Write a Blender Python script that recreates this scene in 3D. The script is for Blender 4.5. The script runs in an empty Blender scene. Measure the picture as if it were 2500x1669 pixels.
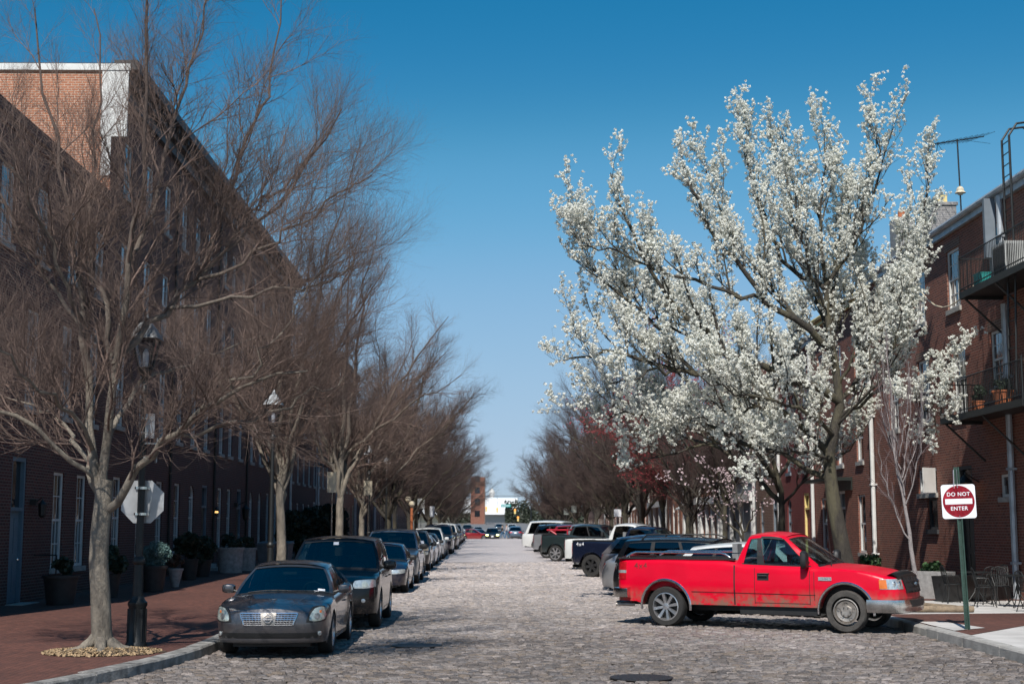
import bpy, bmesh, math, random
import numpy as np
from mathutils import Vector
R_ = math.radians
S = bpy.context.scene
COL = S.collection
# ------------------------------------------------------------------ camera
cam = bpy.data.cameras.new('camera'); camo = bpy.data.objects.new('camera', cam); COL.objects.link(camo)
camo.location = (0, 0, 2.2)
camo.rotation_euler = (R_(90 + 7.43), 0, R_(-0.8))
cam.lens = 50; cam.sensor_width = 36; cam.clip_end = 5000; cam.clip_start = .1
cam.dof.use_dof = True; cam.dof.focus_distance = 27; cam.dof.aperture_fstop = 2.4
S.camera = camo
# ------------------------------------------------------------------ sky and sun
SUN = Vector((-0.2, -0.9, 1.0)).normalized()
W = bpy.data.worlds.new('World'); S.world = W; W.use_nodes = True
nt = W.node_tree; nt.nodes.clear()
sky = nt.nodes.new('ShaderNodeTexSky'); sky.sky_type = 'NISHITA'; sky.sun_disc = False
sky.sun_elevation = math.asin(SUN.z); sky.sun_rotation = math.atan2(SUN.x, SUN.y)
sky.altitude = 0; sky.air_density = 1.0; sky.dust_density = 0.2; sky.ozone_density = 9.0
hs = nt.nodes.new('ShaderNodeHueSaturation'); hs.inputs['Hue'].default_value = .495; hs.inputs['Saturation'].default_value = 1.2; hs.inputs['Value'].default_value = 1.05
bg = nt.nodes.new('ShaderNodeBackground'); bg.inputs['Strength'].default_value = 0.15
wo = nt.nodes.new('ShaderNodeOutputWorld')
gm_ = nt.nodes.new('ShaderNodeGamma'); gm_.inputs[1].default_value = .7
nt.links.new(sky.outputs[0], gm_.inputs[0]); nt.links.new(gm_.outputs[0], hs.inputs['Color']); v1 = nt.nodes.new('ShaderNodeVectorMath'); v1.operation = 'SCALE'; v1.inputs[3].default_value = .166; v2 = nt.nodes.new('ShaderNodeVectorMath'); v2.operation = 'SCALE'; v2.inputs[3].default_value = 1 / .166
cv = nt.nodes.new('ShaderNodeRGBCurve')   # grade of the sky light, the same in every direction
for ci, pts in enumerate((((0, 0), (.10, .012), (.153, .115), (.24, .28), (.42, .40), (.6, .45), (1, .6)), ((0, 0), (.27, .215), (.352, .38), (.479, .50), (.66, .57), (.75, .585), (1, .66)), ((0, 0), (.53, .485), (.624, .655), (.753, .74), (.82, .745), (1, .78)))):
    c_ = cv.mapping.curves[ci]; c_.points[0].location = pts[0]; c_.points[1].location = pts[-1]
    for q in pts[1:-1]: c_.points.new(*q)
cv.mapping.update()
nt.links.new(hs.outputs[0], v1.inputs[0]); nt.links.new(v1.outputs[0], cv.inputs['Color']); nt.links.new(cv.outputs[0], v2.inputs[0]); nt.links.new(v2.outputs[0], bg.inputs['Color']); nt.links.new(bg.outputs[0], wo.inputs[0])
sl = bpy.data.lights.new('sun', 'SUN'); sl.energy = 5.0; sl.angle = R_(.55); sl.color = (1, .955, .89)
so = bpy.data.objects.new('sun', sl); COL.objects.link(so); so.rotation_euler = SUN.to_track_quat('Z', 'Y').to_euler()
S.view_settings.view_transform = 'Standard'; S.view_settings.look = 'None'
S.view_settings.exposure = 0.15; S.view_settings.gamma = 1
S.cycles.max_bounces = 8; S.cycles.transparent_max_bounces = 24; S.cycles.use_denoising = True
# ------------------------------------------------------------------ ground height (street climbs to a crest, dips, climbs again)
def gz(y):
    return float(np.interp(y, [-60, 0, 148, 165, 200, 240, 330, 640, 3000], [-.4, 0, .98, .93, .35, .25, 1.6, 5.0, 5.2]))
# ------------------------------------------------------------------ mesh helpers
class MB:
    def __init__(s): s.v = []; s.f = []
    def add(s, vs, fs):
        o = len(s.v); s.v += [tuple(p) for p in vs]; s.f += [tuple(i + o for i in f) for f in fs]; return s
    def box(s, x0, x1, y0, y1, z0, z1):
        if x0 > x1: x0, x1 = x1, x0
        if y0 > y1: y0, y1 = y1, y0
        v = [(x, y, z) for z in (z0, z1) for y in (y0, y1) for x in (x0, x1)]
        return s.add(v, [(0, 2, 3, 1), (4, 5, 7, 6), (0, 1, 5, 4), (2, 6, 7, 3), (0, 4, 6, 2), (1, 3, 7, 5)])
    def hexa(s, v):  # 8 points, bottom ring then top ring, ccw
        return s.add(v, [(3, 2, 1, 0), (4, 5, 6, 7), (0, 1, 5, 4), (1, 2, 6, 5), (2, 3, 7, 6), (3, 0, 4, 7)])
    def tube(s, pts, r, n=8, cap=True):
        pts = [Vector(p) for p in pts]; m = len(pts)
        if not hasattr(r, '__len__'): r = [r] * m
        o = len(s.v); pu = None
        for i, p in enumerate(pts):
            t = (pts[min(i + 1, m - 1)] - pts[max(i - 1, 0)])
            t = t.normalized() if t.length > 1e-9 else Vector((0, 0, 1))
            if pu is None:
                u = t.cross(Vector((0, 0, 1)) if abs(t.z) < .9 else Vector((1, 0, 0))).normalized()
            else:
                u = (pu - t * pu.dot(t)).normalized()
            pu = u; w = t.cross(u)
            for k in range(n):
                a = 2 * math.pi * k / n
                s.v.append(tuple(p + (u * math.cos(a) + w * math.sin(a)) * r[i]))
        for i in range(m - 1):
            for k in range(n):
                a, b = o + i * n + k, o + i * n + (k + 1) % n
                s.f.append((a, b, b + n, a + n))
        if cap:
            s.f.append(tuple(range(o + n - 1, o - 1, -1))); s.f.append(tuple(range(o + (m - 1) * n, o + m * n)))
        return s
    def lathe(s, prof, n=16, c=(0, 0, 0), axis='z', ang=0, cap=True):
        o = len(s.v)
        for (r, h) in prof:
            for k in range(n):
                a = 2 * math.pi * k / n + ang; x, y = r * math.cos(a), r * math.sin(a)
                p = (x, y, h) if axis == 'z' else ((x, h, y) if axis == 'y' else (h, x, y))
                s.v.append((p[0] + c[0], p[1] + c[1], p[2] + c[2]))
        for i in range(len(prof) - 1):
            for k in range(n):
                a, b = o + i * n + k, o + i * n + (k + 1) % n
                s.f.append((a, b, b + n, a + n))
        m = len(prof)
        if cap:
            s.f.append(tuple(range(o + n - 1, o - 1, -1))); s.f.append(tuple(range(o + (m - 1) * n, o + m * n)))
        return s
    def ball(s, c, r, n=10, sq=(1, 1, 1)):
        m = n // 2 + 1; pr = []
        o = len(s.v)
        for i in range(m + 1):
            t = math.pi * i / m - math.pi / 2
            for k in range(n):
                a = 2 * math.pi * k / n
                s.v.append((c[0] + r * sq[0] * math.cos(t) * math.cos(a), c[1] + r * sq[1] * math.cos(t) * math.sin(a), c[2] + r * sq[2] * math.sin(t)))
        for i in range(m):
            for k in range(n):
                a, b = o + i * n + k, o + i * n + (k + 1) % n
                s.f.append((a, b, b + n, a + n))
        return s
    def build(s, name, mat, parent=None, smooth=None, loc=None):
        me = bpy.data.meshes.new(name); me.from_pydata(s.v, [], s.f); me.update()
        bm = bmesh.new(); bm.from_mesh(me); bmesh.ops.remove_doubles(bm, verts=bm.verts, dist=1e-5)
        bmesh.ops.recalc_face_normals(bm, faces=bm.faces); bm.to_mesh(me); bm.free()
        if smooth is not None:
            me.shade_smooth(); me.set_sharp_from_angle(angle=R_(smooth))
        me.materials.append(mat)
        o = bpy.data.objects.new(name, me); COL.objects.link(o)
        if parent: o.parent = parent
        if loc: o.location = loc
        return o
def np_mesh(name, V, F, mat, parent=None, smooth=False):
    """V (n,3) float, F (m,k) int : fast mesh with equal sized faces"""
    me = bpy.data.meshes.new(name); V = np.asarray(V, np.float32); F = np.asarray(F, np.int32)
    m, k = F.shape
    me.vertices.add(len(V)); me.vertices.foreach_set('co', V.ravel())
    me.loops.add(m * k); me.loops.foreach_set('vertex_index', F.ravel())
    me.polygons.add(m); me.polygons.foreach_set('loop_start', np.arange(0, m * k, k, dtype=np.int32))
    me.polygons.foreach_set('loop_total', np.full(m, k, np.int32))
    if smooth: me.polygons.foreach_set('use_smooth', np.ones(m, bool))
    me.update(calc_edges=True); me.materials.append(mat)
    o = bpy.data.objects.new(name, me); COL.objects.link(o)
    if parent: o.parent = parent
    return o
def tag(o, label=None, cat=None, group=None, kind=None):
    if label: o['label'] = label
    if cat: o['category'] = cat
    if group: o['group'] = group
    if kind: o['kind'] = kind
    return o
def thing(name, label, cat, loc=(0, 0, 0), rz=0, group=None):
    o = bpy.data.objects.new(name, None); COL.objects.link(o); o.location = loc; o.rotation_euler = (0, 0, rz)
    o.empty_display_size = .3
    return tag(o, label, cat, group)
def kids(o): return [c for c in bpy.data.objects if c.parent == o]
def copy_tree(o, parent=None):
    c = o.copy(); COL.objects.link(c); c.parent = parent
    for k in CH.get(o.name, None) or kids(o): copy_tree(k, c)
    return c
CH = {}
def text_mesh(name, txt, size, mat, parent, loc, rot, ext=.001, spacing=1.0, bold=0.0):
    cu = bpy.data.curves.new('lettering', 'FONT'); cu.body = txt; cu.size = size; cu.extrude = ext
    cu.align_x = 'CENTER'; cu.align_y = 'CENTER'; cu.space_character = spacing; cu.offset = bold
    t = bpy.data.objects.new('lettering', cu)
    me = bpy.data.meshes.new_from_object(t); bpy.data.objects.remove(t); bpy.data.curves.remove(cu)
    me.materials.clear(); me.materials.append(mat)
    o = bpy.data.objects.new(name, me); COL.objects.link(o); o.parent = parent; o.location = loc; o.rotation_euler = rot
    return o
# ------------------------------------------------------------------ materials
def nodes(name):
    m = bpy.data.materials.new(name); m.use_nodes = True
    t = m.node_tree; return m, t, t.nodes['Principled BSDF'], t.nodes.new, t.links.new
def tc(t, new, link, scale=(1, 1, 1), out='Object'):
    c = new('ShaderNodeTexCoord'); mp = new('ShaderNodeMapping'); mp.inputs['Scale'].default_value = scale
    link(c.outputs[out], mp.inputs['Vector']); return mp.outputs[0]
def mix(new, link, fac, a, b, bt='MIX'):
    n = new('ShaderNodeMix'); n.data_type = 'RGBA'; n.blend_type = bt
    for s_, v in ((n.inputs[0], fac), (n.inputs[6], a), (n.inputs[7], b)):
        if hasattr(v, 'is_output'): link(v, s_)
        elif isinstance(v, (int, float)): s_.default_value = v
        else: s_.default_value = (*v[:3], 1)
    return n.outputs[2]
def noise(new, link, vec, scale, detail=4, rough=.55, lo=.3, hi=.7):
    n = new('ShaderNodeTexNoise'); n.inputs['Scale'].default_value = scale; n.inputs['Detail'].default_value = detail
    n.inputs['Roughness'].default_value = rough; link(vec, n.inputs['Vector'])
    r = new('ShaderNodeMapRange'); r.inputs[1].default_value = lo; r.inputs[2].default_value = hi
    link(n.outputs[0], r.inputs[0]); return r.outputs[0]
def math_(new, link, op, a, b=0.0):
    n = new('ShaderNodeMath'); n.operation = op
    for i, v in enumerate((a, b)):
        if hasattr(v, 'is_output'): link(v, n.inputs[i])
        else: n.inputs[i].default_value = v
    return n.outputs[0]
def bump(new, link, bsdf, h, dist=.01, strength=1.0, prev=None):
    b = new('ShaderNodeBump'); b.inputs['Distance'].default_value = dist; b.inputs['Strength'].default_value = strength
    link(h, b.inputs['Height']); link(b.outputs[0], bsdf.inputs['Normal']); return b
def plain(name, c, rough=.6, metal=0.0, var=.25, vs=3.0, bs=60.0, bd=.0008, coat=0.0, emis=None):
    m, t, b, new, link = nodes(name); v = tc(t, new, link)
    n = noise(new, link, v, vs)
    c2 = tuple(max(0, x * (1 - var)) for x in c); c1 = tuple(min(1, x * (1 + var * .6)) for x in c)
    link(mix(new, link, n, c2, c1), b.inputs['Base Color'])
    b.inputs['Roughness'].default_value = rough; b.inputs['Metallic'].default_value = metal
    b.inputs['Coat Weight'].default_value = coat; b.inputs['Coat Roughness'].default_value = .06
    if bd: bump(new, link, b, noise(new, link, v, bs, 3), bd)
    if emis: b.inputs['Emission Color'].default_value = (*emis[0], 1); b.inputs['Emission Strength'].default_value = emis[1]
    return m
def paint(name, c, metal=.3, rough=.35, dirt=0.0, dirt_top=.8):
    m, t, b, new, link = nodes(name); v = tc(t, new, link)
    col = mix(new, link, noise(new, link, v, 1.7, 3), tuple(x * .92 for x in c), tuple(min(1, x * 1.06) for x in c))
    # road dust near the sills, dull film elsewhere
    sp = new('ShaderNodeSeparateXYZ'); link(v, sp.inputs[0])
    low = new('ShaderNodeMapRange'); low.inputs[1].default_value = dirt_top; low.inputs[2].default_value = .35
    link(sp.outputs[2], low.inputs[0])
    d = math_(new, link, 'MULTIPLY', low.outputs[0], noise(new, link, v, 5.5, 6, .7, .38, .62))
    d = math_(new, link, 'MULTIPLY', d, .1 + dirt)
    d = math_(new, link, 'MINIMUM', d, .9)
    link(mix(new, link, d, col, (.17, .12, .085)), b.inputs['Base Color'])
    b.inputs['Metallic'].default_value = metal
    b.inputs['Coat Weight'].default_value = .9 if dirt < .4 else .12; b.inputs['Coat Roughness'].default_value = .05
    r = math_(new, link, 'ADD', math_(new, link, 'MULTIPLY', d, .4), rough); link(r, b.inputs['Roughness'])
    bump(new, link, b, noise(new, link, v, 2.2, 2), .004, .5)
    return m
def brick(name, c1, c2, mortar, bw=.215, bh=.075, ms=.011, dark=.35, stain=.5, seed=0.0):
    m, t, b, new, link = nodes(name); c = new('ShaderNodeTexCoord'); sp = new('ShaderNodeSeparateXYZ'); link(c.outputs['Object'], sp.inputs[0])
    u = math_(new, link, 'ADD', sp.outputs[0], sp.outputs[1])
    cb = new('ShaderNodeCombineXYZ'); link(math_(new, link, 'ADD', u, seed), cb.inputs[0]); link(sp.outputs[2], cb.inputs[1])
    bt = new('ShaderNodeTexBrick'); link(cb.outputs[0], bt.inputs['Vector'])
    for k, vv in (('Scale', 1), ('Brick Width', bw), ('Row Height', bh), ('Mortar Size', ms), ('Mortar Smooth', .2), ('Bias', -.1)): bt.inputs[k].default_value = vv
    bt.inputs['Color1'].default_value = (*c1, 1); bt.inputs['Color2'].default_value = (*c2, 1); bt.inputs['Mortar'].default_value = (*mortar, 1)
    o = c.outputs['Object']
    col = mix(new, link, noise(new, link, o, .55, 5, .6, .35, .7), bt.outputs['Color'], tuple(x * (1 - dark) for x in c1), 'MIX')
    f2 = math_(new, link, 'MULTIPLY', noise(new, link, o, .5, 6, .65, .45, .75), stain)
    col = mix(new, link, f2, bt.outputs['Color'], col)
    n3 = noise(new, link, cb.outputs[0], 9, 3, .6, .2, .8)
    col = mix(new, link, math_(new, link, 'MULTIPLY', n3, .35), col, tuple(x * .45 for x in c2))
    link(col, b.inputs['Base Color']); b.inputs['Roughness'].default_value = .88
    h = math_(new, link, 'SUBTRACT', math_(new, link, 'MULTIPLY', noise(new, link, o, 30, 3), .3), bt.outputs['Fac'])
    bump(new, link, b, h, .008); return m
def glass(name, tint=(.5, .62, .6), dark=.5, rough=.02):
    m, t, b, new, link = nodes(name); t.nodes.remove(b)
    o = t.nodes['Material Output']; tr = new('ShaderNodeBsdfTransparent'); gl = new('ShaderNodeBsdfGlossy'); fr = new('ShaderNodeFresnel')
    tr.inputs[0].default_value = (*[x * dark for x in tint], 1); gl.inputs['Roughness'].default_value = rough; gl.inputs[0].default_value = (.95, .97, 1, 1)
    fr.inputs[0].default_value = 1.5
    f = math_(new, link, 'MINIMUM', math_(new, link, 'ADD', math_(new, link, 'MULTIPLY', fr.outputs[0], 1.3), .03), 1.0)
    mx = new('ShaderNodeMixShader'); link(f, mx.inputs[0]); link(tr.outputs[0], mx.inputs[1]); link(gl.outputs[0], mx.inputs[2]); link(mx.outputs[0], o.inputs[0])
    return m
M = {}
M['black'] = plain('black_paint', (.012, .013, .014), .35, .0, .2, 4, 80, .0006, .3)
M['iron'] = plain('wrought_iron', (.010, .011, .011), .5, .0, .3, 6, 50, .001)
M['rubber'] = plain('tyre_rubber', (.022, .021, .02), .8, 0, .35, 5, 60, .002)
M['rubberd'] = plain('dusty_tyre_rubber', (.06, .055, .05), .85, 0, .5, 6, 60, .003)
M['chrome'] = plain('chrome', (.75, .76, .78), .12, 1, .1, 5, 20, .0003)
M['dullchrome'] = plain('weathered_chrome', (.68, .66, .63), .2, 1, .35, 5, 30, .001)
M['alloy'] = plain('alloy_wheel', (.55, .55, .56), .3, .85, .2, 6, 30, .0004)
M['steel'] = plain('dirty_steel_wheel', (.36, .33, .3), .45, .6, .4, 7, 30, .001)
M['darkplas'] = plain('dark_plastic', (.015, .015, .016), .5, 0, .2, 8, 90, .0008)
M['cabin'] = plain('cabin_trim', (.03, .032, .035), .8, 0, .2, 5, 60, .001)
M['seat'] = plain('seat_fabric', (.20, .205, .21), .9, 0, .25, 8, 90, .002)
M['glass'] = glass('car_glass', (.6, .8, .8), .66)
M['privacy'] = glass('privacy_glass', (.4, .5, .52), .18)
M['lens'] = plain('headlamp_lens', (.62, .66, .66), .12, .55, .35, 14, 30, .002, 1.0)
M['lensold'] = plain('aged_headlamp_lens', (.48, .52, .47), .2, .3, .4, 9, 30, .002, 1.0)
M['amber'] = plain('amber_lens', (.65, .16, .02), .2, 0, .2, 14, 40, .001, 1.0)
M['redlens'] = plain('red_lens', (.42, .008, .015), .18, 0, .35, 20, 40, .001, 1.0)
M['brightwhite'] = plain('bright_white_cladding', (.88, .89, .9), .5, 0, .05, 2, 10, .001)
M['white'] = plain('white_trim', (.62, .62, .6), .55, 0, .15, 2, 40, .001)
M['signwhite'] = plain('sign_white', (.74, .75, .78), .4, 0, .05, 3, 40, .0002)
M['signred'] = plain('sign_red', (.42, .012, .03), .4, 0, .1, 3, 40, .0002)
M['signback'] = plain('bare_aluminium', (.42, .43, .44), .38, .55, .25, 3, 20, .0006)
M['postgreen'] = plain('green_post', (.03, .065, .05), .5, .2, .35, 8, 60, .001)
M['granite'] = plain('granite_kerb', (.26, .25, .235), .85, 0, .7, 4, 35, .006)
M['granitel'] = plain('concrete_kerb', (.36, .345, .32), .85, 0, .3, 4, 35, .004)
M['concrete'] = plain('concrete', (.50, .48, .455), .85, 0, .22, 1.3, 40, .002)
M['darkgran'] = plain('dark_granite', (.2, .2, .2), .7, 0, .3, 30, 60, .002)
M['terra'] = plain('terracotta', (.42, .13, .05), .8, 0, .25, 8, 40, .002)
M['darkpot'] = plain('dark_pot', (.03, .026, .024), .7, 0, .3, 6, 40, .002)
M['stonepot'] = plain('stone_pot', (.32, .31, .30), .8, 0, .3, 8, 40, .004)
M['wood'] = plain('weathered_log', (.24, .18, .12), .85, 0, .4, 9, 30, .006)
M['bin'] = plain('grey_bin', (.14, .15, .16), .6, 0, .2, 4, 40, .001)
M['ac'] = plain('unit_casing', (.42, .43, .42), .55, .1, .2, 4, 40, .001)
M['teal'] = plain('teal_plastic', (.02, .3, .28), .5)
M['green'] = plain('green_plastic', (.01, .16, .05), .4)
M['pane'] = plain('window_pane', (.012, .016, .02), .06, 0, .3, 1, 2, .003, .5)
M['paleglass'] = plain('window_pane_with_blind', (.2, .22, .24), .12, 0, .5, 1.5, 2, .003, .5)
M['doorblue'] = plain('dusty_blue_door', (.10, .16, .2), .55, 0, .15)
M['doordark'] = plain('dark_door', (.02, .025, .022), .4, 0, .2)
M['yellow'] = plain('yellow_trim', (.70, .55, .22), .6, 0, .15)
M['cream'] = plain('cream_trim', (.60, .52, .38), .6, 0, .2)
M['maroon'] = plain('maroon_paint', (.17, .03, .028), .6, 0, .2)
M['greentrim'] = plain('green_trim', (.05, .16, .11), .5, 0, .2)
M['greyblue'] = plain('grey_blue_paint', (.15, .18, .21), .6, 0, .2)
M['gutter'] = plain('pale_gutter', (.40, .43, .46), .45, .3, .25, 3)
M['cornice'] = plain('dark_cornice', (.035, .036, .038), .6, 0, .3)
M['roof'] = plain('roofing', (.05, .05, .052), .9, 0, .3)
M['bulb'] = plain('lit_lamp_glass', (.9, .6, .3), .4, 0, .1, 3, 20, 0, 0, ((1, .55, .18), 1.6))
M['headlit'] = plain('lit_headlamp', (.9, .9, .6), .3, 0, .1, 3, 20, 0, 0, ((.9, 1, .35), 3.0))
M['orangelit'] = plain('lit_amber_signal', (.9, .3, .05), .4, 0, .1, 3, 20, 0, 0, ((1, .3, .04), 1.2))
M['lampglass'] = glass('lantern_glass', (.8, .82, .85), .8, .15)
M['skin'] = plain('skin', (.45, .28, .2), .6, 0, .1)
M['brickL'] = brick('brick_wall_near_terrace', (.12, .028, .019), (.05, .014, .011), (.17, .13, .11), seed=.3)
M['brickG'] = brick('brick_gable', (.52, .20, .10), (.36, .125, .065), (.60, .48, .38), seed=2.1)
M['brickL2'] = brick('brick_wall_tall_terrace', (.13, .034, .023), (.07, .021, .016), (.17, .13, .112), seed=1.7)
M['brickR'] = brick('brick_wall_corner_house', (.28, .082, .048), (.13, .04, .027), (.31, .2, .15), seed=4.2)
M['brickO'] = brick('orange_brick', (.42, .15, .07), (.30, .09, .05), (.42, .33, .26), seed=5.9)
M['brickM'] = brick('maroon_painted_brick', (.20, .035, .03), (.15, .03, .027), (.16, .035, .03), seed=3.9)
M['brickB'] = brick('brown_brick', (.21, .10, .065), (.13, .06, .045), (.3, .25, .2), seed=7.7)
M['brickgrey'] = brick('sooty_grey_brick', (.27, .26, .26), (.13, .125, .13), (.42, .4, .38), seed=8.8)
def ground_mat(name, bw, bh, ms, c1, c2, mortar, dist, rot=0.0, bd=.01, big=.3, wav=.02, rough=.75, spec=.5):
    m, t, b, new, link = nodes(name); c = new('ShaderNodeTexCoord'); o = c.outputs['Object']
    mp = new('ShaderNodeMapping'); mp.inputs['Rotation'].default_value = (0, 0, rot); link(o, mp.inputs[0])
    nz = new('ShaderNodeTexNoise'); nz.inputs['Scale'].default_value = 1.6; nz.inputs['Detail'].default_value = 3; link(mp.outputs[0], nz.inputs['Vector'])
    vs = new('ShaderNodeVectorMath'); vs.operation = 'SCALE'; vs.inputs[3].default_value = wav; link(nz.outputs['Color'], vs.inputs[0])
    va = new('ShaderNodeVectorMath'); va.operation = 'ADD'; link(mp.outputs[0], va.inputs[0]); link(vs.outputs[0], va.inputs[1])
    sx = new('ShaderNodeSeparateXYZ'); link(va.outputs[0], sx.inputs[0])
    row = math_(new, link, 'FLOOR', math_(new, link, 'DIVIDE', sx.outputs[1], bh)); wnz = new('ShaderNodeTexWhiteNoise'); wnz.noise_dimensions = '1D'; link(row, wnz.inputs['W'])
    cx = new('ShaderNodeCombineXYZ'); link(math_(new, link, 'ADD', math_(new, link, 'MULTIPLY', sx.outputs[0], 1.0), math_(new, link, 'MULTIPLY', wnz.outputs[0], bw * 7.3)), cx.inputs[0]); link(sx.outputs[1], cx.inputs[1])
    bt = new('ShaderNodeTexBrick'); link(cx.outputs[0], bt.inputs['Vector']); bt.offset = 0
    for k, vv in (('Scale', 1), ('Brick Width', bw), ('Row Height', bh), ('Mortar Size', ms), ('Mortar Smooth', .6), ('Bias', 0.0)): bt.inputs[k].default_value = vv
    bt.inputs['Color1'].default_value = (*c1, 1); bt.inputs['Color2'].default_value = (*c2, 1); bt.inputs['Mortar'].default_value = (*mortar, 1)
    # stone to stone variation stretched along the courses
    st = new('ShaderNodeMapping'); st.inputs['Scale'].default_value = (1 / bw * .9, 1 / bh * .9, 1); link(cx.outputs[0], st.inputs[0])
    wn = noise(new, link, st.outputs[0], 1.0, 2, .6, .3, .7)
    col = mix(new, link, wn, mix(new, link, .5, bt.outputs['Color'], c1), bt.outputs['Color'])
    vary = noise(new, link, st.outputs[0], .8, 3, .7, .35, .65)
    col = mix(new, link, math_(new, link, 'MULTIPLY', vary, .5), col, tuple(x * .42 for x in c2))
    col = mix(new, link, math_(new, link, 'MULTIPLY', noise(new, link, o, .35, 5, .6, .4, .7), big), col, tuple(x * .55 for x in c2))
    fine = noise(new, link, o, 40, 4, .7, .3, .7)
    col = mix(new, link, math_(new, link, 'MULTIPLY', fine, .35), col, tuple(min(1, x * 1.25) for x in c1))
    link(col, b.inputs['Base Color']); b.inputs['Roughness'].default_value = rough; b.inputs['Specular IOR Level'].default_value = spec
    h = math_(new, link, 'SUBTRACT', math_(new, link, 'ADD', math_(new, link, 'MULTIPLY', wn, .8), math_(new, link, 'MULTIPLY', fine, .25)), bt.outputs['Fac'])
    bump(new, link, b, h, bd); return m
M['cobble'] = ground_mat('granite_setts', .25, .13, .014, (.80, .72, .70), (.52, .46, .445), (.16, .15, .14), .02, 0, .04, .4, .05, .5)
M['pavebrick'] = ground_mat('brick_paving', .21, .105, .006, (.165, .062, .042), (.062, .028, .022), (.06, .04, .034), .01, 1.57, .008, .75, .01, .8)
# ------------------------------------------------------------------ setting: ground, road, pavements, kerbs
def strip(name, mat, ys, xf0, xf1, zoff, label=None, kind='structure', thick=0):
    m = MB(); 
    for i in range(len(ys) - 1):
        a, b = ys[i], ys[i + 1]
        m.add([(xf0(a), a, gz(a) + zoff), (xf1(a), a, gz(a) + zoff), (xf1(b), b, gz(b) + zoff), (xf0(b), b, gz(b) + zoff)], [(0, 1, 2, 3)])
    o = m.build(name, mat); tag(o, label, None, None, kind); return o
YS = [-50, -20, 0, 5, 10, 14, 16, 18, 20, 22, 24, 26, 28, 30.6, 34, 40, 60, 90, 120, 140, 148, 152, 158, 165, 180, 200, 220, 240, 285, 330, 400, 500, 640]
def kl(y): return -4.6 - (max(0, 24.5 - y) / 6.1) ** 2
def kr(y): return 8.2 + (max(0, 16 - y) / 5) ** 2
M['earth'] = plain('bare_ground', (.13, .12, .10), .9, 0, .3, .3, 5, .02)
strip('ground', M['earth'], YS + [900, 2500], lambda y: -900, lambda y: 900, -.06)
M['joint'] = plain('joint_sand', (.07, .063, .055), .95, 0, .6, 3, 60, .004)
RW0, RW1 = 15.0, 72.0
strip('road', M['cobble'], [72] + [y for y in YS if 72 < y <= 240], lambda y: kl(y), lambda y: kr(y), 0.0)
strip('crossing_road', M['cobble'], [-50, -20, 0, 5, 10, 11.9], lambda y: -60, lambda y: 60, 0.0)
strip('road_joints', M['joint'], [11.9] + [y for y in YS if 11.9 < y < 72] + [72], lambda y: kl(y), lambda y: kr(y), -.024)
def setts():
    rs = np.random.RandomState(77); y = RW0; V, F = [], []; n = 0; bh = .086
    tx = [(-1, -1), (1, -1), (1, 1), (-1, 1)]
    while y < RW1:
        x = kl(y) + .02; x1 = kr(y) - .02; hgt = bh * rs.uniform(.85, 1.25) * (1 if y < 50 else 1.5)
        ws = rs.uniform(.10, .23, 170); xs = x + np.concatenate([[0], np.cumsum(ws)]); k = int(np.searchsorted(xs, x1)) - 1
        cx = (xs[:k] + xs[1:k + 1]) / 2; hw = ws[:k] / 2 - rs.uniform(.004, .012, k); cy = y + hgt / 2 + .010 * np.sin(cx * .8 + y * .3) + rs.randn(k) * .004
        hh = hgt / 2 - rs.uniform(.004, .011, k); z = gz(y) + rs.uniform(-.008, .014, k); sx_, sy_ = rs.randn(k) * .015, rs.randn(k) * .10
        ok = np.ones(k, bool)
        for (mx, my, mr) in ((2.08, 20.15, .45), (-1.3, 25.2, .45)): ok &= np.hypot(cx - mx, cy - my) > mr + .03
        for i in np.nonzero(ok)[0]:
            for (q, dz) in ((1.0, -.03), (.97, -.011), (.72, 0.0)):
                for (a, b) in tx: V.append((cx[i] + a * hw[i] * q, cy[i] + b * hh[i] * q, z[i] + dz + (a * hw[i] * sx_[i] + b * hh[i] * sy_[i]) * 2))
            V.append((cx[i], cy[i], z[i] + .004))
            for r in (0, 4):
                for j in range(4): F.append((n + r + j, n + r + (j + 1) % 4, n + r + 4 + (j + 1) % 4, n + r + 4 + j))
            F.append((n + 8, n + 9, n + 10, n + 11)); n += 13
        y += hgt
    o = np_mesh('road_setts', np.array(V), np.array(F), M['sett'], None, True); tag(o, None, None, None, 'structure')
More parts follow.
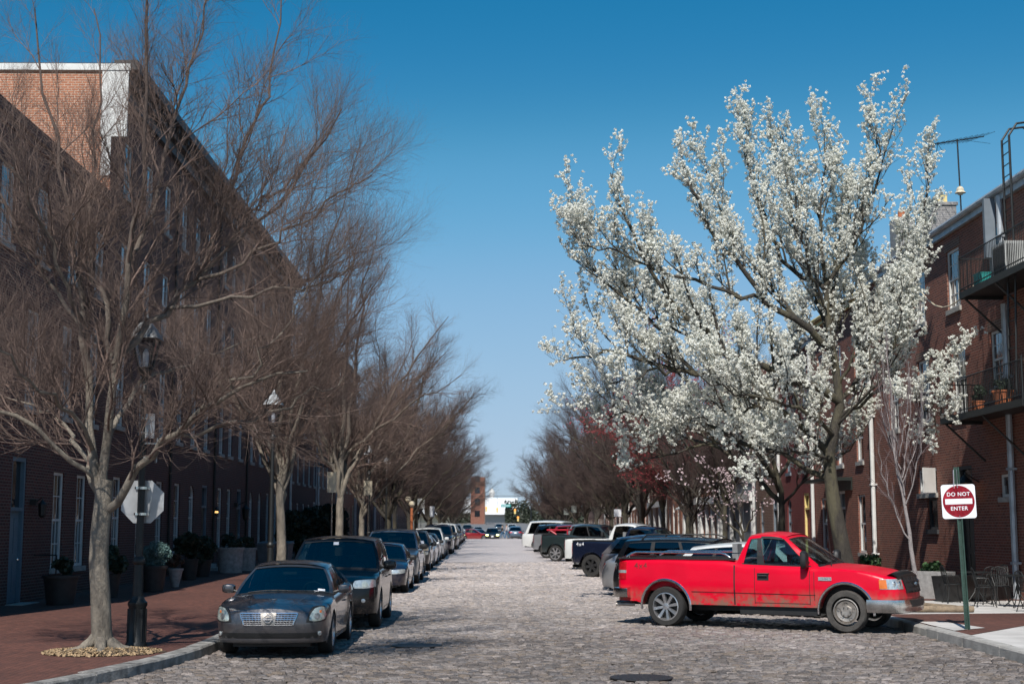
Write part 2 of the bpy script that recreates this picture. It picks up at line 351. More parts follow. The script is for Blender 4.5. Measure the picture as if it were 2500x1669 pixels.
def sett_mat():
    m, t, b, new, link = nodes('single_setts'); tuple_mul = lambda c: mix(new, link, 1.0, c, (.62, .60, .59), 'MULTIPLY'); g = new('ShaderNodeNewGeometry'); c = new('ShaderNodeTexCoord'); o = c.outputs['Object']
    rp = new('ShaderNodeValToRGB'); link(g.outputs['Random Per Island'], rp.inputs[0]); e = rp.color_ramp.elements
    e[0].position = 0; e[0].color = (.05, .05, .055, 1); e[1].position = 1; e[1].color = (.72, .64, .60, 1)
    for p, cl in ((.14, (.13, .12, .12)), (.32, (.25, .22, .21)), (.45, (.31, .24, .17)), (.6, (.36, .32, .30)), (.8, (.48, .43, .405)), (.9, (.24, .245, .26))): q = e.new(p); q.color = (*cl, 1)
    big = noise(new, link, o, .3, 5, .6, .35, .7); sp = new('ShaderNodeSeparateXYZ'); link(o, sp.inputs[0])
    mr = new('ShaderNodeMapRange'); mr.inputs[1].default_value = 48; mr.inputs[2].default_value = 22; link(sp.outputs[1], mr.inputs[0])
    near_dim = math_(new, link, 'ADD', math_(new, link, 'MULTIPLY', mr.outputs[0], .85), math_(new, link, 'MULTIPLY', big, .42))  # setts paler with distance: grazing light put into the colour, plus random dark patches
    col = mix(new, link, near_dim, mix(new, link, .5, rp.outputs[0], (.76, .67, .635)), mix(new, link, .4, tuple_mul(rp.outputs[0]), (.135, .11, .092)))
    col = mix(new, link, math_(new, link, 'MULTIPLY', noise(new, link, o, 28, 4, .7, .35, .7), .18), col, (.47, .40, .36))
    link(col, b.inputs['Base Color']); b.inputs['Roughness'].default_value = .55; bump(new, link, b, noise(new, link, o, 22, 5, .65), .02); return m
M['sett'] = sett_mat(); setts()
M['asphalt'] = plain('asphalt', (.16, .155, .155), .85, 0, .2, .8, 60, .004)
strip('far_road', M['asphalt'], [y for y in YS if y >= 240], lambda y: -9, lambda y: 12, 0.004)
YP = [y for y in YS if 14 <= y <= 330]
strip('left_pavement', M['pavebrick'], YP, lambda y: -24, lambda y: kl(y) - .2, .15)
def brick_lo(y): return kr(y) + .3
YR = [y for y in YS if 30.6 <= y <= 330]
def mesh_poly(name, mat, pts, zoff, kind='structure'):
    m = MB(); m.add([(x, y, gz(y) + zoff) for x, y in pts], [tuple(range(len(pts)))]); o = m.build(name, mat); tag(o, None, None, None, kind); return o
strip('right_pavement', M['concrete'], [y for y in YS if 14 <= y <= 36] + [36.01], lambda y: kr(y) + .2, lambda y: 30, .15)
strip('right_pavement_brick', M['pavebrick'], [36.0, 40, 60, 90, 120, 140, 148, 152, 158, 165, 180, 200, 220, 240, 285, 330], lambda y: kr(y) + .2, lambda y: 24, .154)
mesh_poly('corner_brick_paving', M['pavebrick'], [(8.42, 25.4), (10.6, 28.1), (13.4, 30.9), (13.4, 31.4), (8.42, 30.9)], .157)
rng = random.Random(5)
def kerb(name, mat, fx, y0, y1, w, side, seg=(1.3, 2.2), rough=.012):
    m = MB(); y = y0; r = random.Random(3)
    while y < y1:
        L = r.uniform(*seg) if y < 80 else 8; yb = min(y + L, y1)
        n = 3 if y < 60 else 1; dz = r.uniform(-.008, .008)
        for i in range(n):
            a = y + (yb - y) * i / n + (.006 if i == 0 else 0); b = y + (yb - y) * (i + 1) / n - (.006 if i == n - 1 else 0)
            ja, jb = (0, 0)
            v = []
            for yy in (a, b):
                x0 = fx(yy); x1 = x0 + side * w; c = side * .025
                v += [(x0 - side * r.uniform(0, rough), yy, gz(yy) - .05), (x0, yy, gz(yy) + .125 + dz), (x0 + c, yy, gz(yy) + .153 + dz), (x1, yy, gz(yy) + .156 + dz), (x1, yy, gz(yy) - .05)]
            m.add(v, [(0, 1, 6, 5), (1, 2, 7, 6), (2, 3, 8, 7), (3, 4, 9, 8), (0, 4, 3, 2, 1), (5, 6, 7, 8, 9)])
        y = yb
    o = m.build(name, mat); tag(o, None, None, None, 'structure'); return o
kerb('left_kerb', M['granite'], kl, 13, 300, .26, -1)
kerb('right_kerb', M['granitel'], kr, 13, 300, .22, 1)
m = MB()
for (a, b, c, d_) in ((27.2, 28.6, 8.45, 9.1),): m.add([(8.44, 26.3, gz(27) + .164), (9.25, 27.0, gz(27) + .164), (8.95, 28.6, gz(28.6) + .164), (8.44, 28.6, gz(28.6) + .164)], [(0, 1, 2, 3)])
tag(m.build('kerb_ramp_slab', M['concrete']), None, None, None, 'structure')
# manhole covers
M['castiron'] = plain('cast_iron', (.045, .042, .042), .55, .5, .4, 20, 60, .002)
for (x, y, lb) in ((2.08, 20.15, 'round cast iron manhole cover in the setts at the bottom of the street'), (-1.3, 25.2, 'round iron manhole cover in the setts beside the dark grey sedan')):
    t = thing('manhole_cover', lb, 'manhole cover', (x, y, gz(y)), 0, 'manhole covers in the street')
    m = MB(); m.lathe([(.44, 0), (.44, .012), (.40, .014)], 32); m.build('rim', M['castiron'], t)
    m = MB(); m.lathe([(.39, 0), (.39, .011), (0.001, .011)], 32)
    for i in range(-4, 5):
        h = math.sqrt(max(0, .36 ** 2 - (i * .075) ** 2)); m.box(i * .075 - .012, i * .075 + .012, -h, h, .01, .017)
    m.build('lid', M['castiron'], t)
# ------------------------------------------------------------------ windows and doors (local: outward = +x, width along y, bottom centre at origin)
WC = {}
def win_proto(w, h, arch, trim, pane, style):
    key = (round(w, 2), round(h, 2), arch, trim, pane, style)
    if key in WC: return WC[key]
    T = .075; D0, D1 = -.13, -.05
    m = MB(); hw = w / 2; hr = h - (hw if arch else 0)
    m.box(D0, D1, -hw, -hw + T, 0, hr); m.box(D0, D1, hw - T, hw, 0, hr); m.box(D0, D1, -hw + T, hw - T, 0, T)
    if arch:
        n = 10; P0 = []
        for i in range(n + 1):
            a = math.pi * i / n; c, s_ = math.cos(a), math.sin(a)
            P0.append((c, s_))
        for i in range(n):
            (c0, s0), (c1, s1) = P0[i], P0[i + 1]
            q = [(hw * c0, hr + hw * s0), (hw * c1, hr + hw * s1), ((hw - T) * c1, hr + (hw - T) * s1), ((hw - T) * c0, hr + (hw - T) * s0)]
            m.hexa([(D0, y, z) for y, z in q] + [(D1, y, z) for y, z in q])
        m.box(D0, D1 - .004, -hw + T, hw - T, hr - .03, hr + .03)
    else: m.box(D0, D1, -hw + T, hw - T, h - T, h)
    mid = h * .5
    if style == 'sash':
        m.box(D0 + .01, D1 - .015, -hw + T, hw - T, mid - .03, mid + .03)
        nx = 3 if w > .8 else 2
        for i in range(1, nx): y = -hw + T + (w - 2 * T) * i / nx; m.box(D0 + .02, D1 - .03, y - .012, y + .012, T, (hr if arch else h) - T)
        for zz in (mid * .5, mid * 1.5): m.box(D0 + .021, D1 - .031, -hw + T, hw - T, zz - .012, zz + .012)
    elif style == 'two': m.box(D0 + .01, D1 - .015, -hw + T, hw - T, mid - .03, mid + .03)
    o = m.build('window', M[trim])
    p = MB(); zt = h - T if not arch else h - T
    if arch:
        pts = [(-hw + T * .5, T * .5), (hw - T * .5, T * .5)] + [((hw - T * .5) * math.cos(math.pi * i / 10), hr + (hw - T * .5) * math.sin(math.pi * i / 10)) for i in range(11)]
        p.add([(-.1, y, z) for y, z in pts], [tuple(range(len(pts)))])
    else:
        # upper and lower sash glass sit at slightly different depths and tilts
        p.add([(-.085, -hw + T * .5, mid), (-.088, hw - T * .5, mid), (-.082, hw - T * .5, h - T * .5), (-.085, -hw + T * .5, h - T * .5)], [(0, 1, 2, 3)])
        p.add([(-.105, -hw + T * .5, T * .5), (-.101, hw - T * .5, T * .5), (-.106, hw - T * .5, mid), (-.103, -hw + T * .5, mid)], [(0, 1, 2, 3)])
    p.build('pane', M[pane], o)
    s_ = MB(); s_.box(-.12, .06, -hw - .06, hw + .06, -.14, -.002); s_.build('sill', M['granitel' if trim == 'white' else trim], o)
    WC[key] = [o, False]; return WC[key]
def door_proto(w, h, trim, leaf, arch=False):
    key = ('d', round(w, 2), round(h, 2), trim, leaf, arch)
    if key in WC: return WC[key]
    T = .1; hw = w / 2; dh = min(2.2, h - .5); m = MB()
    m.box(-.16, -.11, -hw + T, hw - T, 0, dh)
    for (a, b) in ((.12, .46), (.54, .93)):
        for sgn in (-1, 1):
            c = sgn * (hw - T) * .5; q = (hw - T) * .36
            m.box(-.11, -.098, c - q, c + q, dh * a, dh * b)
    o = m.build('door', M[leaf])
    f = MB(); f.box(-.17, -.02, -hw, -hw + T, 0, h - T); f.box(-.17, -.02, hw - T, hw, 0, h - T); f.box(-.17, -.02, -hw, hw, h - T, h); f.box(-.165, -.03, -hw + T, hw - T, dh, dh + .09)
    f.build('frame', M[trim], o)
    p = MB(); p.box(-.13, -.12, -hw + T, hw - T, dh + .09, h - T); p.build('transom', M['pane'], o)
    k = MB(); k.ball((-.07, hw - T - .09, dh * .47), .035, 8); k.box(-.1, -.07, hw - T - .1, hw - T - .08, dh * .47 - .01, dh * .47 + .01); k.build('handle', M['dullchrome'], o)
    s_ = MB(); s_.box(-.16, .42, -hw - .1, hw + .1, -.24, -.004); s_.box(.42, .7, -hw - .1, hw + .1, -.34, -.14); s_.build('step', M['granitel'], o)
    WC[key] = [o, False]; return WC[key]
def place(entry, parent, loc, rz):
    if not entry[1]: o = entry[0]; entry[1] = True
    else: o = copy_tree(entry[0])
    o.parent = parent; o.location = loc; o.rotation_euler = (0, 0, rz); return o
def building(name, label, X, side, y0, y1, h, depth, wall, ops, cor='dark', overhang=.35, group=None, roofmat='roof', gable=None, trim2=None, cat='house'):
    """side +1: stands right of the street, faces -x. ops: (y, z, w, h, kind, arch, trim, pane/leaf, style)"""
    ym = (y0 + y1) / 2; zb = gz(ym) + .15
    t = thing(name, label, cat, (X, ym, zb), 0, group)
    H = h - zb; L0, L1 = y0 - ym, y1 - ym; sx = side
    ys = sorted({L0, L1} | {round(o[0] - ym - o[2] / 2, 4) for o in ops} | {round(o[0] - ym + o[2] / 2, 4) for o in ops})
    zs = sorted({-.6, H} | {round(o[1] - zb, 4) for o in ops} | {round(o[1] - zb + o[3], 4) for o in ops})
    m = MB()
    def inside(y, z):
        return any(abs(y - (o[0] - ym)) < o[2] / 2 and 0 < z - (o[1] - zb) < o[3] for o in ops)
    for i in range(len(ys) - 1):
        for j in range(len(zs) - 1):
            if not inside((ys[i] + ys[i + 1]) / 2, (zs[j] + zs[j + 1]) / 2):
                m.add([(0, ys[i], zs[j]), (0, ys[i + 1], zs[j]), (0, ys[i + 1], zs[j + 1]), (0, ys[i], zs[j + 1])], [(0, 1, 2, 3)])
    RD = .2 * sx
    for o in ops:
        a, b, c, d = o[0] - ym - o[2] / 2, o[0] - ym + o[2] / 2, o[1] - zb, o[1] - zb + o[3]
        m.add([(0, a, c), (RD, a, c), (RD, a, d), (0, a, d)], [(0, 1, 2, 3)]); m.add([(0, b, c), (RD, b, c), (RD, b, d), (0, b, d)], [(0, 1, 2, 3)])
        m.add([(0, a, d), (RD, a, d), (RD, b, d), (0, b, d)], [(0, 1, 2, 3)]); m.add([(0, a, c), (RD, a, c), (RD, b, c), (0, b, c)], [(0, 1, 2, 3)])
        m.add([(RD, a, c), (RD, b, c), (RD, b, d), (RD, a, d)], [(0, 1, 2, 3)])
        if o[5]:  # arched head filled with brick
            hw = o[2] / 2; cy = (a + b) / 2; sp = d - hw; n = 10
            for sg in (-1, 1):
                for i in range(n // 2):
                    a0 = math.pi / 2 * i / (n // 2); a1 = math.pi / 2 * (i + 1) / (n // 2)
                    p0 = (cy + sg * hw * math.cos(a0), sp + hw * math.sin(a0)); p1 = (cy + sg * hw * math.cos(a1), sp + hw * math.sin(a1))
                    q0 = (cy + sg * hw, p0[1]); q1 = (cy + sg * hw, p1[1])
                    m.add([(0.0, p0[0], p0[1]), (0.0, q0[0], q0[1]), (0.0, q1[0], q1[1]), (0.0, p1[0], p1[1])], [(0, 1, 2, 3)])
                    m.add([(0, p0[0], p0[1]), (0, p1[0], p1[1]), (RD, p1[0], p1[1]), (RD, p0[0], p0[1])], [(0, 1, 2, 3)])
    D = depth * sx
    for yy in (L0, L1): m.add([(0, yy, -.6), (D, yy, -.6), (D, yy, H), (0, yy, H)], [(0, 1, 2, 3)])
    m.add([(D, L0, -.6), (D, L1, -.6), (D, L1, H), (D, L0, H)], [(0, 1, 2, 3)])
    if gable:
        for yy in (L0, L1): m.add([(0, yy, H), (D, yy, H), (D * .5, yy, H + gable)], [(0, 1, 2)])
    m.build('wall', wall if not isinstance(wall, str) else M[wall], t)
    r = MB(); ov = overhang
    if gable:
        e = .12
        for (xa, xb) in ((-ov * sx, D * .5), (D + ov * sx, D * .5)):
            za = H - ov * gable / (abs(D) * .5)
            r.hexa([(xa, L0 - e, za), (xb, L0 - e, H + gable), (xb, L1 + e, H + gable), (xa, L1 + e, za), (xa, L0 - e, za + .1), (xb, L0 - e, H + gable + .1), (xb, L1 + e, H + gable + .1), (xa, L1 + e, za + .1)])
    else: r.box(.02 * sx, D, L0, L1, H + .003, H + .12)
    r.build('roof', M[roofmat], t)
    c = MB()
    if cor == 'dark':
        c.box(.01 * sx, -ov * sx, L0 - .05, L1 + .05, H - .1, H + .2); c.box(-.002 * sx, -ov * .55 * sx, L0 - .03, L1 + .03, H - .38, H - .1); c.box(-.002 * sx, -ov * .25 * sx, L0, L1, H - .75, H - .38)
        y = L0 + .3
        while y < L1: c.box(-ov * .25 * sx, -ov * .85 * sx, y, y + .12, H - .3, H - .1); y += .75
        c.build('cornice', M[trim2 or 'cornice'], t)
    elif cor == 'gutter':
        c.box(-.003 * sx, -.12 * sx, L0, L1, H - .28, H - .05)
        c.tube([(-.18 * sx, L0, H - .03), (-.18 * sx, L1, H - .03)], .085, 8)
        c.build('gutter', M[trim2 or 'gutter'], t, 40)
    elif cor == 'brick':
        c.box(-.003 * sx, -.1 * sx, L0, L1, H - .2, H + .1); c.box(-.003 * sx, -.05 * sx, L0, L1, H - .4, H - .2); c.build('cornice', M[trim2 or 'brickL'], t)
    rz = math.pi if side > 0 else 0
    for o in ops:
        if o[4] == 'none': continue
        if o[4] == 'door': place(door_proto(o[2], o[3], o[6], o[7], o[5]), t, (0, o[0] - ym, o[1] - zb), rz)
        else: place(win_proto(o[2], o[3], o[5], o[6], o[7], o[8]), t, (0, o[0] - ym, o[1] - zb), rz)
    return t, H, ym, zb
def Wn(y, z, w, h, arch=False, trim='white', pane='pane', style='sash'): return (y, z, w, h, 'win', arch, trim, pane, style)
def Dr(y, z, w, h, arch=False, trim='white', leaf='doordark'): return (y, z, w, h, 'door', arch, trim, leaf, '')
LX, RX = -11.5, 13.5
# ---- left near terrace
ops = [Dr(34.9, .4, 1.05, 3.5, False, 'doorblue', 'doorblue'), Wn(38.1, 1.15, .95, 2.5), Wn(40.2, 1.15, .95, 2.5), Wn(30.5, 1.15, .95, 2.4), Wn(27.5, 1.15, .95, 2.4),
       Wn(35.5, 5.15, .95, 2.45), Wn(41.0, 5.15, .9, 2.8, True), Wn(38.4, 5.15, .95, 2.45), Wn(32.2, 5.15, .95, 2.45), Wn(28.8, 5.15, .95, 2.45),
       Wn(33.2, 8.9, .95, 1.9), Wn(35.9, 8.9, .95, 1.9), Wn(38.6, 8.9, .95, 1.9), Wn(41.2, 8.9, .95, 1.9), Wn(30.3, 8.9, .95, 1.9), Wn(27.6, 8.9, .95, 1.9)]
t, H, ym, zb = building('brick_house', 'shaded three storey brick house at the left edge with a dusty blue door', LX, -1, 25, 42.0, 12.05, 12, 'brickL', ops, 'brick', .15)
m = MB(); m.box(.01, .16, 35.75 - ym, 35.9 - ym, 2.75 - zb, 2.9 - zb); m.tube([(.16, 35.82 - ym, 2.85 - zb), (.3, 35.82 - ym, 2.95 - zb), (.3, 35.82 - ym, 2.86 - zb)], .015, 6)
m.lathe([(.05, 2.45 - zb), (.09, 2.5 - zb), (.11, 2.78 - zb), (.02, 2.88 - zb)], 8, (.3, 35.82 - ym, 0)); m.build('wall_lamp', M['iron'], t)
m = MB()
for k in range(6): m.tube([(.62, 36.1 - ym, .25 + .16 * 0), (.62, 36.1 - ym, 1.15)], .018, 6); break
m.tube([(.62, 36.1 - ym, 1.15), (.05, 36.1 - ym, 1.15)], .018, 6); m.build('handrail', M['iron'], t)
# ---- left tall terrace
ops = []; yy = 45.6; k = 0
for yy, kind in ((44.0, 'w'), (46.9, 'w'), (49.6, 'w'), (52.4, 'w'), (54.9, 'a'), (57.4, 'd'), (60.6, 'w'), (62.7, 'w'), (65.2, 'd'), (68.4, 'a'), (71.0, 'a'), (73.5, 'w'), (76.2, 'w'), (78.6, 'd')):
    g = gz(yy) + .15
    if kind == 'd': ops.append(Dr(yy, g + .25, 1.1, 3.1, False, 'greyblue', 'doordark'))
    else: ops.append(Wn(yy, g + .8, .95, 2.5, kind == 'a'))
    ops += [Wn(yy, 5.3, .95, 2.3), Wn(yy, 8.9, .95, 2.1), Wn(yy, 12.5, .95, 1.7)]
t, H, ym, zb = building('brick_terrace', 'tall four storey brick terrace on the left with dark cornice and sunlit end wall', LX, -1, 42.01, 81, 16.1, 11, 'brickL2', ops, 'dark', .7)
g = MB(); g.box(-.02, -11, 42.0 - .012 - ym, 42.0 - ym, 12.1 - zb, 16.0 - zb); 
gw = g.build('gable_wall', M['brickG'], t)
m = MB(); m.box(.45, -.35, 41.93 - ym, 41.985 - ym, 13.9 - zb, 15.95 - zb); m.box(-.02, -.3, 41.935 - ym, 41.984 - ym, 12.7 - zb, 13.9 - zb); m.box(.5, -11, 41.9 - ym, 41.985 - ym, 15.96 - zb, 16.16 - zb); m.build('painted_end_trim', M['white'], t)
for yl in (50.9, 59.0, 66.8, 74.8):
    m = MB(); m.tube([(.07, yl - ym, 0), (.07, yl - ym, H - .4)], .05, 8); m.build('drainpipe', M['iron'], t, 40)
m = MB()
m.box(.01, .14, 64.0 - ym, 64.2 - ym, 3.1 - zb, 3.3 - zb); m.tube([(.14, 64.1 - ym, 3.2 - zb), (.5, 64.1 - ym, 3.35 - zb), (.5, 64.1 - ym, 3.2 - zb)], .02, 6)
m.lathe([(.05, 2.5 - zb), (.12, 2.6 - zb), (.17, 3.0 - zb), (.2, 3.02 - zb), (.02, 3.2 - zb)], 8, (.5, 64.1 - ym, 0)); m.build('wall_lamp', M['iron'], t)
m = MB(); m.box(.01, .1, 59.15 - ym, 59.25 - ym, 3.0 - zb, 3.1 - zb); m.lathe([(.04, 2.7 - zb), (.07, 2.75 - zb), (.08, 2.95 - zb), (.02, 3.05 - zb)], 8, (.14, 59.2 - ym, 0)); wl = m.build('wall_lamp', M['iron'], t)
m = MB(); m.ball((.14, 59.2 - ym, 2.84 - zb), .086, 8); m.build('bulb', M['bulb'], wl)
# ---- further left houses, generated from a table of kinds
def row_ops(y0, y1, floors, g, arch=False, trim='white', leaf='doordark', r=None, door=True, top=2.9):
    ops = []; n = max(2, int((y1 - y0) / 2.4)); st = (y1 - y0) / n; dk = r.randrange(n) if door else -1
    for i in range(n):
        yy = y0 + st * (i + .5)
        if i == dk: ops.append(Dr(yy, g + .2, 1.05, 2.9, False, trim, leaf))
        else: ops.append(Wn(yy, g + .8, min(1.0, st * .5), 2.1, arch, trim, r.choice(['pane', 'pane', 'paleglass']), 'two'))
        for f in range(1, floors): ops.append(Wn(yy, g + .9 + top * f + .3, min(.95, st * .5), 1.75, False, trim, r.choice(['pane', 'pane', 'paleglass']), 'two'))
    return ops
rr = random.Random(11)
leftrow = [(81, 94, 10.2, 3, 'brickL2', 'white', 'doordark', 'low dark brick house past the tall terrace with a small pale chimney'),
           (94, 106, 9.6, 3, 'brickB', 'white', 'greyblue', 'brown brick house on the left behind the bare trees, with white pipes'),
           (106, 120, 14.2, 4, 'brickO', 'cream', 'doordark', 'orange brick house whose sunlit side wall shows through the left trees'),
           (120, 140, 10.5, 3, 'brickL', 'greyblue', 'doorblue', 'brick house with blue painted front far down the left side'),
           (140, 165, 11.6, 3, 'brickL2', 'white', 'doordark', 'dull brick row house near the crest on the left'),
           (165, 200, 10.5, 3, 'brickB', 'white', 'doordark', 'farthest low brown brick row on the left beyond the crest')]
for (a, b, h, fl, wm, tr, lf, lb) in leftrow:
    g = gz((a + b) / 2) + .15
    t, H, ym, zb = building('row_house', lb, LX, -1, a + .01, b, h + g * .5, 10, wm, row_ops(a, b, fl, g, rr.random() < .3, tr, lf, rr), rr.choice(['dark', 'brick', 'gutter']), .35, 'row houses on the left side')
    m = MB(); m.box(-1.2, -1.9, -1.2, -.2, H + .1, H + 1.3); ch = m.build('chimney', M['brickO'] if a < 90 else M[wm], t)
    m = MB(); m.box(-1.15, -1.95, -1.25, -.15, H + 1.3, H + 1.42); m.build('chimney_cap', M['cream'], ch)
    m = MB(); m.tube([(.07, a + .3 - ym, 0), (.07, a + .3 - ym, H - .3)], .06, 8); m.build('drainpipe', M['white'], t, 40)
    m = MB(); m.tube([(.07, b - .9 - ym, 0), (.07, b - .9 - ym, H - .3)], .05, 8); m.build('drainpipe', M['gutter'], t, 40)
# ---- right corner building
g = .4
ops = [Wn(40.9, 8.55, 1.15, 1.75), Wn(44.2, 8.55, 1.15, 1.75), Wn(47.5, 8.55, 1.15, 1.75), Wn(37.4, 8.55, 1.15, 1.75), Wn(34.1, 8.55, 1.15, 1.75), Wn(31, 8.55, 1.15, 1.75),
       Wn(40.7, 5.45, 1.15, 2.05), Wn(44.1, 5.45, 1.15, 1.95), Wn(47.5, 5.45, 1.15, 1.95), Wn(37.5, 5.9, 1.15, 1.55), Wn(34.1, 5.45, 1.15, 1.95),
       Wn(37.3, 3.0, .95, .6, False, 'white', 'pane', 'plain'), Wn(44.1, 3.25, 1.9, .75, False, 'white', 'pane', 'plain'), Wn(43.7, 2.15, 1.0, .95, False, 'cornice', 'pane', 'plain'),
       Dr(40.6, .45, 1.25, 3.5, False, 'cornice', 'doordark'), Wn(33.5, 1.4, 1.1, 2.0)]
t, H, ym, zb = building('corner_building', 'three storey brown brick corner building with iron balconies behind the do not enter sign', RX, 1, 30, 50.2, 11.05, 11, 'brickR', ops, 'gutter', .2, None, cat='building')
corner = t
def loc(x, y, z): return (x - RX, y - ym, z - zb)
m = MB(); a = loc(14.6, 46.2, 11.1); m.box(a[0], a[0] + .85, a[1], a[1] + 1.1, a[2], a[2] + 1.75); ch = m.build('chimney', M['brickgrey'], t)
m = MB(); m.box(a[0] - .05, a[0] + .9, a[1] - .05, a[1] + 1.15, a[2] + 1.75, a[2] + 1.85); m.build('chimney_cap', M['brickgrey'], ch)
m = MB(); m.box(a[0] + .25, a[0] + .62, a[1] + .2, a[1] + .6, a[2] + 1.85, a[2] + 2.15); m.build('chimney_pot', M['yellow'], ch)
m = MB(); A = loc(14.95, 44.2, 11.1); m.tube([A, (A[0] - .05, A[1], A[2] + 3.45)], .025, 6)
tp = Vector((A[0] - .05, A[1], A[2] + 3.4)); bd = Vector((.9, .35, .22)).normalized()
m.tube([tp - bd * 1.0, tp + bd * 1.1], .02, 5)
side_ = Vector((-.36, .93, 0)).normalized()
for i in range(11):
    c = tp + bd * (-.95 + i * .19); ln = .25 + .045 * i; m.tube([c - side_ * ln, c + side_ * ln], .007, 4)
for s_ in (-1, 1): m.tube([tp - bd * .8, tp - bd * .75 + Vector((0, s_ * .3, -.32))], .01, 4)
m.tube([tp + bd * .2, tp + bd * 1.5 + Vector((0, .3, -.2))], .006, 4)
an = m.build('antenna', M['iron'], t)
m = MB(); m.ball((A[0] - .02, A[1], A[2] + 1.75), .13, 8, (1, 1, 1.2)); m.lathe([(.18, A[2] + 1.68), (.02, A[2] + 1.85)], 8, (A[0] - .02, A[1], 0)); m.build('amplifier', M['cream'], an)
m = MB(); p0 = loc(13.3, 45.4, 11.0); p1 = loc(13.15, 38.2, 8.75)
pts = [tuple(p0[i] + (p1[i] - p0[i]) * k / 10 + (0, 0, -1.1 * math.sin(math.pi * k / 10))[i] for i in range(3)) for k in range(11)]
m.tube(pts, .02, 6); m.build('cable', M['cream'], t)
for (yl, z0, z1, mt) in ((50.0, .3, 10.8, 'white'), (36.6, .3, 8.0, 'gutter'), (36.6, 8.8, 10.9, 'gutter')):
    m = MB(); q0 = loc(13.38, yl, z0); q1 = loc(13.38, yl, z1); m.tube([q0, q1], .085 if mt == 'gutter' else .075, 8)
    zz = z0 + 1
    while zz < z1: q = loc(13.38, yl, zz); m.box(q[0] - .1, q[0] + .12, q[1] - .1, q[1] + .1, q[2] - .03, q[2] + .03); zz += 2.4
    m.build('drainpipe', M[mt], t, 40)
# open shutter beside the ground floor window, door lantern
m = MB(); q = loc(13.5, 43.2, 3.25)
m.hexa([(q[0] - .02, q[1], q[2]), (q[0] - .5, q[1] - .35, q[2]), (q[0] - .52, q[1] - .32, q[2]), (q[0] - .02, q[1] + .04, q[2]), (q[0] - .02, q[1], q[2] + .75), (q[0] - .5, q[1] - .35, q[2] + .75), (q[0] - .52, q[1] - .32, q[2] + .75), (q[0] - .02, q[1] + .04, q[2] + .75)])
m.build('shutter', M['white'], t)
m = MB(); q = loc(13.1, 39.4, 3.35); m.tube([(q[0] + .4, q[1], q[2] + .1), (q[0], q[1], q[2] + .35), (q[0], q[1], q[2] + .25)], .02, 6)
m.lathe([(.26, q[2] + .06), (.12, q[2] + .2), (.03, q[2] + .3)], 10, (q[0], q[1], 0)); m.lathe([(.05, q[2] - .32), (.11, q[2] - .3), (.02, q[2] - .36)], 8, (q[0], q[1], 0))
for k in range(6):
    a_ = k * math.pi / 3; m.tube([(q[0] + .1 * math.cos(a_), q[1] + .1 * math.sin(a_), q[2] - .3), (q[0] + .2 * math.cos(a_), q[1] + .2 * math.sin(a_), q[2] + .06)], .01, 4)
wl = m.build('wall_lamp', M['iron'], t)
m = MB(); m.ball((q[0], q[1], q[2] - .1), .095, 8, (1, 1, 1.3)); m.build('bulb', M['bulb'], wl)
# brick soldier courses over windows
for o in ops:
    if o[4] == 'win' and o[1] > 5:
        m = MB(); q = loc(13.5, o[0], o[1] + o[3]); m.box(q[0] - .012, q[0] - .001, q[1] - o[2] / 2 - .12, q[1] + o[2] / 2 + .12, q[2] + .01, q[2] + .26); m.build('window_head', M['brickB'], t)
def balcony(y0, y1, z, out, nm='fire_balcony'):
    q = loc(13.5, 0, z); y0 -= ym; y1 -= ym; z = q[2]
    m = MB(); m.box(-out, -.005, y0, y1, z - .05, z); m.box(-out - .03, -out, y0, y1, z - .14, z + .03); m.box(-out, -.005, y0 - .03, y0, z - .14, z + .03); m.box(-out, -.005, y1, y1 + .03, z - .14, z + .03)
    b = m.build(nm, M['iron'], t)
    r = MB()
    for zz in (z + .12, z + .95): r.tube([(-.02, y1, zz), (-out, y1, zz), (-out, y0, zz), (-.02, y0, zz)], .016, 6)
    n = int((y1 - y0) / .11)
    for i in range(n + 1): yy = y0 + (y1 - y0) * i / n; r.tube([(-out, yy, z), (-out, yy, z + .95)], .008, 4)
    for i in range(int(out / .11)):
        for yy in (y0, y1): r.tube([(-.06 - i * .11, yy, z), (-.06 - i * .11, yy, z + .95)], .008, 4)
    for yy in (y0, y1): r.tube([(-out, yy, z), (-out, yy, z + 1.05)], .022, 6)
    r.build('railing', M['iron'], b)
    k = MB()
    for yy in (y0 + .1, (y0 + y1) / 2, y1 - .1): k.tube([(-out + .05, yy, z - .1), (-.01, yy, z - 1.15)], .03, 6)
    k.build('bracket', M['iron'], b); return b
balcony(32.8, 38.9, 5.15, 1.15); balcony(32.0, 36.9, 8.3, 1.15)
m = MB()
for s_ in (0, .5):
    pts = [loc(12.5, 33.6 + s_, 5.3), loc(12.6, 33.6 + s_, 8.3)]; m.tube(pts, .025, 6)
for k in range(9): m.tube([loc(12.5 + k * .011, 33.6, 5.5 + k * .33), loc(12.5 + k * .011, 34.1, 5.5 + k * .33)], .014, 5)
m.build('lower_ladder', M['iron'], t)
m = MB()
for s_ in (0, .5):
    pts = [loc(12.75, 34.0 + s_, z) for z in (8.4, 9.5, 10.4, 11.2, 11.8)] + [loc(12.95, 34.0 + s_, 12.1), loc(13.3, 34.0 + s_, 12.15), loc(13.6, 34.0 + s_, 11.9), loc(13.7, 34.0 + s_, 11.1)]
    m.tube(pts, .03, 6)
for k in range(12): m.tube([loc(12.75, 34.0, 8.6 + k * .28), loc(12.75, 34.5, 8.6 + k * .28)], .014, 5)
m.build('roof_ladder', M['iron'], t)
m = MB(); m.box(*[loc(13.4, 0, 0)[0], loc(13.1, 0, 0)[0]], 36.95 - ym, 37.1 - ym, 9.3 - zb, 10.9 - zb); m.build('leaning_board', M['greyblue'], t)
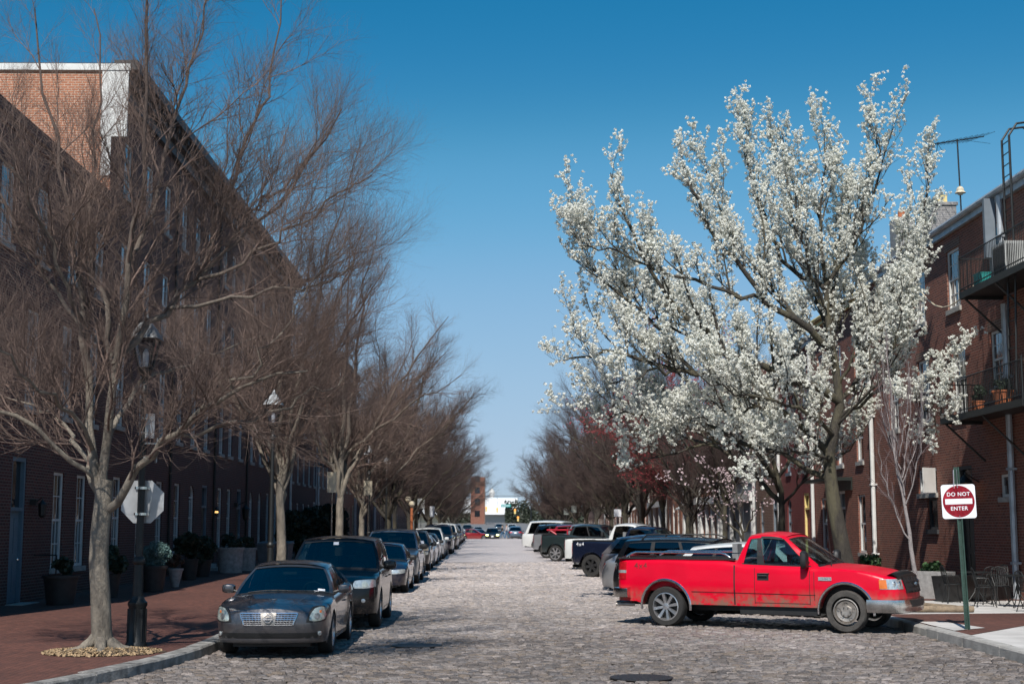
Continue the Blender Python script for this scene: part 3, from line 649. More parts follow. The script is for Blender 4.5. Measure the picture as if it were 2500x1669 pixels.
# things standing on the balconies
def abox(name, lb, cat, x, y, z, sx, sy, sz, mt, extra=None, rz=0):
    t_ = thing(name, lb, cat, (x, y, z), rz); m = MB(); m.box(-sx / 2, sx / 2, -sy / 2, sy / 2, .01, sz); m.build('casing', M[mt], t_); return t_
t_ = abox('air_conditioner', 'grey air conditioning unit standing on the upper iron balcony', 'air conditioner', 12.85, 34.4, 8.3, .7, .9, .85, 'ac')
m = MB()
for k in range(16): m.box(-.362, -.352, -.4 + k * .05, -.385 + k * .05, .08, .78)
for k in range(14): m.box(-.3 + k * .045, -.285 + k * .045, -.462, -.452, .08, .78)
m.build('grille', M['darkplas'], t_)
t_ = abox('storage_box', 'small teal plastic box at the near corner of the upper iron balcony', 'box', 12.6, 35.9, 8.3, .3, .45, .35, 'teal')
m = MB(); m.box(-.16, .16, -.235, .235, .35, .38); m.build('lid', M['teal'], t_)
def pot(name, lb, x, y, z, r, h, mt, plant=None, ps=.3, group=None, cat='plant pot', flare=.75):
    t_ = thing(name, lb, cat, (x, y, z), rz=0, group=group)
    m = MB(); m.lathe([(r * flare, 0), (r * .97, h * .9), (r * 1.06, h * .9), (r * 1.06, h), (r * .9, h), (r * .88, h * .85), (.001, h * .85)], 18); m.build('pot', M[mt], t_, 40)
    return t_
# ------------------------------------------------------------------ right row houses
rr = random.Random(23)
t, H, ym, zb = building('row_house', 'brick house with yellow roof edge beside the corner building behind the blossom tree', RX, 1, 50.21, 59.5, 10.7, 6.4, 'brickR',
    row_ops(50.6, 59.5, 3, .5, False, 'white', 'doordark', rr), 'gutter', .2, 'row houses on the right side', gable=2.3, trim2='yellow')
m = MB()
for (xa, xb) in ((-.25, 3.2), (6.65, 3.2)):
    za = H - .2; m.hexa([(xa, 50.02 - ym, za - .15), (xb, 50.02 - ym, H + 2.15), (xb, 50.19 - ym, H + 2.15), (xa, 50.19 - ym, za - .15), (xa, 50.02 - ym, za + .16), (xb, 50.02 - ym, H + 2.46), (xb, 50.19 - ym, H + 2.46), (xa, 50.19 - ym, za + .16)])
m.build('rake_board', M['yellow'], t)
m = MB(); m.box(2.35, 3.1, 54.6 - ym, 55.5 - ym, H + 1.0, H + 3.6); ch = m.build('chimney', M['stonepot'], t)
m = MB(); m.lathe([(.16, H + 3.6), (.14, H + 3.95)], 10, (2.7, 55.0 - ym, 0)); m.build('chimney_pot', M['terra'], ch)
m = MB(); m.box(-.06, -.01, 53.3 - ym, 57.5 - ym, 3.6 - zb, 3.95 - zb); m.box(-.9, -.01, 53.3 - ym, 57.5 - ym, 3.95 - zb, 4.08 - zb); m.build('door_canopy', M['doordark'], t)
right = [(59.5, 66.5, 9.9, 3, 'brickM', 'yellow', 'maroon', 'maroon painted brick house with yellow framed door beside the blossom tree trunk'),
         (66.5, 73, 9.2, 3, 'brickB', 'greyblue', 'doordark', 'brown brick house with grey framed windows between white pipes on the right'),
         (73, 84, 9.6, 3, 'greyblue', 'white', 'doordark', 'grey fronted house with white columns behind the red pickup'),
         (84, 92, 9.0, 3, 'brickO', 'white', 'greentrim', 'orange brick house with white pillars behind the parked crossover'),
         (92, 100, 9.6, 3, 'brickR', 'white', 'greentrim', 'red brick house with green door and white awning on the right'),
         (100, 110, 8.8, 3, 'brickO', 'white', 'doorblue', 'sunlit orange brick house above the dark pickup'),
         (110, 122, 9.8, 3, 'brickB', 'cream', 'doordark', 'cream trimmed brown house beyond the orange brick ones on the right'),
         (122, 140, 9.2, 3, 'brickO', 'white', 'doordark', 'orange brick house close to the crest on the right'),
         (140, 170, 10.2, 3, 'brickR', 'white', 'doordark', 'dull red brick row at the crest on the right'),
         (170, 210, 9.8, 3, 'brickB', 'white', 'doordark', 'farthest brown brick row on the right beyond the crest')]
for (a, b, h, fl, wm, tr, lf, lb) in right:
    g = gz((a + b) / 2) + .15
    tr0 = tr; tr = 'greyblue' if tr == 'yellow' else tr
    t, H, ym, zb = building('row_house', lb, RX, 1, a + .01, b, h + g * .5, 11, wm, [((*o[:6], 'yellow', *o[7:]) if tr0 == 'yellow' and o[4] == 'door' else o) for o in row_ops(a, b, fl, g, rr.random() < .25, tr, lf, rr)], rr.choice(['dark', 'gutter']), .35, 'row houses on the right side', trim2='white' if tr == 'white' and rr.random() < .5 else None)
    m = MB(); m.tube([(-.1, .1 + a - ym, 0), (-.1, .1 + a - ym, H - .3)], .075, 8); m.build('drainpipe', M['white'], t, 40)
    m = MB(); m.box(1.2, 2.0, -1.2, -.3, H + .1, H + 1.2); m.build('chimney', M[wm] if wm.startswith('brick') else M['brickB'], t)
    if wm in ('greyblue',) or a in (84, 92, 110):
        m = MB(); n = 4
        for i in range(n): yy = (a - ym + .5) + (b - a - 1) * i / (n - 1); m.box(-.2, -.004, yy - .13, yy + .13, 0, 2.9)
        m.box(-.32, -.004, a - ym + .2, b - ym - .2, 2.9, 3.35); m.build('porch_front', M['white'], t)
    if a in (92, 122):
        m = MB(); m.hexa([(-1.0, -2, 2.6), (-.005, -2, 3.2), (-.005, 1.5, 3.2), (-1.0, 1.5, 2.6), (-1.0, -2, 2.68), (-.005, -2, 3.28), (-.005, 1.5, 3.28), (-1.0, 1.5, 2.68)]); m.build('awning', M['white'], t)
# ------------------------------------------------------------------ far end of the street
t = thing('brick_block', 'plain red brick block standing above the trees at the far end of the street', 'building', (-12, 505, gz(500)))
m = MB(); m.box(4.6, 9.3, -8, 8, -2, 16.2); m.build('wall', M['brickR'], t)
m = MB(); m.box(9.305, 9.6, -8, 8, -2, 16.3); m.build('side_wall', M['brickB'], t)
m = MB()
for k in range(1):
    for j in range(4): m.box(6 + k * 4, 7.8 + k * 4, -8.05, -8.005, 2.5 + j * 4, 4.6 + j * 4)
m.build('windows', M['pane'], t); t.children
t = thing('white_hall', 'bright white flat hall raised over a glazed wall at the far end of the street', 'building', (2, 560, gz(560)))
m = MB(); m.box(-40, 8, 0, 30, 3.2, 9.6); m.build('upper_wall', M['brightwhite'], t)
m = MB(); m.box(-38, 30, 3, 26, -1, 3.2); m.build('lower_wall', M['cream'], t)
m = MB(); m.box(-9, 6, 2.85, 2.99, -.2, 3.1); m.build('glazing', M['ac'], t)
m = MB(); m.lathe([(.9, 9.8), (.9, 10.6), (1.3, 11.4), (.9, 12.6), (.2, 13.4)], 12, (-2, 4, 0)); m.build('roof_vent', M['white'], t, 40)
# ------------------------------------------------------------------ vehicles (local: front = +x, left = +y, ground z = 0)
def wheel(parent, x, y, r, w, style, tyre='rubber', rim='alloy', rimr=.66, side=1, lod=1):
    n = 28 if lod else 16; s = side
    prof = [(r * rimr, -w / 2 + .02), (r * rimr * 1.02, -w / 2), (r * .93, -w / 2), (r * .985, -w / 2 + .03), (r, -w * .2), (r, w * .2), (r * .985, w / 2 - .03), (r * .93, w / 2), (r * rimr * 1.02, w / 2), (r * rimr, w / 2 - .02), (r * rimr, -w / 2 + .02)]
    m = MB(); m.lathe(prof, n, (0, 0, 0), 'y', 0, False); 
    t = m.build('wheel', M[tyre], parent, 50, (x, y, r))
    R = r * rimr; m = MB(); y0 = s * w * .5
    m.lathe([(R * 1.01, y0 - s * .01), (R * .93, y0 - s * .005), (R * .9, y0 - s * .06), (R * .88, y0 - s * .12)], n, (0, 0, 0), 'y', 0, False)
    m2 = MB(); m2.lathe([(R * .89, y0 - s * .125), (.001, y0 - s * .12)], n, (0, 0, 0), 'y', 0, False)
    if style == 'steel':
        m.lathe([(R * .9, y0 - s * .06), (R * .78, y0 - s * .03), (R * .5, y0 - s * .045), (R * .42, y0 - s * .02), (R * .3, y0 - s * .02), (.001, y0 - s * .03)], n, (0, 0, 0), 'y', 0, False)
        for k in range(5):
            a = k * 2 * math.pi / 5 + .3; c = Vector((math.cos(a) * R * .64, y0 - s * .022, math.sin(a) * R * .64))
            m2.lathe([(R * .13, 0), (R * .13, .012 * s)], 10, tuple(c), 'y', 0, False)
        for k in range(6): a = k * math.pi / 3; m.lathe([(R * .045, 0), (R * .045, s * .025)], 6, (math.cos(a) * R * .35, y0 - s * .02, math.sin(a) * R * .35), 'y', 0, False)
    else:
        ns = {'eight': 8, 'five': 5, 'seven': 7, 'black': 6}[style]; wd = {'eight': .13, 'five': .2, 'seven': .15, 'black': .25}[style]
        for k in range(ns):
            a = k * 2 * math.pi / ns + .2; ca, sa = math.cos(a), math.sin(a)
            def q(rad, off, yy): return (ca * rad - sa * off, yy, sa * rad + ca * off)
            i0, i1 = R * .12, R * .93; w0, w1 = R * wd * .75, R * wd
            A = [q(i0, -w0, y0 - s * .09), q(i1, -w1, y0 - s * .09), q(i1, w1, y0 - s * .09), q(i0, w0, y0 - s * .09)]
            B = [q(i0, -w0 * .8, y0 - s * .03), q(i1, -w1 * .8, y0 - s * .008), q(i1, w1 * .8, y0 - s * .008), q(i0, w0 * .8, y0 - s * .03)]
            m.hexa(A + B)
        m.lathe([(R * .26, y0 - s * .06), (R * .24, y0 - s * .02), (.001, y0 - s * .015)], 12, (0, 0, 0), 'y', 0, False)
    m2.build('brake_disc', M['iron'], t)
    m.build('rim', M[rim], t, 35); return t
def car(name, label, sp, mat, loc, head, group, lod=1, cat='car', bodyname='body'):
    L, Wd = sp['L'], sp['W']; hw = Wd / 2; xf, xr, wr = sp['xf'], sp['xr'], sp['wr']
    t = thing(name, label, cat, loc, head, group)
    pm = mat if not isinstance(mat, str) else M[mat]
    top = sp['top']; sill = sp.get('sill', .24); AR = wr + sp.get('gap', .05)
    TX = [p[0] for p in top]; TZ = [p[1] for p in top]
    def zt(x):
        d = .1; return float(sum(np.interp(x + k * d, TX, TZ) for k in (-1, -.5, 0, .5, 1)) / 5) if sp.get('smooth', 1) else float(np.interp(x, TX, TZ))
    cr = sp.get('round', 1.0)
    PL = sp.get('plan', ([0, .70, .85, .93, .97, .99, 1.0], [1, 1, .975, .93, .86, .77, .64]))
    def wx(x): return hw * float(np.interp(abs(x) / (L / 2), PL[0], PL[1])) + sp.get('flare', 0) * 0
    fz = sp.get('fz', ([.15, .3, .5, .62, .8, 1.0, 1.3], [.93, .975, .995, 1, .985, .955, .95]))
    def f(z): return float(np.interp(z, fz[0], fz[1]))
    def zb(x):
        z = sill + (.04 if abs(x) > L * .42 else 0)
        for c in (xf, xr):
            d = abs(x - c)
            if d < AR: z = max(z, wr + math.sqrt(AR * AR - d * d))
        return z
    lf, lr, bow = sp.get('lf', .35), sp.get('lr', .2), sp.get('bow', .09)
    def D(x, y, z):
        s = 1 if x > 0 else -1; e = min(1, max(0, (abs(x) - (L / 2 - .7)) / .7)); e = e * e
        ln = lf if s > 0 else lr
        zc = sp.get('zc', .6)
        x2 = x - s * e * ln * max(0, z - zc) - s * e * .25 * max(0, .42 - z) + s * (bow if s > 0 else bow * .6) * e * (1 - (y / hw) ** 2)
        return (x2, y, z)
    st = sorted({round(v, 4) for v in list(np.linspace(-L / 2, L / 2, 33 if lod else 15)) + [s * L / 2 * k for s in (-1, 1) for k in (.85, .93, .96, .98, .99)] +
                 [c + AR * math.cos(a) for c in (xf, xr) for a in np.linspace(0, math.pi, 13 if lod else 7)] + [c + s * (AR + .004) for c in (xf, xr) for s in (-1, 1)] +
                 list(sp['cab'][0:1]) + [sp['cab'][3]] + list(sp.get('bed', ())) if abs(v) <= L / 2 + 1e-6})
    T = [0, .1, .25, .42, .6, .76, .88, .96, 1.0] if lod else [0, .3, .65, .9, 1.0]
    SH = sp.get('sh', .05)
    def side(x, tt, s):
        a, b = zb(x), zt(x); z = a + (b - a) * tt
        y = wx(x) * f(z); 
        if tt > .9: y -= SH * ((tt - .9) / .1) ** 2
        return D(x, s * y, z)
    def shy(x): return wx(x) * f(zt(x)) - SH
    crn = sp.get('crown', .06)
    FR = [1, .92, .75, .5, .25, 0, -.25, -.5, -.75, -.92, -1] if lod else [1, .75, .3, -.3, -.75, -1]
    def deck(x, fr): return D(x, shy(x) * fr, zt(x) + crn * (1 - abs(fr) ** 2.2))
    m = MB(); nT = len(T)
    for s in (1, -1):
        o = len(m.v)
        for x in st:
            for tt in T: m.v.append(side(x, tt, s))
        for i in range(len(st) - 1):
            for j in range(nT - 1):
                a = o + i * nT + j; m.f.append((a, a + 1, a + nT + 1, a + nT))
    cb = sp['cab']; bed = sp.get('bed')
    o = len(m.v); nF = len(FR)
    for x in st:
        for fr in FR: m.v.append(deck(x, fr))
    for i in range(len(st) - 1):
        xm = (st[i] + st[i + 1]) / 2
        if cb[3] < xm < cb[0] or (bed and bed[0] < xm < bed[1]): continue
        for j in range(nF - 1):
            a = o + i * nF + j; m.f.append((a, a + 1, a + nF + 1, a + nF))
    for xe in (-L / 2, L / 2):
        o = len(m.v)
        for tt in T:
            for k in FR:
                p = side(xe, tt, 1); z = p[2]; a, b = zb(xe), zt(xe); zz = a + (b - a) * tt; y = wx(xe) * f(zz) - (SH * ((tt - .9) / .1) ** 2 if tt > .9 else 0)
                m.v.append(D(xe, y * k, zz + (crn * (1 - abs(k) ** 2.2) * tt ** 6)))
        for i in range(nT - 1):
            for j in range(nF - 1):
                a = o + i * nF + j; m.f.append((a, a + 1, a + nF + 1, a + nF))
    # wheel arch returns
    for c in (xf, xr):
        for s in (1, -1):
            prev = None
            for a in np.linspace(-.25, math.pi + .25, 15):
                x = c + AR * math.cos(a); z = max(wr + AR * math.sin(a), sill)
                if abs(x) > L / 2: continue
                y = wx(x) * f(z); p = (D(x, s * y, z), D(x, s * (y - .22), z))
                if prev: m.add([prev[0], prev[1], p[1], p[0]], [(0, 1, 2, 3)])
                prev = p
    m.build(bodyname, pm, t, 32)
    # underbody
    m = MB(); iw = hw - .3
    m.box(-L / 2 + .2, L / 2 - .25, -iw, iw, sill - .04, .52); m.box(cb[0] - .05, L / 2 - .3, -iw, iw, .5, zt(cb[0] + .3) - .12)
    if bed: m.box(-L / 2 + .3, cb[3], -iw * .9, iw * .9, .5, .66)
    else:
        if cb[3] - .05 > -L / 2 + .35: m.box(-L / 2 + .3, cb[3] - .05, -iw, iw, .5, zt(cb[3] - .2) - .1)
    for s in (1, -1): m.box(cb[3] + .05, cb[0] - .05, s * iw, s * (hw - .1), .3, .5) if not (xr + AR > cb[3] and lod) else m.box(xr + AR + .02, xf - AR - .02, s * iw, s * (hw - .1), sill, .5)
    m.box(xf - .05, xf + .05, -hw + .15, hw - .15, wr - .05, wr + .05); m.box(xr - .05, xr + .05, -hw + .15, hw - .15, wr - .05, wr + .05)
    m.build('underbody', M['darkplas'], t)
    # greenhouse
    H = sp['H']; wrf = sp.get('wr_', .80)
    def basep(s, sd):
        x = cb[0] + (cb[3] - cb[0]) * s; return Vector((x, sd * shy(x), zt(x) - .003))
    def roofp(s, sd):
        x = cb[1] + (cb[2] - cb[1]) * s; ty = hw * wrf * (1 - .06 * (2 * s - 1) ** 4 - (.05 * s if not bed else 0)); q = 2 * s - 1
        return Vector((x, sd * ty, H - .07 - .05 * q * q - sp.get('rslope', 0) * max(0, s - .5)))
    def gp(s, tt, sd):
        a, b = basep(s, sd), roofp(s, sd); p = a.lerp(b, tt); p.y += sd * .035 * math.sin(math.pi * tt); return p
    fb, rb = sp.get('fbow', .16), sp.get('rbow', .08)
    def fp(v, tt, front):   # v in -1..1 across
        s = 0 if front else 1; a, b = basep(s, 1), roofp(s, 1); p = gp(s, tt, 1); k = 1 - v * v
        x = p.x + (1 if front else -1) * ((fb if front else rb) * (1 - tt) + .05 * tt) * k
        return Vector((x, p.y * v, p.z + (crn * .8 * (1 - tt) + .05 * tt) * k))
    pil = sp['pil']   # pillars: list of (s0,s1); windows lie between
    m = MB()
    def strip_side(s0, s1, t0, t1, sd, mm, off=0.0, n=4, k=3):
        o = len(mm.v)
        for i in range(n + 1):
            for j in range(k + 1):
                p = gp(s0 + (s1 - s0) * i / n, t0 + (t1 - t0) * j / k, sd); mm.v.append((p.x, p.y + sd * off, p.z))
        for i in range(n):
            for j in range(k): a = o + i * (k + 1) + j; mm.f.append((a, a + 1, a + k + 2, a + k + 1))
    def strip_end(v0, v1, t0, t1, front, mm, off=0.0, n=6, k=3):
        o = len(mm.v)
        for i in range(n + 1):
            for j in range(k + 1):
                p = fp(v0 + (v1 - v0) * i / n, t0 + (t1 - t0) * j / k, front); mm.v.append((p.x + (off if front else -off), p.y, p.z + off * .5))
        for i in range(n):
            for j in range(k): a = o + i * (k + 1) + j; mm.f.append((a, a + 1, a + k + 2, a + k + 1))
    TB, TT = .03, .90
    for sd in (1, -1):
        strip_side(0, 1, TT, 1, sd, m, 0, 10, 2); strip_side(0, 1, 0, TB, sd, m, 0, 10, 1)
        for (a, b) in pil: strip_side(a, b, TB, TT, sd, m, 0, 2, 4)
    ev = sp.get('ev', .93)
    for fr_ in (True, False):
        strip_end(-1, 1, .93, 1, fr_, m, 0, 10, 1); strip_end(-1, 1, 0, .03, fr_, m, 0, 10, 1)
        v_ = ev if fr_ else sp.get('erv', .9)
        for sd in (1, -1): strip_end(sd * v_, sd, .03, .93, fr_, m, 0, 1, 4)
    n = 10; K = [1, .9, .7, .4, 0, -.4, -.7, -.9, -1]; o = len(m.v)
    for i in range(n + 1):
        s = i / n; p = roofp(s, 1)
        for k in K:
            bx = .05 * (1 - k * k) * (1 if s < .5 else -1) * abs(2 * s - 1) ** 4
            m.v.append((p.x + bx, p.y * k, p.z + .05 * (1 - k * k) + .02 * (1 - abs(k) ** 6) ))
    for i in range(n):
        for j in range(len(K) - 1): a = o + i * len(K) + j; m.f.append((a, a + 1, a + len(K) + 1, a + len(K)))
    m.build('roof', pm if not sp.get('roofmat') else M[sp['roofmat']], t, 35)
    gm = 'glass'
    m = MB(); strip_end(-ev, ev, .03, .93, True, m, -.004, 10, 4); m.build('windshield', M[gm], t, 60)
    m = MB(); v_ = sp.get('erv', .9); strip_end(-v_, v_, .03 if not bed else .1, .93, False, m, -.004, 10, 4); m.build('rear_window', M[sp.get('rearglass', gm)], t, 60)
    for i in range(len(pil) - 1):
        a, b = pil[i][1], pil[i + 1][0]
        for sd in (1, -1):
            m = MB(); strip_side(a, b, TB, TT, sd, m, -.004, 4, 3); m.build('side_window', M[sp.get('rearglass', gm) if i > 0 else gm], t, 60)
    # window surround
    m = MB()
    for sd in (1, -1):
        strip_side(pil[0][1] - .02, pil[-1][0] + .02, -.0, TB + .012, sd, m, .004, 8, 1)
        for i in range(1, len(pil) - 1): strip_side(pil[i][0], pil[i][1], TB, TT, sd, m, .004, 1, 3)
        strip_side(pil[0][1] - .012, pil[-1][0], TT - .012, TT + .015, sd, m, .004, 8, 1)
    strip_end(-.97, .97, -.02, .06, True, m, .004, 10, 1); strip_end(-ev, ev, .915, .94, True, m, .003, 10, 1)
    m.build('window_seals', M['darkplas'], t)
    # interior
    if lod:
        m = MB(); z0 = .5; zz = zt((cb[0] + cb[3]) / 2)
        m.box(cb[3] + .1, cb[0] - .1, -hw + .13, -hw + .1, z0, zz - .06); m.box(cb[3] + .1, cb[0] - .1, hw - .13, hw - .1, z0, zz - .06)
        m.hexa([(cb[0] - .75, -hw + .16, z0), (cb[0] - .05, -hw + .16, z0), (cb[0] - .05, hw - .16, z0), (cb[0] - .75, hw - .16, z0), (cb[0] - .7, -hw + .16, zz + .0), (cb[0] - .02, -hw + .2, zz - .03), (cb[0] - .02, hw - .2, zz - .03), (cb[0] - .7, hw - .16, zz + .0)])
        if not bed: m.box(cb[3] + .04, cb[3] + .45, -hw + .2, hw - .2, z0, zt(cb[3] + .3) - .03)
        m.build('dashboard', M['cabin'], t)
        sx = cb[0] - 1.55
        def seat(x, y, w_):
            m = MB(); m.box(x - .1, x + .45, y - w_ / 2, y + w_ / 2, .5, .72)
            m.hexa([(x - .22, y - w_ / 2, .6), (x - .02, y - w_ / 2, .6), (x - .02, y + w_ / 2, .6), (x - .22, y + w_ / 2, .6), (x - .36, y - w_ / 2 + .05, min(H - .42, zz + .22)), (x - .24, y - w_ / 2 + .05, min(H - .42, zz + .22)), (x - .24, y + w_ / 2 - .05, min(H - .42, zz + .22)), (x - .36, y + w_ / 2 - .05, min(H - .42, zz + .22))])
            if w_ < .8: m.box(x - .38, x - .27, y - .13, y + .13, min(H - .40, zz + .24), min(H - .20, zz + .42))
            m.build('seat', M[sp.get('seatmat', 'seat')], t, 30)
        seat(sx, .38, .52); seat(sx, -.38, .52)
        if not bed and cb[3] < sx - 1.0: seat(sx - .95, 0, 1.25)
        m = MB(); c = Vector((cb[0] - .95, .38, zz - .02)); pts = []
        for k in range(17): a = 2 * math.pi * k / 16; pts.append(c + Vector((.07 * math.sin(a), .18 * math.cos(a), .17 * math.sin(a))))
        m.tube(pts, .016, 6, False); m.tube([c + Vector((0, -.17, 0)), c + Vector((0.02, .17, 0))], .02, 5); m.build('steering_wheel', M['darkplas'], t, 50)
        m = MB(); m.box(cb[1] - .02 + .03, cb[1] + .05, -.12, .12, H - .24, H - .16); m.build('rear_view_mirror', M['darkplas'], t)
    # wheels
    for x in (xf, xr):
        for s in (1, -1): wheel(t, x, s * (wx(x) - sp.get('ww', .23) / 2 - .005), wr, sp.get('ww', .23), sp['rim'][0 if x == xf else -1], sp.get('tyre', ('rubber',))[0 if x == xf else -1], sp.get('rimmat', ('alloy',))[0 if x == xf else -1], sp.get('rimr', .68 if lod else .68), s, lod)
    # surface helpers for the parts that follow the body
    pl = [(L / 2, 0.0), (L / 2, wx(L / 2))] + [(x, wx(x)) for x in sorted(st, reverse=True) if 0 < x < L / 2]
    cu = [0.0]
    for i in range(1, len(pl)): cu.append(cu[-1] + math.dist(pl[i], pl[i - 1]))
    def SF(u, z, end=1, off=0.0):
        def q(u_):
            s = 1 if u_ >= 0 else -1; a = abs(u_); x = float(np.interp(a, cu, [p[0] for p in pl])); y = float(np.interp(a, cu, [p[1] for p in pl]))
            return Vector(D(end * x, s * y * f(z), z))
        p = q(u)
        if off:
            a, b = q(u - .02), q(u + .02); tg = (b - a).normalized(); nn = Vector((tg.y, -tg.x, 0))
            if nn.dot(Vector((p.x, p.y * 1.0, 0)) - Vector((end * (L / 2 - .6), 0, 0))) < 0: nn = -nn
            p = p + nn * off
        return p
    def patch(nm, mt, corners, end=1, off=.008, n=8, k=4, thick=True, parent=None, both=True, smooth=40, mb=None, rnd=0.0):
        """corners (u,z): four, counter-clockwise; mirrored when both"""
        outs = []
        for sg in ((1, -1) if both else (1,)):
            mm = mb or MB(); o = len(mm.v)
            (u0, z0), (u1, z1), (u2, z2), (u3, z3) = corners
            for lay in ((off, -.03) if thick else (off,)):
                for i in range(n + 1):
                    a = i / n
                    for j in range(k + 1):
                        b = j / k; a = i / n; a_, b_ = 2 * a - 1, 2 * b - 1; a, b = (a_ * math.sqrt(1 - rnd * b_ * b_ / 2) + 1) / 2, (b_ * math.sqrt(1 - rnd * a_ * a_ / 2) + 1) / 2; u = (u0 * (1 - a) + u1 * a) * (1 - b) + (u3 * (1 - a) + u2 * a) * b; z = (z0 * (1 - a) + z1 * a) * (1 - b) + (z3 * (1 - a) + z2 * a) * b
                        edge = (i in (0, n) or j in (0, k))
                        mm.v.append(tuple(SF(sg * u, z, end, lay - (.004 if edge and lay > 0 else 0))))
            N = (n + 1) * (k + 1)
            for i in range(n):
                for j in range(k): a = o + i * (k + 1) + j; mm.f.append((a, a + 1, a + k + 2, a + k + 1))
            if thick:
                ed = [(i * (k + 1), (i + 1) * (k + 1)) for i in range(n)] + [(i * (k + 1) + k, (i + 1) * (k + 1) + k) for i in range(n)] + [(j, j + 1) for j in range(k)] + [(n * (k + 1) + j, n * (k + 1) + j + 1) for j in range(k)]
                for a, b in ed: mm.f.append((o + a, o + b, o + N + b, o + N + a))
            if not mb: outs.append(mm.build(nm, M[mt] if isinstance(mt, str) else mt, parent or t, smooth))
        return outs
    def spt(x, z, s, off=0.0): 
        p = Vector(D(x, s * wx(x) * f(z), z)); p.y += s * off; return p
    def sstrip(mm, x0, z0, x1, z1, wdt, s, off=.003, n=8):
        o = len(mm.v); dx, dz = x1 - x0, z1 - z0; l = math.hypot(dx, dz); nx, nz = -dz / l * wdt / 2, dx / l * wdt / 2
        for i in range(n + 1):
            a = i / n; x = x0 + dx * a; z = z0 + dz * a
            mm.v.append(tuple(spt(x + nx, z + nz, s, off))); mm.v.append(tuple(spt(x - nx, z - nz, s, off)))
        for i in range(n): a = o + 2 * i; mm.f.append((a, a + 1, a + 3, a + 2))
    # door seams, handles, mirrors
    if lod:
        m = MB(); h_ = []
        sx_ = [cb[0] + (cb[3] - cb[0]) * q for q in sp.get('doors', (.02, .47, .88))]
        for s in (1, -1):
            for x in sx_:
                x = max(min(x, xf - AR - .03), -L); zbm = max(sill + .05, zb(x) + .03)
                sstrip(m, x, zbm, x, zt(x) - .06, .012, s)
            sstrip(m, sx_[0], sill + .07, sx_[-1] if sx_[-1] > xr + AR else xr + AR + .02, sill + .07, .01, s)
        m.build('door_seams', M['darkplas'], t)
        for s in (1, -1):
            for x in sx_[1:]:
                z = zt(x) - .17; p0, p1 = spt(x + .10, z, s, .02), spt(x + .28, z, s, .02)
                m = MB(); m.tube([spt(x + .08, z, s, -.01), p0, p1, spt(x + .30, z, s, -.01)], .014, 6); m.build('door_handle', M[sp.get('handle', 'darkplas')] if sp.get('handle') else pm, t)
    for s in (1, -1):
        xm_ = cb[0] + (cb[3] - cb[0]) * .10 - .05; mz = zt(xm_) + sp.get('mz', .10); my = shy(xm_)
        mw, mh = sp.get('mir', (.20, .14)); m = MB()
        o = len(m.v); yc = s * (my + .055 + mw / 2)
        pr = [(.06, .35), (.045, .8), (0, 1), (-.05, 1), (-.06, .96)]
        for (dx, k) in pr:
            for (a, b) in ((-.5, -.5), (-.2, -.56), (.3, -.53), (.52, -.38), (.55, 0), (.5, .42), (.2, .54), (-.35, .5), (-.55, .3), (-.56, -.2)):
                m.v.append((xm_ + dx, yc + s * a * mw * k, mz + b * mh * k))
        for i in range(4):
            for j in range(10): a = o + i * 10 + j; b = o + i * 10 + (j + 1) % 10; m.f.append((a, b, b + 10, a + 10))
        m.f.append(tuple(range(o, o + 10))); m.f.append(tuple(range(o + 40, o + 50)))
        mi = m.build('wing_mirror', pm if not sp.get('mirmat') else M[sp['mirmat']], t, 40)
        q = MB(); q.tube([(xm_ + .02, s * (my - .03), mz - .06), (xm_ + .01, s * (my + .12), mz - .02)], .022, 6); q.build('mirror_arm', M['darkplas'], mi)
        if lod: q = MB(); q.box(xm_ - .066, xm_ - .062, yc - mw * .42, yc + mw * .42, mz - mh * .4, mz + mh * .4); q.build('mirror_glass', M['chrome'], mi)
    if bed:
        b0, b1 = bed; m = MB(); bw = hw - .16; zr_ = zt((b0 + b1) / 2); fz_ = .72
        def wall(p, q_):
            m.add([(p[0], p[1], fz_), (q_[0], q_[1], fz_), (q_[0], q_[1], zr_), (p[0], p[1], zr_)], [(0, 1, 2, 3)])
        C = [(b0, -bw), (b1, -bw), (b1, bw), (b0, bw)]
        for i in range(4): wall(C[i], C[(i + 1) % 4])
        m.add([(x, y, fz_) for x, y in C], [(0, 1, 2, 3)])
        for s in (1, -1):
            n = 10
            for i in range(n):
                xa, xb_ = b0 + (b1 - b0) * i / n, b0 + (b1 - b0) * (i + 1) / n
                m.add([(xa, s * bw, zr_), (xb_, s * bw, zr_), (xb_, s * shy(xb_), zt(xb_)), (xa, s * shy(xa), zt(xa))], [(0, 1, 2, 3)])
        m.build('cargo_bed', pm, t)
        m = MB()
        for s in (1, -1): m.box(b0 - .1, b1 + .02, s * (hw - .17), s * (hw - .045 - SH * .3), zr_ + .004, zr_ + .04)
        m.box(-L / 2 + .08, b0 + .02, -hw + .16, hw - .16, zr_ + .004 + crn * .3, zr_ + .04 + crn * .3)
        m.build('bed_rail_cap', M['darkplas'], t)
    return t, dict(SF=SF, patch=patch, spt=spt, sstrip=sstrip, zt=zt, wx=wx, shy=shy, zb=zb, pm=pm, gp=gp, fp=fp, D=D, f=f, sill=sill, hw=hw, L=L, deck=deck, roofp=roofp, sp=sp)
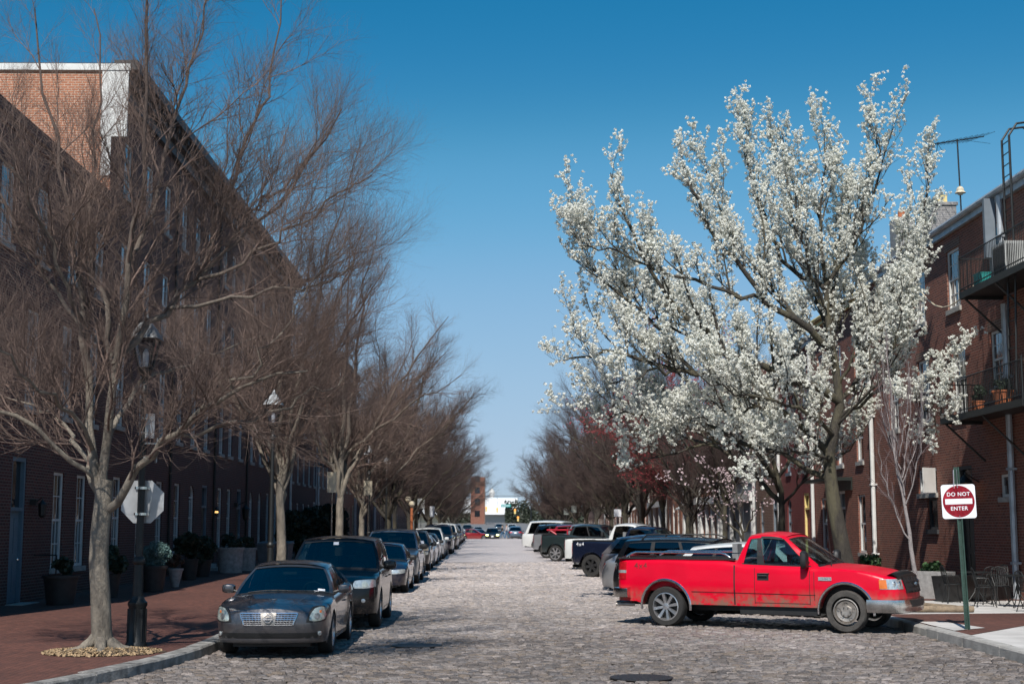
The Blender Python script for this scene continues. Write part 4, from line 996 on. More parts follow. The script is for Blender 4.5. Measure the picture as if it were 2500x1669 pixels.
def generic_front(t, k, lod, old=False, plate=True, fog=True):
    z = k['sp'].get('zf', .66); P = k['patch']; w = k['wx'](k['L'] / 2)
    P('headlight', 'lensold' if old else 'lens', [(w * .62, z - .07), (w * 1.3 + .14, z - .04), (w * 1.3 + .17, z + .09), (w * .66, z + .06)], 1, .008, 6, 4, rnd=.6)
    P('grille', 'darkplas', [(-w * .52, z - .07), (w * .52, z - .07), (w * .56, z + .06), (-w * .56, z + .06)], 1, .006, 8, 2, both=False)
    P('lower_grille', 'darkplas', [(-w * .8, z - .36), (w * .8, z - .36), (w * .75, z - .24), (-w * .75, z - .24)], 1, .006, 8, 2, both=False)
    m = MB()
    for q in (-.02, .02): P('x', 'x', [(-w * .5, z + q - .006), (w * .5, z + q - .006), (w * .5, z + q + .006), (-w * .5, z + q + .006)], 1, .016, 8, 1, both=False, mb=m)
    m.build('grille_bars', M['chrome'], t)
def generic_rear(t, k, zl=None, tall=False, wrap=.16):
    z = zl or k['sp'].get('zrl', .8); P = k['patch']; w = k['wx'](k['L'] / 2)
    if tall: P('tail_light', 'redlens', [(w * .86, z - .2), (w + wrap, z - .2), (w + wrap * .9, z + .2), (w * .88, z + .2)], -1, .008, 5, 4)
    else: P('tail_light', 'redlens', [(w * .6, z - .06), (w + wrap * .8, z - .09), (w + wrap * 1.5, z + .07), (w * .68, z + .08)], -1, .008, 6, 3)
    P('number_plate', 'signwhite', [(-.15, z - .14), (.15, z - .14), (.15, z - .0), (-.15, z - .0)], -1, .01, 2, 1, both=False)
    P('rear_bumper_trim', 'darkplas', [(-w, .34), (w, .34), (w * .96, .46), (-w * .96, .46)], -1, .006, 8, 2, both=False)
# body kinds
SEDAN = dict(L=4.9, W=1.82, H=1.47, xf=1.50, xr=-1.32, wr=.33, sill=.2, cab=(.98, .22, -1.05, -1.78), pil=[(0, .08), (.47, .505), (.83, 1)], doors=(.04, .48, .86),
             top=[(-2.45, .92), (-2.2, 1.0), (-1.8, 1.03), (-1, .98), (0, .93), (.9, .90), (1.3, .88), (1.9, .80), (2.25, .71), (2.45, .60)], rim=('five',), zf=.62, zrl=.86, wr_=.70, lf=.3, lr=.25, crown=.07)
COMPACT = dict(SEDAN, L=4.4, W=1.74, xf=1.32, xr=-1.25, cab=(.95, .2, -1.0, -1.65), top=[(-2.2, .9), (-2.0, .98), (-1.6, 1.02), (0, .95), (.85, .9), (1.3, .87), (1.8, .78), (2.05, .7), (2.2, .6)])
SUV = dict(L=4.85, W=1.97, H=1.83, xf=1.42, xr=-1.36, wr=.38, sill=.28, cab=(1.0, .45, -2.02, -2.32), pil=[(0, .06), (.36, .39), (.64, .68), (.93, 1)], doors=(.03, .375, .66), round=.6,
           top=[(-2.42, 1.14), (0, 1.14), (.95, 1.12), (1.5, 1.09), (2.2, 1.0), (2.42, .90)], rim=('five',), zf=.84, zrl=1.02, wr_=.80, lf=.12, lr=.12, zc=.7, crown=.05, rearglass='privacy', mir=(.25, .18),
           fz=([.2, .35, .55, .75, 1.0, 1.2], [.95, .985, 1, 1, .985, .97]))
CROSS = dict(SUV, L=4.6, W=1.86, H=1.72, xf=1.36, xr=-1.3, wr=.36, cab=(1.05, .35, -1.75, -2.2), pil=[(0, .07), (.38, .41), (.66, .69), (.90, 1)],
             top=[(-2.3, 1.08), (-1.5, 1.1), (0, 1.03), (1, .98), (1.5, .95), (2.1, .84), (2.3, .72)], zf=.72, zrl=.95, wr_=.74, lf=.25, lr=.3, rslope=.12, mir=(.22, .15))
PICKUP = dict(L=5.7, W=2.02, H=1.9, xf=1.82, xr=-1.98, wr=.41, sill=.44, gap=.09, cab=(1.05, .42, -.52, -.72), pil=[(0, .09), (.9, 1)], doors=(.0, .93), bed=(-2.70, -.92), rim=('five',),
              top=[(-2.85, 1.33), (-.9, 1.33), (-.72, 1.27), (1.0, 1.25), (1.5, 1.22), (2.5, 1.12), (2.85, 1.02)], zf=.88, zrl=1.05, wr_=.78, lf=.1, lr=.0, zc=.8, bow=.06, crown=.045, smooth=1, ww=.27, rearglass='privacy', mir=(.2, .25), mirmat='darkplas', mz=.14,
              fz=([.3, .5, .7, .95, 1.15, 1.35], [.955, .985, 1, 1, .985, .965]), plan=([0, .7, .86, .94, .98, 1.0], [1, 1, .985, .96, .92, .84]))
# ------------------------------------------------------------------ paints
PA = {k: paint('paint_' + k, c, mt, r, dirt=d) for k, (c, mt, r, d) in dict(
    gunmetal=((.075, .075, .083), .6, .3, .05), black=((.006, .007, .009), .05, .2, .03), navy=((.008, .012, .03), .25, .25, .2), blue=((.03, .07, .15), .4, .3, .2),
    steelblue=((.10, .14, .19), .6, .32, .2), beige=((.34, .30, .24), .5, .35, .2), silver=((.42, .43, .45), .7, .32, .15), white=((.62, .63, .62), .05, .35, .1),
    grey=((.22, .205, .215), .6, .34, .15), charcoal=((.04, .043, .05), .5, .3, .2), green=((.022, .034, .036), .3, .3, .3), dred=((.25, .01, .015), .3, .3, .2), bronze=((.20, .15, .11), .5, .35, .2)).items()}
M['redpaint'] = paint('paint_red', (.60, .0, .02), .0, .3, dirt=1.5, dirt_top=.84)
M['redpaint'].node_tree.nodes['Principled BSDF'].inputs['Specular IOR Level'].default_value = .3
M['paint_black'] = PA['black']; PA['black'].node_tree.nodes['Principled BSDF'].inputs['Coat Weight'].default_value = .45; PA['black'].node_tree.nodes['Principled BSDF'].inputs['Specular IOR Level'].default_value = .2
# ------------------------------------------------------------------ left row, parked nose to camera along the kerb
LG = 'cars parked along the left kerb'
def put(x, y): return (x, y, gz(y))
t, k = car('parked_sedan', 'dark grey sedan with a wide chrome grille, nearest car of the left row', dict(SEDAN, rim=('seven',), handle=None, lf=.34, bow=.16, zf=.64, top=[(-2.45, .92), (-2.2, 1.0), (-1.8, 1.03), (-1, .98), (0, .93), (.9, .90), (1.3, .885), (1.9, .82), (2.25, .76), (2.45, .69)]), PA['gunmetal'], put(-3.5, 25.3), R_(-90), LG)
P = k['patch']; w = k['wx'](2.45)
P('headlight_bezel', 'darkplas', [(.55, .54), (.98, .57), (.96, .81), (.68, .81)], 1, .006, 8, 6, rnd=.5)
P('headlight', 'lensold', [(.59, .56), (.95, .59), (.94, .80), (.70, .79)], 1, .012, 10, 8, rnd=.7)
P('lamp_reflector', 'steel', [(.70, .60), (.80, .60), (.80, .70), (.70, .70)], 1, .016, 6, 6, rnd=1)
P('indicator', 'amber', [(.79, .70), (.83, .70), (.83, .74), (.79, .74)], 1, .017, 3, 3, both=True)
P('grille', 'darkplas', [(-.38, .53), (.38, .53), (.44, .70), (-.44, .70)], 1, .008, 14, 4, both=False)
m = MB(); 
for z0, z1 in ((.515, .53), (.695, .713)): 
    q = .38 if z0 < .6 else .445; P('x', 'x', [(-q, z0), (q, z0), (q, z1), (-q, z1)], 1, .022, 14, 1, both=False, mb=m)
P('x', 'x', [(.375, .52), (.395, .52), (.46, .705), (.44, .705)], 1, .022, 2, 6, both=True, mb=m)
for i in range(5): z = .552 + i * .029; q = .385 + (z - .53) * .33; P('x', 'x', [(-q, z - .0045), (q, z - .0045), (q, z + .0045), (-q, z + .0045)], 1, .016, 14, 1, both=False, mb=m)
for i in range(-8, 9): u = i * .047; P('x', 'x', [(u - .0025, .535), (u + .0025, .535), (u * 1.1 + .0025, .69), (u * 1.1 - .0025, .69)], 1, .014, 1, 3, both=False, mb=m)
m.build('grille_mesh', M['chrome'], t)
P('emblem_panel', 'steel', [(-.10, .52), (.10, .52), (.125, .71), (-.125, .71)], 1, .024, 3, 3, both=False)
m = MB(); c = Vector(k['SF'](0, .615, 1, .05)); pts = [c + Vector((0, .055 * math.cos(a), .055 * math.sin(a))) for a in [2 * math.pi * i / 20 for i in range(21)]]
m.tube(pts, .008, 6, False); m.box(c.x - .004, c.x + .008, -.072, .072, c.z - .012, c.z + .012); m.build('emblem', M['chrome'], t)
P('lower_grille', 'black', [(-.86, .315), (.86, .315), (.84, .40), (-.84, .40)], 1, .008, 14, 2, both=False)
P('fog_light', 'lens', [(.78, .345), (.85, .345), (.85, .415), (.78, .415)], 1, .02, 6, 6, rnd=1)
P('bumper_lip', PA['gunmetal'], [(-.86, .255), (.86, .255), (.86, .30), (-.86, .30)], 1, .02, 14, 2, both=False)
m = MB()
for a, b, z0, z1 in ((.62, .72, .07, .12), (.70, .84, .13, .2)):
    o = len(m.v)
    for v_, tt in ((a, z0), (b, z0), (b, z1), (a, z1)): q = k['fp'](v_, tt, True); m.v.append((q.x + .004, q.y, q.z + .003))
    m.f.append((o, o + 1, o + 2, o + 3))
m.build('window_sticker', M['signwhite'], t)
m = MB()
for y0 in (.1, -.5):
    pts = [k['fp'](y0 / .7 + .9 * i / 6, .05 + .03 * math.sin(i / 6 * 3), True) + Vector((.012, 0, .01)) for i in range(7)]; m.tube(pts, .008, 5)
m.build('wiper', M['darkplas'], t)
m = MB()
for s in (1, -1):
    for j in range(2): 
        pts = [Vector(k['deck'](x, s * fr)) + Vector((0, 0, .0015)) for x, fr in ((1.0, .62), (1.5, .55), (2.0, .46), (2.3, .42))]
    m.tube(pts, .004, 4)
m.build('bonnet_crease', PA['gunmetal'], t)
t, k = car('parked_suv', 'tall black boxy sport utility vehicle parked directly behind the dark grey sedan', dict(SUV, bow=.12, rimr=.62), PA['black'], put(-3.24, 30.9), R_(-90), LG, cat='car')
generic_front(t, k, 1)
for o_ in [c for c in t.children if c.name.startswith('headlight')]: bpy.data.objects.remove(o_)
k['patch']('headlight', 'lens', [(.50, .80), (.98, .82), (1.0, .99), (.52, .97)], 1, .014, 8, 6, rnd=.5)
k['patch']('lamp_reflector', 'lensold', [(.68, .83), (.80, .83), (.80, .95), (.68, .95)], 1, .02, 6, 6, rnd=1)
k['patch']('fog_light', 'alloy', [(.67, .53), (.75, .53), (.75, .61), (.67, .61)], 1, .015, 6, 6, rnd=1)
k['patch']('side_lamp', 'lens', [(.99, .83), (1.06, .84), (1.06, .95), (1.0, .97)], 1, .015, 3, 3)
m = MB(); q0 = [k['fp'](v_, tt, True) for v_, tt in ((-.12, .8), (0.02, .8), (0.02, .9), (-.12, .9))]; m.add([(q.x + .004, q.y, q.z) for q in q0], [(0, 1, 2, 3)]); m.build('window_sticker', M['signwhite'], t)
rowL = [(COMPACT, 'navy', -3.35, 44.4, 'small dark blue hatch parked between the tall black car and the blue grey one', 1),
        (SUV, 'steelblue', -3.45, 50.4, 'blue grey sport utility vehicle with dark mirror, fourth from the camera on the left', 1),
        (COMPACT, 'beige', -3.5, 56.1, 'beige sedan with pale mirror parked behind the blue grey car', 1),
        (CROSS, 'charcoal', -3.5, 61.7, 'dark crossover with a white windscreen sticker parked behind the beige sedan', 1),
        (SEDAN, 'silver', -3.5, 67.7, 'silver car with bright headlamps, seventh in the left row', 0),
        (COMPACT, 'charcoal', -3.5, 73.4, 'dark compact just behind the silver car in the left row', 0),
        (CROSS, 'white', -3.5, 78.9, 'white crossover about halfway along the left row', 0),
        (COMPACT, 'black', -3.5, 84.4, 'black compact right behind the white crossover', 0),
        (SUV, 'navy', -3.4, 90.1, 'dark tall car rising above the others past the white crossover', 0),
        (SEDAN, 'blue', -3.5, 96.4, 'blue sedan in the far part of the left row', 0),
        (SUV, 'charcoal', -3.4, 102.7, 'dark utility vehicle with a white roof near the far end of the left row', 0),
        (COMPACT, 'bronze', -3.5, 109.3, 'bronze small car, fifth from the far end of the left row', 0), (CROSS, 'grey', -3.5, 115.6, 'grey crossover in the far left row behind the bronze car', 0),
        (SEDAN, 'black', -3.5, 122.1, 'black sedan third from the far end of the left row', 0), (CROSS, 'silver', -3.5, 129.1, 'silver crossover second from the far end of the left row', 0), (SEDAN, 'navy', -3.5, 137.1, 'last dark sedan of the left row just before the crest', 0)]
for (sp, c, x, y, lb, lod) in rowL:
    big = sp['H'] > 1.6
    sp = dict(sp, rim=(random.Random(int(y)).choice(['five', 'seven']),)); 
    if y == 102.7: sp['roofmat'] = 'white'
    if c in ('navy', 'steelblue', 'charcoal'): sp['mirmat'] = 'darkplas'
    t, k = car('parked_suv' if sp['L'] == 4.85 else ('parked_crossover' if big else 'parked_car'), lb, sp, PA[c], put(x, y), R_(-90 + random.Random(int(y)).uniform(-1, 1)), LG, lod)
    generic_front(t, k, lod)
    if y == 61.7:
        m = MB(); q0 = [k['fp'](v_, tt, True) for v_, tt in ((.5, .1), (.75, .1), (.75, .4), (.5, .4))]; m.add([(q.x + .004, q.y, q.z) for q in q0], [(0, 1, 2, 3)]); m.build('window_sticker', M['signwhite'], t)
# ------------------------------------------------------------------ red pickup
RED = dict(PICKUP, L=5.78, xf=1.95, xr=-1.80, wr=.405, H=1.93, cab=(1.42, .70, -.06, -.27), pil=[(0, .10), (.65, .74), (.915, 1)], doors=(.10, .765), bed=(-2.80, -.34), rim=('steel', 'eight'), tyre=('rubberd', 'rubber'), rimmat=('steel', 'alloy'), rimr=.70,
           mir=(.24, .32), top=[(-2.89, 1.36), (-.5, 1.35), (-.34, 1.32), (-.2, 1.28), (.9, 1.25), (1.5, 1.24), (2.1, 1.20), (2.6, 1.12), (2.89, 1.02)], fz=([.3, .5, .685, .72, .95, 1.15, 1.35], [.95, .975, .985, .998, 1.0, .985, .965]), handle='darkplas', lf=.30, bow=.14, gap=.115, sill=.46, fbow=.2, rearglass='glass', crown=.07, seatmat='seat')
t, k = car('red_pickup_truck', 'red pickup truck with muddy sills parked nose to the right kerb in front', RED, M['redpaint'], (5.62, 29.55, gz(29.5)), R_(-30), 'vehicles angle parked along the right kerb', 1, cat='pickup truck')
red = t; P = k['patch']; SF = k['SF']
for o_ in [c for c in t.children if c.name.startswith('wheel')]:
    if o_.location.x > 0:
        for c_ in o_.children: c_.scale = (.86, 1, .86)
for c_x, nm in ((1.95, 'f'), (-1.80, 'r')):
    for s in (1, -1):
        m = MB(); pts = []; 
        for a in np.linspace(-.12, math.pi + .12, 20):
            R2 = .405 + .115 + .022; x = c_x + R2 * math.cos(a); z = .405 + R2 * math.sin(a)
            if abs(x) < 2.86: pts.append(k['spt'](x, z, s, .008))
        mm = MB(); mm.tube(pts, .028, 7); mm.build('arch_trim', M['chrome'], t, 50)
for s in (1, -1):
    m = MB(); zr = 1.44; y = s * .88
    m.tube([(-2.72, y, 1.40), (-2.6, y, 1.47), (-2.5, y, 1.50), (-.62, y, 1.50), (-.52, y, 1.47), (-.42, y, 1.40)], .024, 8); m.build('bed_side_rail', M['chrome'], t, 50)
P('tail_light', 'redlens', [(.80, .94), (1.10, .94), (1.10, 1.30), (.82, 1.30)], -1, .012, 5, 5)
m = MB(); P('x', 'x', [(.80, 1.07), (1.105, 1.07), (1.105, 1.13), (.80, 1.13)], -1, .017, 5, 1, both=True, mb=m); m.build('reversing_lens', M['lens'], t)
def bumper(end, z0, z1, uw, out, mt, nm):
    m = MB(); n = 24; o = len(m.v)
    prof = [(z0, .0), (z0 + .02, out), ((z0 + z1) / 2, out + .02), (z1 - .02, out), (z1, 0.0)]
    for i in range(n + 1):
        u = -uw + 2 * uw * i / n
        for (z, of) in prof: m.v.append(tuple(SF(u, z, end, of)))
    for i in range(n):
        for j in range(4): a = o + i * 5 + j; m.f.append((a, a + 1, a + 6, a + 5))
    m.f.append(tuple(range(o, o + 5))); m.f.append(tuple(range(o + n * 5, o + n * 5 + 5)))
    return m.build(nm, M[mt], t, 35)
bumper(1, .38, .66, 1.42, .07, 'dullchrome', 'front_bumper'); bumper(-1, .56, .78, 1.20, .13, 'dullchrome', 'rear_bumper')
P('bumper_intake', 'darkplas', [(-.45, .50), (.45, .50), (.5, .63), (-.5, .63)], 1, .096, 8, 2, both=False)
P('headlight', 'lens', [(.60, .84), (1.17, .84), (1.15, 1.03), (.58, 1.04)], 1, .012, 8, 5)
P('indicator', 'amber', [(1.03, .85), (1.175, .85), (1.165, 1.02), (1.02, 1.02)], 1, .017, 3, 3, both=True)
m = MB()
for uu, zz in ((.72, .94), (.88, .94)):
    c_ = SF(uu, zz, 1, .015); 
    for s in (1, -1): m.ball((c_.x, s * c_.y, c_.z), .055, 8, (.3, 1, 1))
m.build('lamp_reflector', M['chrome'], t)
P('grille', 'black', [(-.5, .76), (.5, .76), (.54, 1.07), (-.54, 1.07)], 1, .03, 8, 4, both=False)
m = MB()
for z in (.82, .9, .99): P('x', 'x', [(-.46, z - .022), (.46, z - .022), (.46, z + .022), (-.46, z + .022)], 1, .045, 8, 1, both=False, mb=m)
for u in (-.48, -.24, 0, .24, .48): P('x', 'x', [(u - .02, .77), (u + .02, .77), (u + .02, 1.05), (u - .02, 1.05)], 1, .043, 1, 3, both=False, mb=m)
m.build('grille_bars', M['darkplas'], t)
m = MB(); c = SF(0, .93, 1, .07); m.ball((c.x, 0, c.z), .09, 14, (.15, 1, .45)); em = m.build('emblem', M['chrome'], t, 60)
m = MB(); m.ball((c.x + .006, 0, c.z), .08, 14, (.15, 1, .42)); m.build('emblem_face', M['doorblue'], em, 60)
m = MB(); o = 0; n = 14
for i in range(n + 1):
    fr = -1 + 2 * i / n; a = Vector(k['deck'](2.74, fr * .90)); b = Vector(k['deck'](2.885, fr * .95))
    m.v += [tuple(a + Vector((-.02, 0, .008))), tuple(a + Vector((.06, 0, .045))), tuple(b + Vector((-.03, 0, .06))), tuple(b + Vector((.03, 0, .02))), tuple(b + Vector((.02, 0, -.10)))]
for i in range(n):
    for j in range(4): a = i * 5 + j; m.f.append((a, a + 1, a + 6, a + 5))
m.build('bonnet_deflector', M['black'], t, 50)
# body creases, lower moulding line, fuel flap, badge, decals
m = MB()
for s in (1, -1):
    k['sstrip'](m, -1.22, .72, 1.36, .70, .012, s, .003, 16); k['sstrip'](m, -.30, .48, -.30, 1.26, .03, s, .002)
    k['sstrip'](m, 1.34, .60, 1.34, 1.15, .012, s)
m.build('panel_gap', M['darkplas'], t)
for s in (1, -1):
    m = MB(); q = k['spt'](.20, 1.04, s, .004); m.box(q.x - .02, q.x + .22, q.y - .006, q.y + .012 * 1, q.z - .07, q.z + .07); m.tube([(q.x + .01, q.y + s * .03, q.z + .02), (q.x + .19, q.y + s * .03, q.z + .02)], .018, 6); m.build('door_handle_plate', M['darkplas'], t)
    q = k['spt'](1.56, 1.02, s, .008); m = MB(); m.box(q.x - .13, q.x + .13, q.y - .006, q.y + .006, q.z - .035, q.z + .035); bg_ = m.build('fender_badge', M['chrome'], t)
    text_mesh('badge_lettering', 'F-150', .05, M['greyblue'], bg_, (q.x, q.y + s * .008, q.z), (R_(90), 0, R_(180 if s > 0 else 0)), .001)
    q = k['spt'](-2.35, 1.22, s, .006)
    text_mesh('decal', '4x4', .17, M['maroon'], t, (q.x, q.y, q.z), (R_(90), 0, R_(180 if s > 0 else 0)), .002, 1.2)
    m = MB()  # window rain guard
    o = 0
    for i in range(9):
        s_ = .11 + .53 * i / 8
        for tt in (.88, .96): q = k['gp'](s_, tt, s); m.v.append((q.x, q.y + s * (.03 if tt < .9 else .012), q.z))
    for i in range(8): a = 2 * i; m.f.append((a, a + 1, a + 3, a + 2))
    q0, q1 = k['gp'](.105, .1, s), k['gp'](.105, .92, s); m.tube([q0 + Vector((0, s * .01, 0)), q1 + Vector((0, s * .01, 0))], .014, 5)
    m.build('rain_guard', M['darkplas'], t)
m = MB(); q = k['SF'](0, .5); m.tube([(-2.6, -.75, .42), (-2.98, -.85, .42)], .04, 10); m.build('exhaust_pipe', M['steel'], t, 50)
m = MB(); q = Vector(k['deck'](1.62, -.8)); m.tube([q, q + Vector((0, 0, .12)), q + Vector((-.06, 0, .75))], [.014, .006, .003], 6); m.build('aerial', M['darkplas'], t)
m = MB()
for v0 in (-.75, .05): m.tube([k['fp'](v0 + .7 * i / 6, .04 + .10 * (i / 6) ** 1, True) + Vector((.015, 0, .012)) for i in range(7)], .009, 5)
m.build('wiper', M['darkplas'], t)
for o_ in [c for c in t.children if c.name.startswith('wing_mirror')]: o_.scale = (1.0, 1.0, 1.0)
for s in (1, -1):
    m = MB(); m.box(-2.35, -1.25, s * .55, s * .84, .73, 1.05); m.build('wheel_box', M['redpaint'], t)
m = MB(); m.box(-1.7, 1.4, -.42, -.34, .32, .46); m.box(-1.7, 1.4, .34, .42, .32, .46); m.tube([(-1.6, 0, .36), (1.2, 0, .42)], .05, 8); m.ball((-1.8, 0, .38), .16, 8); m.build('frame_rails', M['iron'], t)
# ------------------------------------------------------------------ the rest of the angle parked row
RG = 'vehicles angle parked along the right kerb'
A_ = R_(-30)
def rail(t, k, mt='darkplas'):
    H = k['sp']['H']; m = MB(); y = k['hw'] * k['sp']['wr_'] * .9
    for s in (1, -1): m.tube([(-1.55, s * y, H - .09), (-1.4, s * y, H + .05), (.0, s * y, H + .06), (.25, s * y, H - .02)], .022, 6)
    m.build('roof_rail', M[mt], t, 50)
t, k = car('parked_crossover', 'white crossover whose roof shows over the bed of the red pickup', dict(CROSS, H=1.66), PA['white'], (6.5, 33.4, gz(33)), A_, RG, 1); generic_front(t, k, 1); generic_rear(t, k, tall=True)
t, k = car('parked_suv', 'black utility car with a dark roof rack, its tail just left of the red pickup', dict(SUV, L=4.75, W=1.9, H=1.72, lr=.35, top=[(-2.37, 1.05), (0, 1.1), (.95, 1.06), (1.5, 1.02), (2.1, .95), (2.37, .85)], xr=-1.3), PA['black'], (5.6, 37.3, gz(37)), A_, RG, 1); generic_front(t, k, 1); generic_rear(t, k, .9); rail(t, k)
t, k = car('parked_hatchback', 'silver hatchback with its dappled tail squeezed behind the black roof racked car', dict(COMPACT, H=1.5, cab=(.95, .2, -1.3, -2.05), lr=.3), PA['silver'], (5.4, 41.0, gz(41)), A_, RG, 1); generic_front(t, k, 1); generic_rear(t, k, .85)
t, k = car('parked_crossover', 'warm grey crossover with red tail light next to the dark blue pickup', dict(CROSS), PA['grey'], (5.75, 45.0, gz(45)), A_, RG, 1); generic_front(t, k, 1); generic_rear(t, k, 1.0)
t, k = car('pickup_truck', 'dark blue pickup truck with white 4x4 lettering and black wheels', dict(PICKUP, rim=('black',), rimmat=('darkplas',), rimr=.62, wr=.42, sill=.5), PA['navy'], (5.95, 54.0, gz(54)), A_, RG, 1, cat='pickup truck'); generic_front(t, k, 1); generic_rear(t, k, 1.05, True, .05)
q = k['spt'](-2.45, 1.22, -1, .006); text_mesh('decal', '4x4', .20, M['signwhite'], t, tuple(q), (R_(90), 0, 0), .002, 1.15)
t, k = car('pickup_truck', 'white pickup truck seen past the dark blue one, white tailgate and cab', dict(PICKUP, H=2.0), PA['white'], (6.05, 61.5, gz(61)), A_, RG, 1, cat='pickup truck'); generic_front(t, k, 1); generic_rear(t, k, 1.05, True, .05)
t, k = car('pickup_truck', 'black green pickup truck with a bright chrome wheel and dark cab', dict(PICKUP, rim=('seven',), rimr=.74, cab=(1.05, .42, -1.0, -1.2), bed=(-2.7, -1.3), pil=[(0, .08), (.46, .5), (.92, 1)], doors=(.0, .48, .93)), PA['green'], (5.45, 73.5, gz(73)), A_, RG, 1, cat='pickup truck'); generic_front(t, k, 1); generic_rear(t, k, 1.05, True, .05)
m = MB(); q = -.9
m.tube([(-1.36, -.8, 1.36), (-1.36, -.8, 1.62), (-1.36, .8, 1.62), (-1.36, .8, 1.36)], .035, 6); m.tube([(-1.36, -.8, 1.60), (-2.55, -.8, 1.60)], .045, 6); m.tube([(-2.4, -.8, 1.60), (-2.0, -.8, 1.37)], .04, 6); m.tube([(-1.36, .8, 1.60), (-2.55, .8, 1.60)], .045, 6); m.build('cargo_rack', M['signred'], t)
t, k = car('pickup_truck', 'silver pickup with a pale tailgate far down the right row', dict(PICKUP), PA['silver'], (5.2, 79.3, gz(79)), A_, RG, 0, cat='pickup truck'); generic_front(t, k, 0); generic_rear(t, k, 1.05, True, .05)
for (sp, c, x, y, lb) in ((SUV, 'dred', 5.9, 84.5, 'dark red utility vehicle partly hidden behind the dark pickup cab'), (SUV, 'black', 5.0, 88.5, 'black utility vehicle with roof bars close to the white one on the right'), (SUV, 'charcoal', 5.1, 92.5, 'charcoal utility vehicle in front of the white one far down the right row'),
                          (dict(SUV, H=2.05, L=5.3), 'white', 4.7, 97.5, 'large white utility vehicle with a dark window, last clear one in the right row'), (CROSS, 'grey', 5.6, 106, 'grey crossover mostly hidden past the large white vehicle'), (SEDAN, 'navy', 5.6, 113, 'dark sedan at the far end of the right row'), (CROSS, 'dred', 5.7, 122, 'red crossover at the very end of the right row')):
    t, k = car('parked_suv' if sp['L'] > 4.8 and sp['H'] > 1.6 else 'parked_car', lb, sp, PA[c], (x, y, gz(y)), A_, RG, 0); generic_front(t, k, 0); generic_rear(t, k, tall=sp['H'] > 1.75, wrap=.05)
    if c == 'black': rail(t, k)
# ------------------------------------------------------------------ traffic past the crest
TG = 'traffic beyond the crest'
t, k = car('moving_car', 'black car with lit yellow headlights driving up from beyond the crest', dict(SEDAN, H=1.55), PA['black'], (.05, 183, gz(183) + .0), R_(-90), TG, 0); generic_front(t, k, 0)
for o_ in [c for c in t.children if c.name.startswith('headlight')]: bpy.data.objects.remove(o_)
k['patch']('headlight', 'headlit', [(.5, .55), (.85, .55), (.85, .74), (.5, .74)], 1, .02, 3, 2); k['patch']('number_plate', 'signwhite', [(-.16, .4), (.16, .4), (.16, .55), (-.16, .55)], 1, .02, 2, 1, both=False)
far = [(CROSS, 'steelblue', 2.9, 180, 90, 'blue grey hatchback seen from behind on the right beyond the crest', 1), (COMPACT, 'dred', -2.4, 186, 5, 'red car crossing the street from the left beyond the crest', 0), (COMPACT, 'silver', 1.5, 192, -20, 'pale blue car turning beside the black car with lit headlights', 0),
       (COMPACT, 'navy', -1.7, 189, -80, 'dark car close beside the black car with lit headlights', 0), (CROSS, 'white', -2.6, 215, -90, 'white car behind the red crossing car', 0), (SUV, 'white', 4.2, 300, -90, 'white van like vehicle high on the far road', 0), (SEDAN, 'charcoal', 1.6, 330, -90, 'dark sedan tiny on the far road', 0), (CROSS, 'silver', -2.6, 270, -90, 'silver car on the left of the far road', 0),
       (SEDAN, 'white', -1.3, 240, -90, 'white sedan in the middle of the far road', 0), (SUV, 'black', -5, 290, -90, 'black vehicle parked at the left of the far road', 0)]
for (sp, c, x, y, a, lb, rear) in far:
    t, k = car('moving_car', lb, sp, PA[c], (x, y, gz(y)), R_(a), TG, 0); generic_front(t, k, 0)
    if rear: generic_rear(t, k)
# ------------------------------------------------------------------ trees
def resample(pts, n):
    P = np.array(pts, float)
    # Catmull-Rom through the points
    Q = np.vstack([2 * P[0] - P[1], P, 2 * P[-1] - P[-2]]); out = []
    m = len(P) - 1
    for u in np.linspace(0, m, n):
        i = min(int(u), m - 1); f = u - i; p0, p1, p2, p3 = Q[i], Q[i + 1], Q[i + 2], Q[i + 3]
        out.append(.5 * ((2 * p1) + (-p0 + p2) * f + (2 * p0 - 5 * p1 + 4 * p2 - p3) * f * f + (-p0 + 3 * p1 - 3 * p2 + p3) * f ** 3))
    return np.array(out)
def norm(v): return v / np.maximum(np.linalg.norm(v, axis=-1, keepdims=True), 1e-9)
def tubes(P, R, k):
    """P (M,N,3) R (M,N) -> verts, quads"""
    Mn, N, _ = P.shape
    T = np.gradient(P, axis=1); T = norm(T)
    ref = np.where(np.abs(T[:, :1, 2:3]) > .85, np.array([1., 0, 0]), np.array([0, 0, 1.]))
    U = norm(np.cross(T, np.broadcast_to(ref, T.shape))); V = np.cross(T, U)
    a = np.arange(k) * 2 * np.pi / k
    X = P[:, :, None] + R[:, :, None, None] * (U[:, :, None] * np.cos(a)[:, None] + V[:, :, None] * np.sin(a)[:, None])
    idx = np.arange(Mn * N * k).reshape(Mn, N, k)
    A = idx[:, :-1]; B = idx[:, 1:]
    F = np.stack([A, np.roll(A, -1, 2), np.roll(B, -1, 2), B], -1).reshape(-1, 4)
    return X.reshape(-1, 3), F
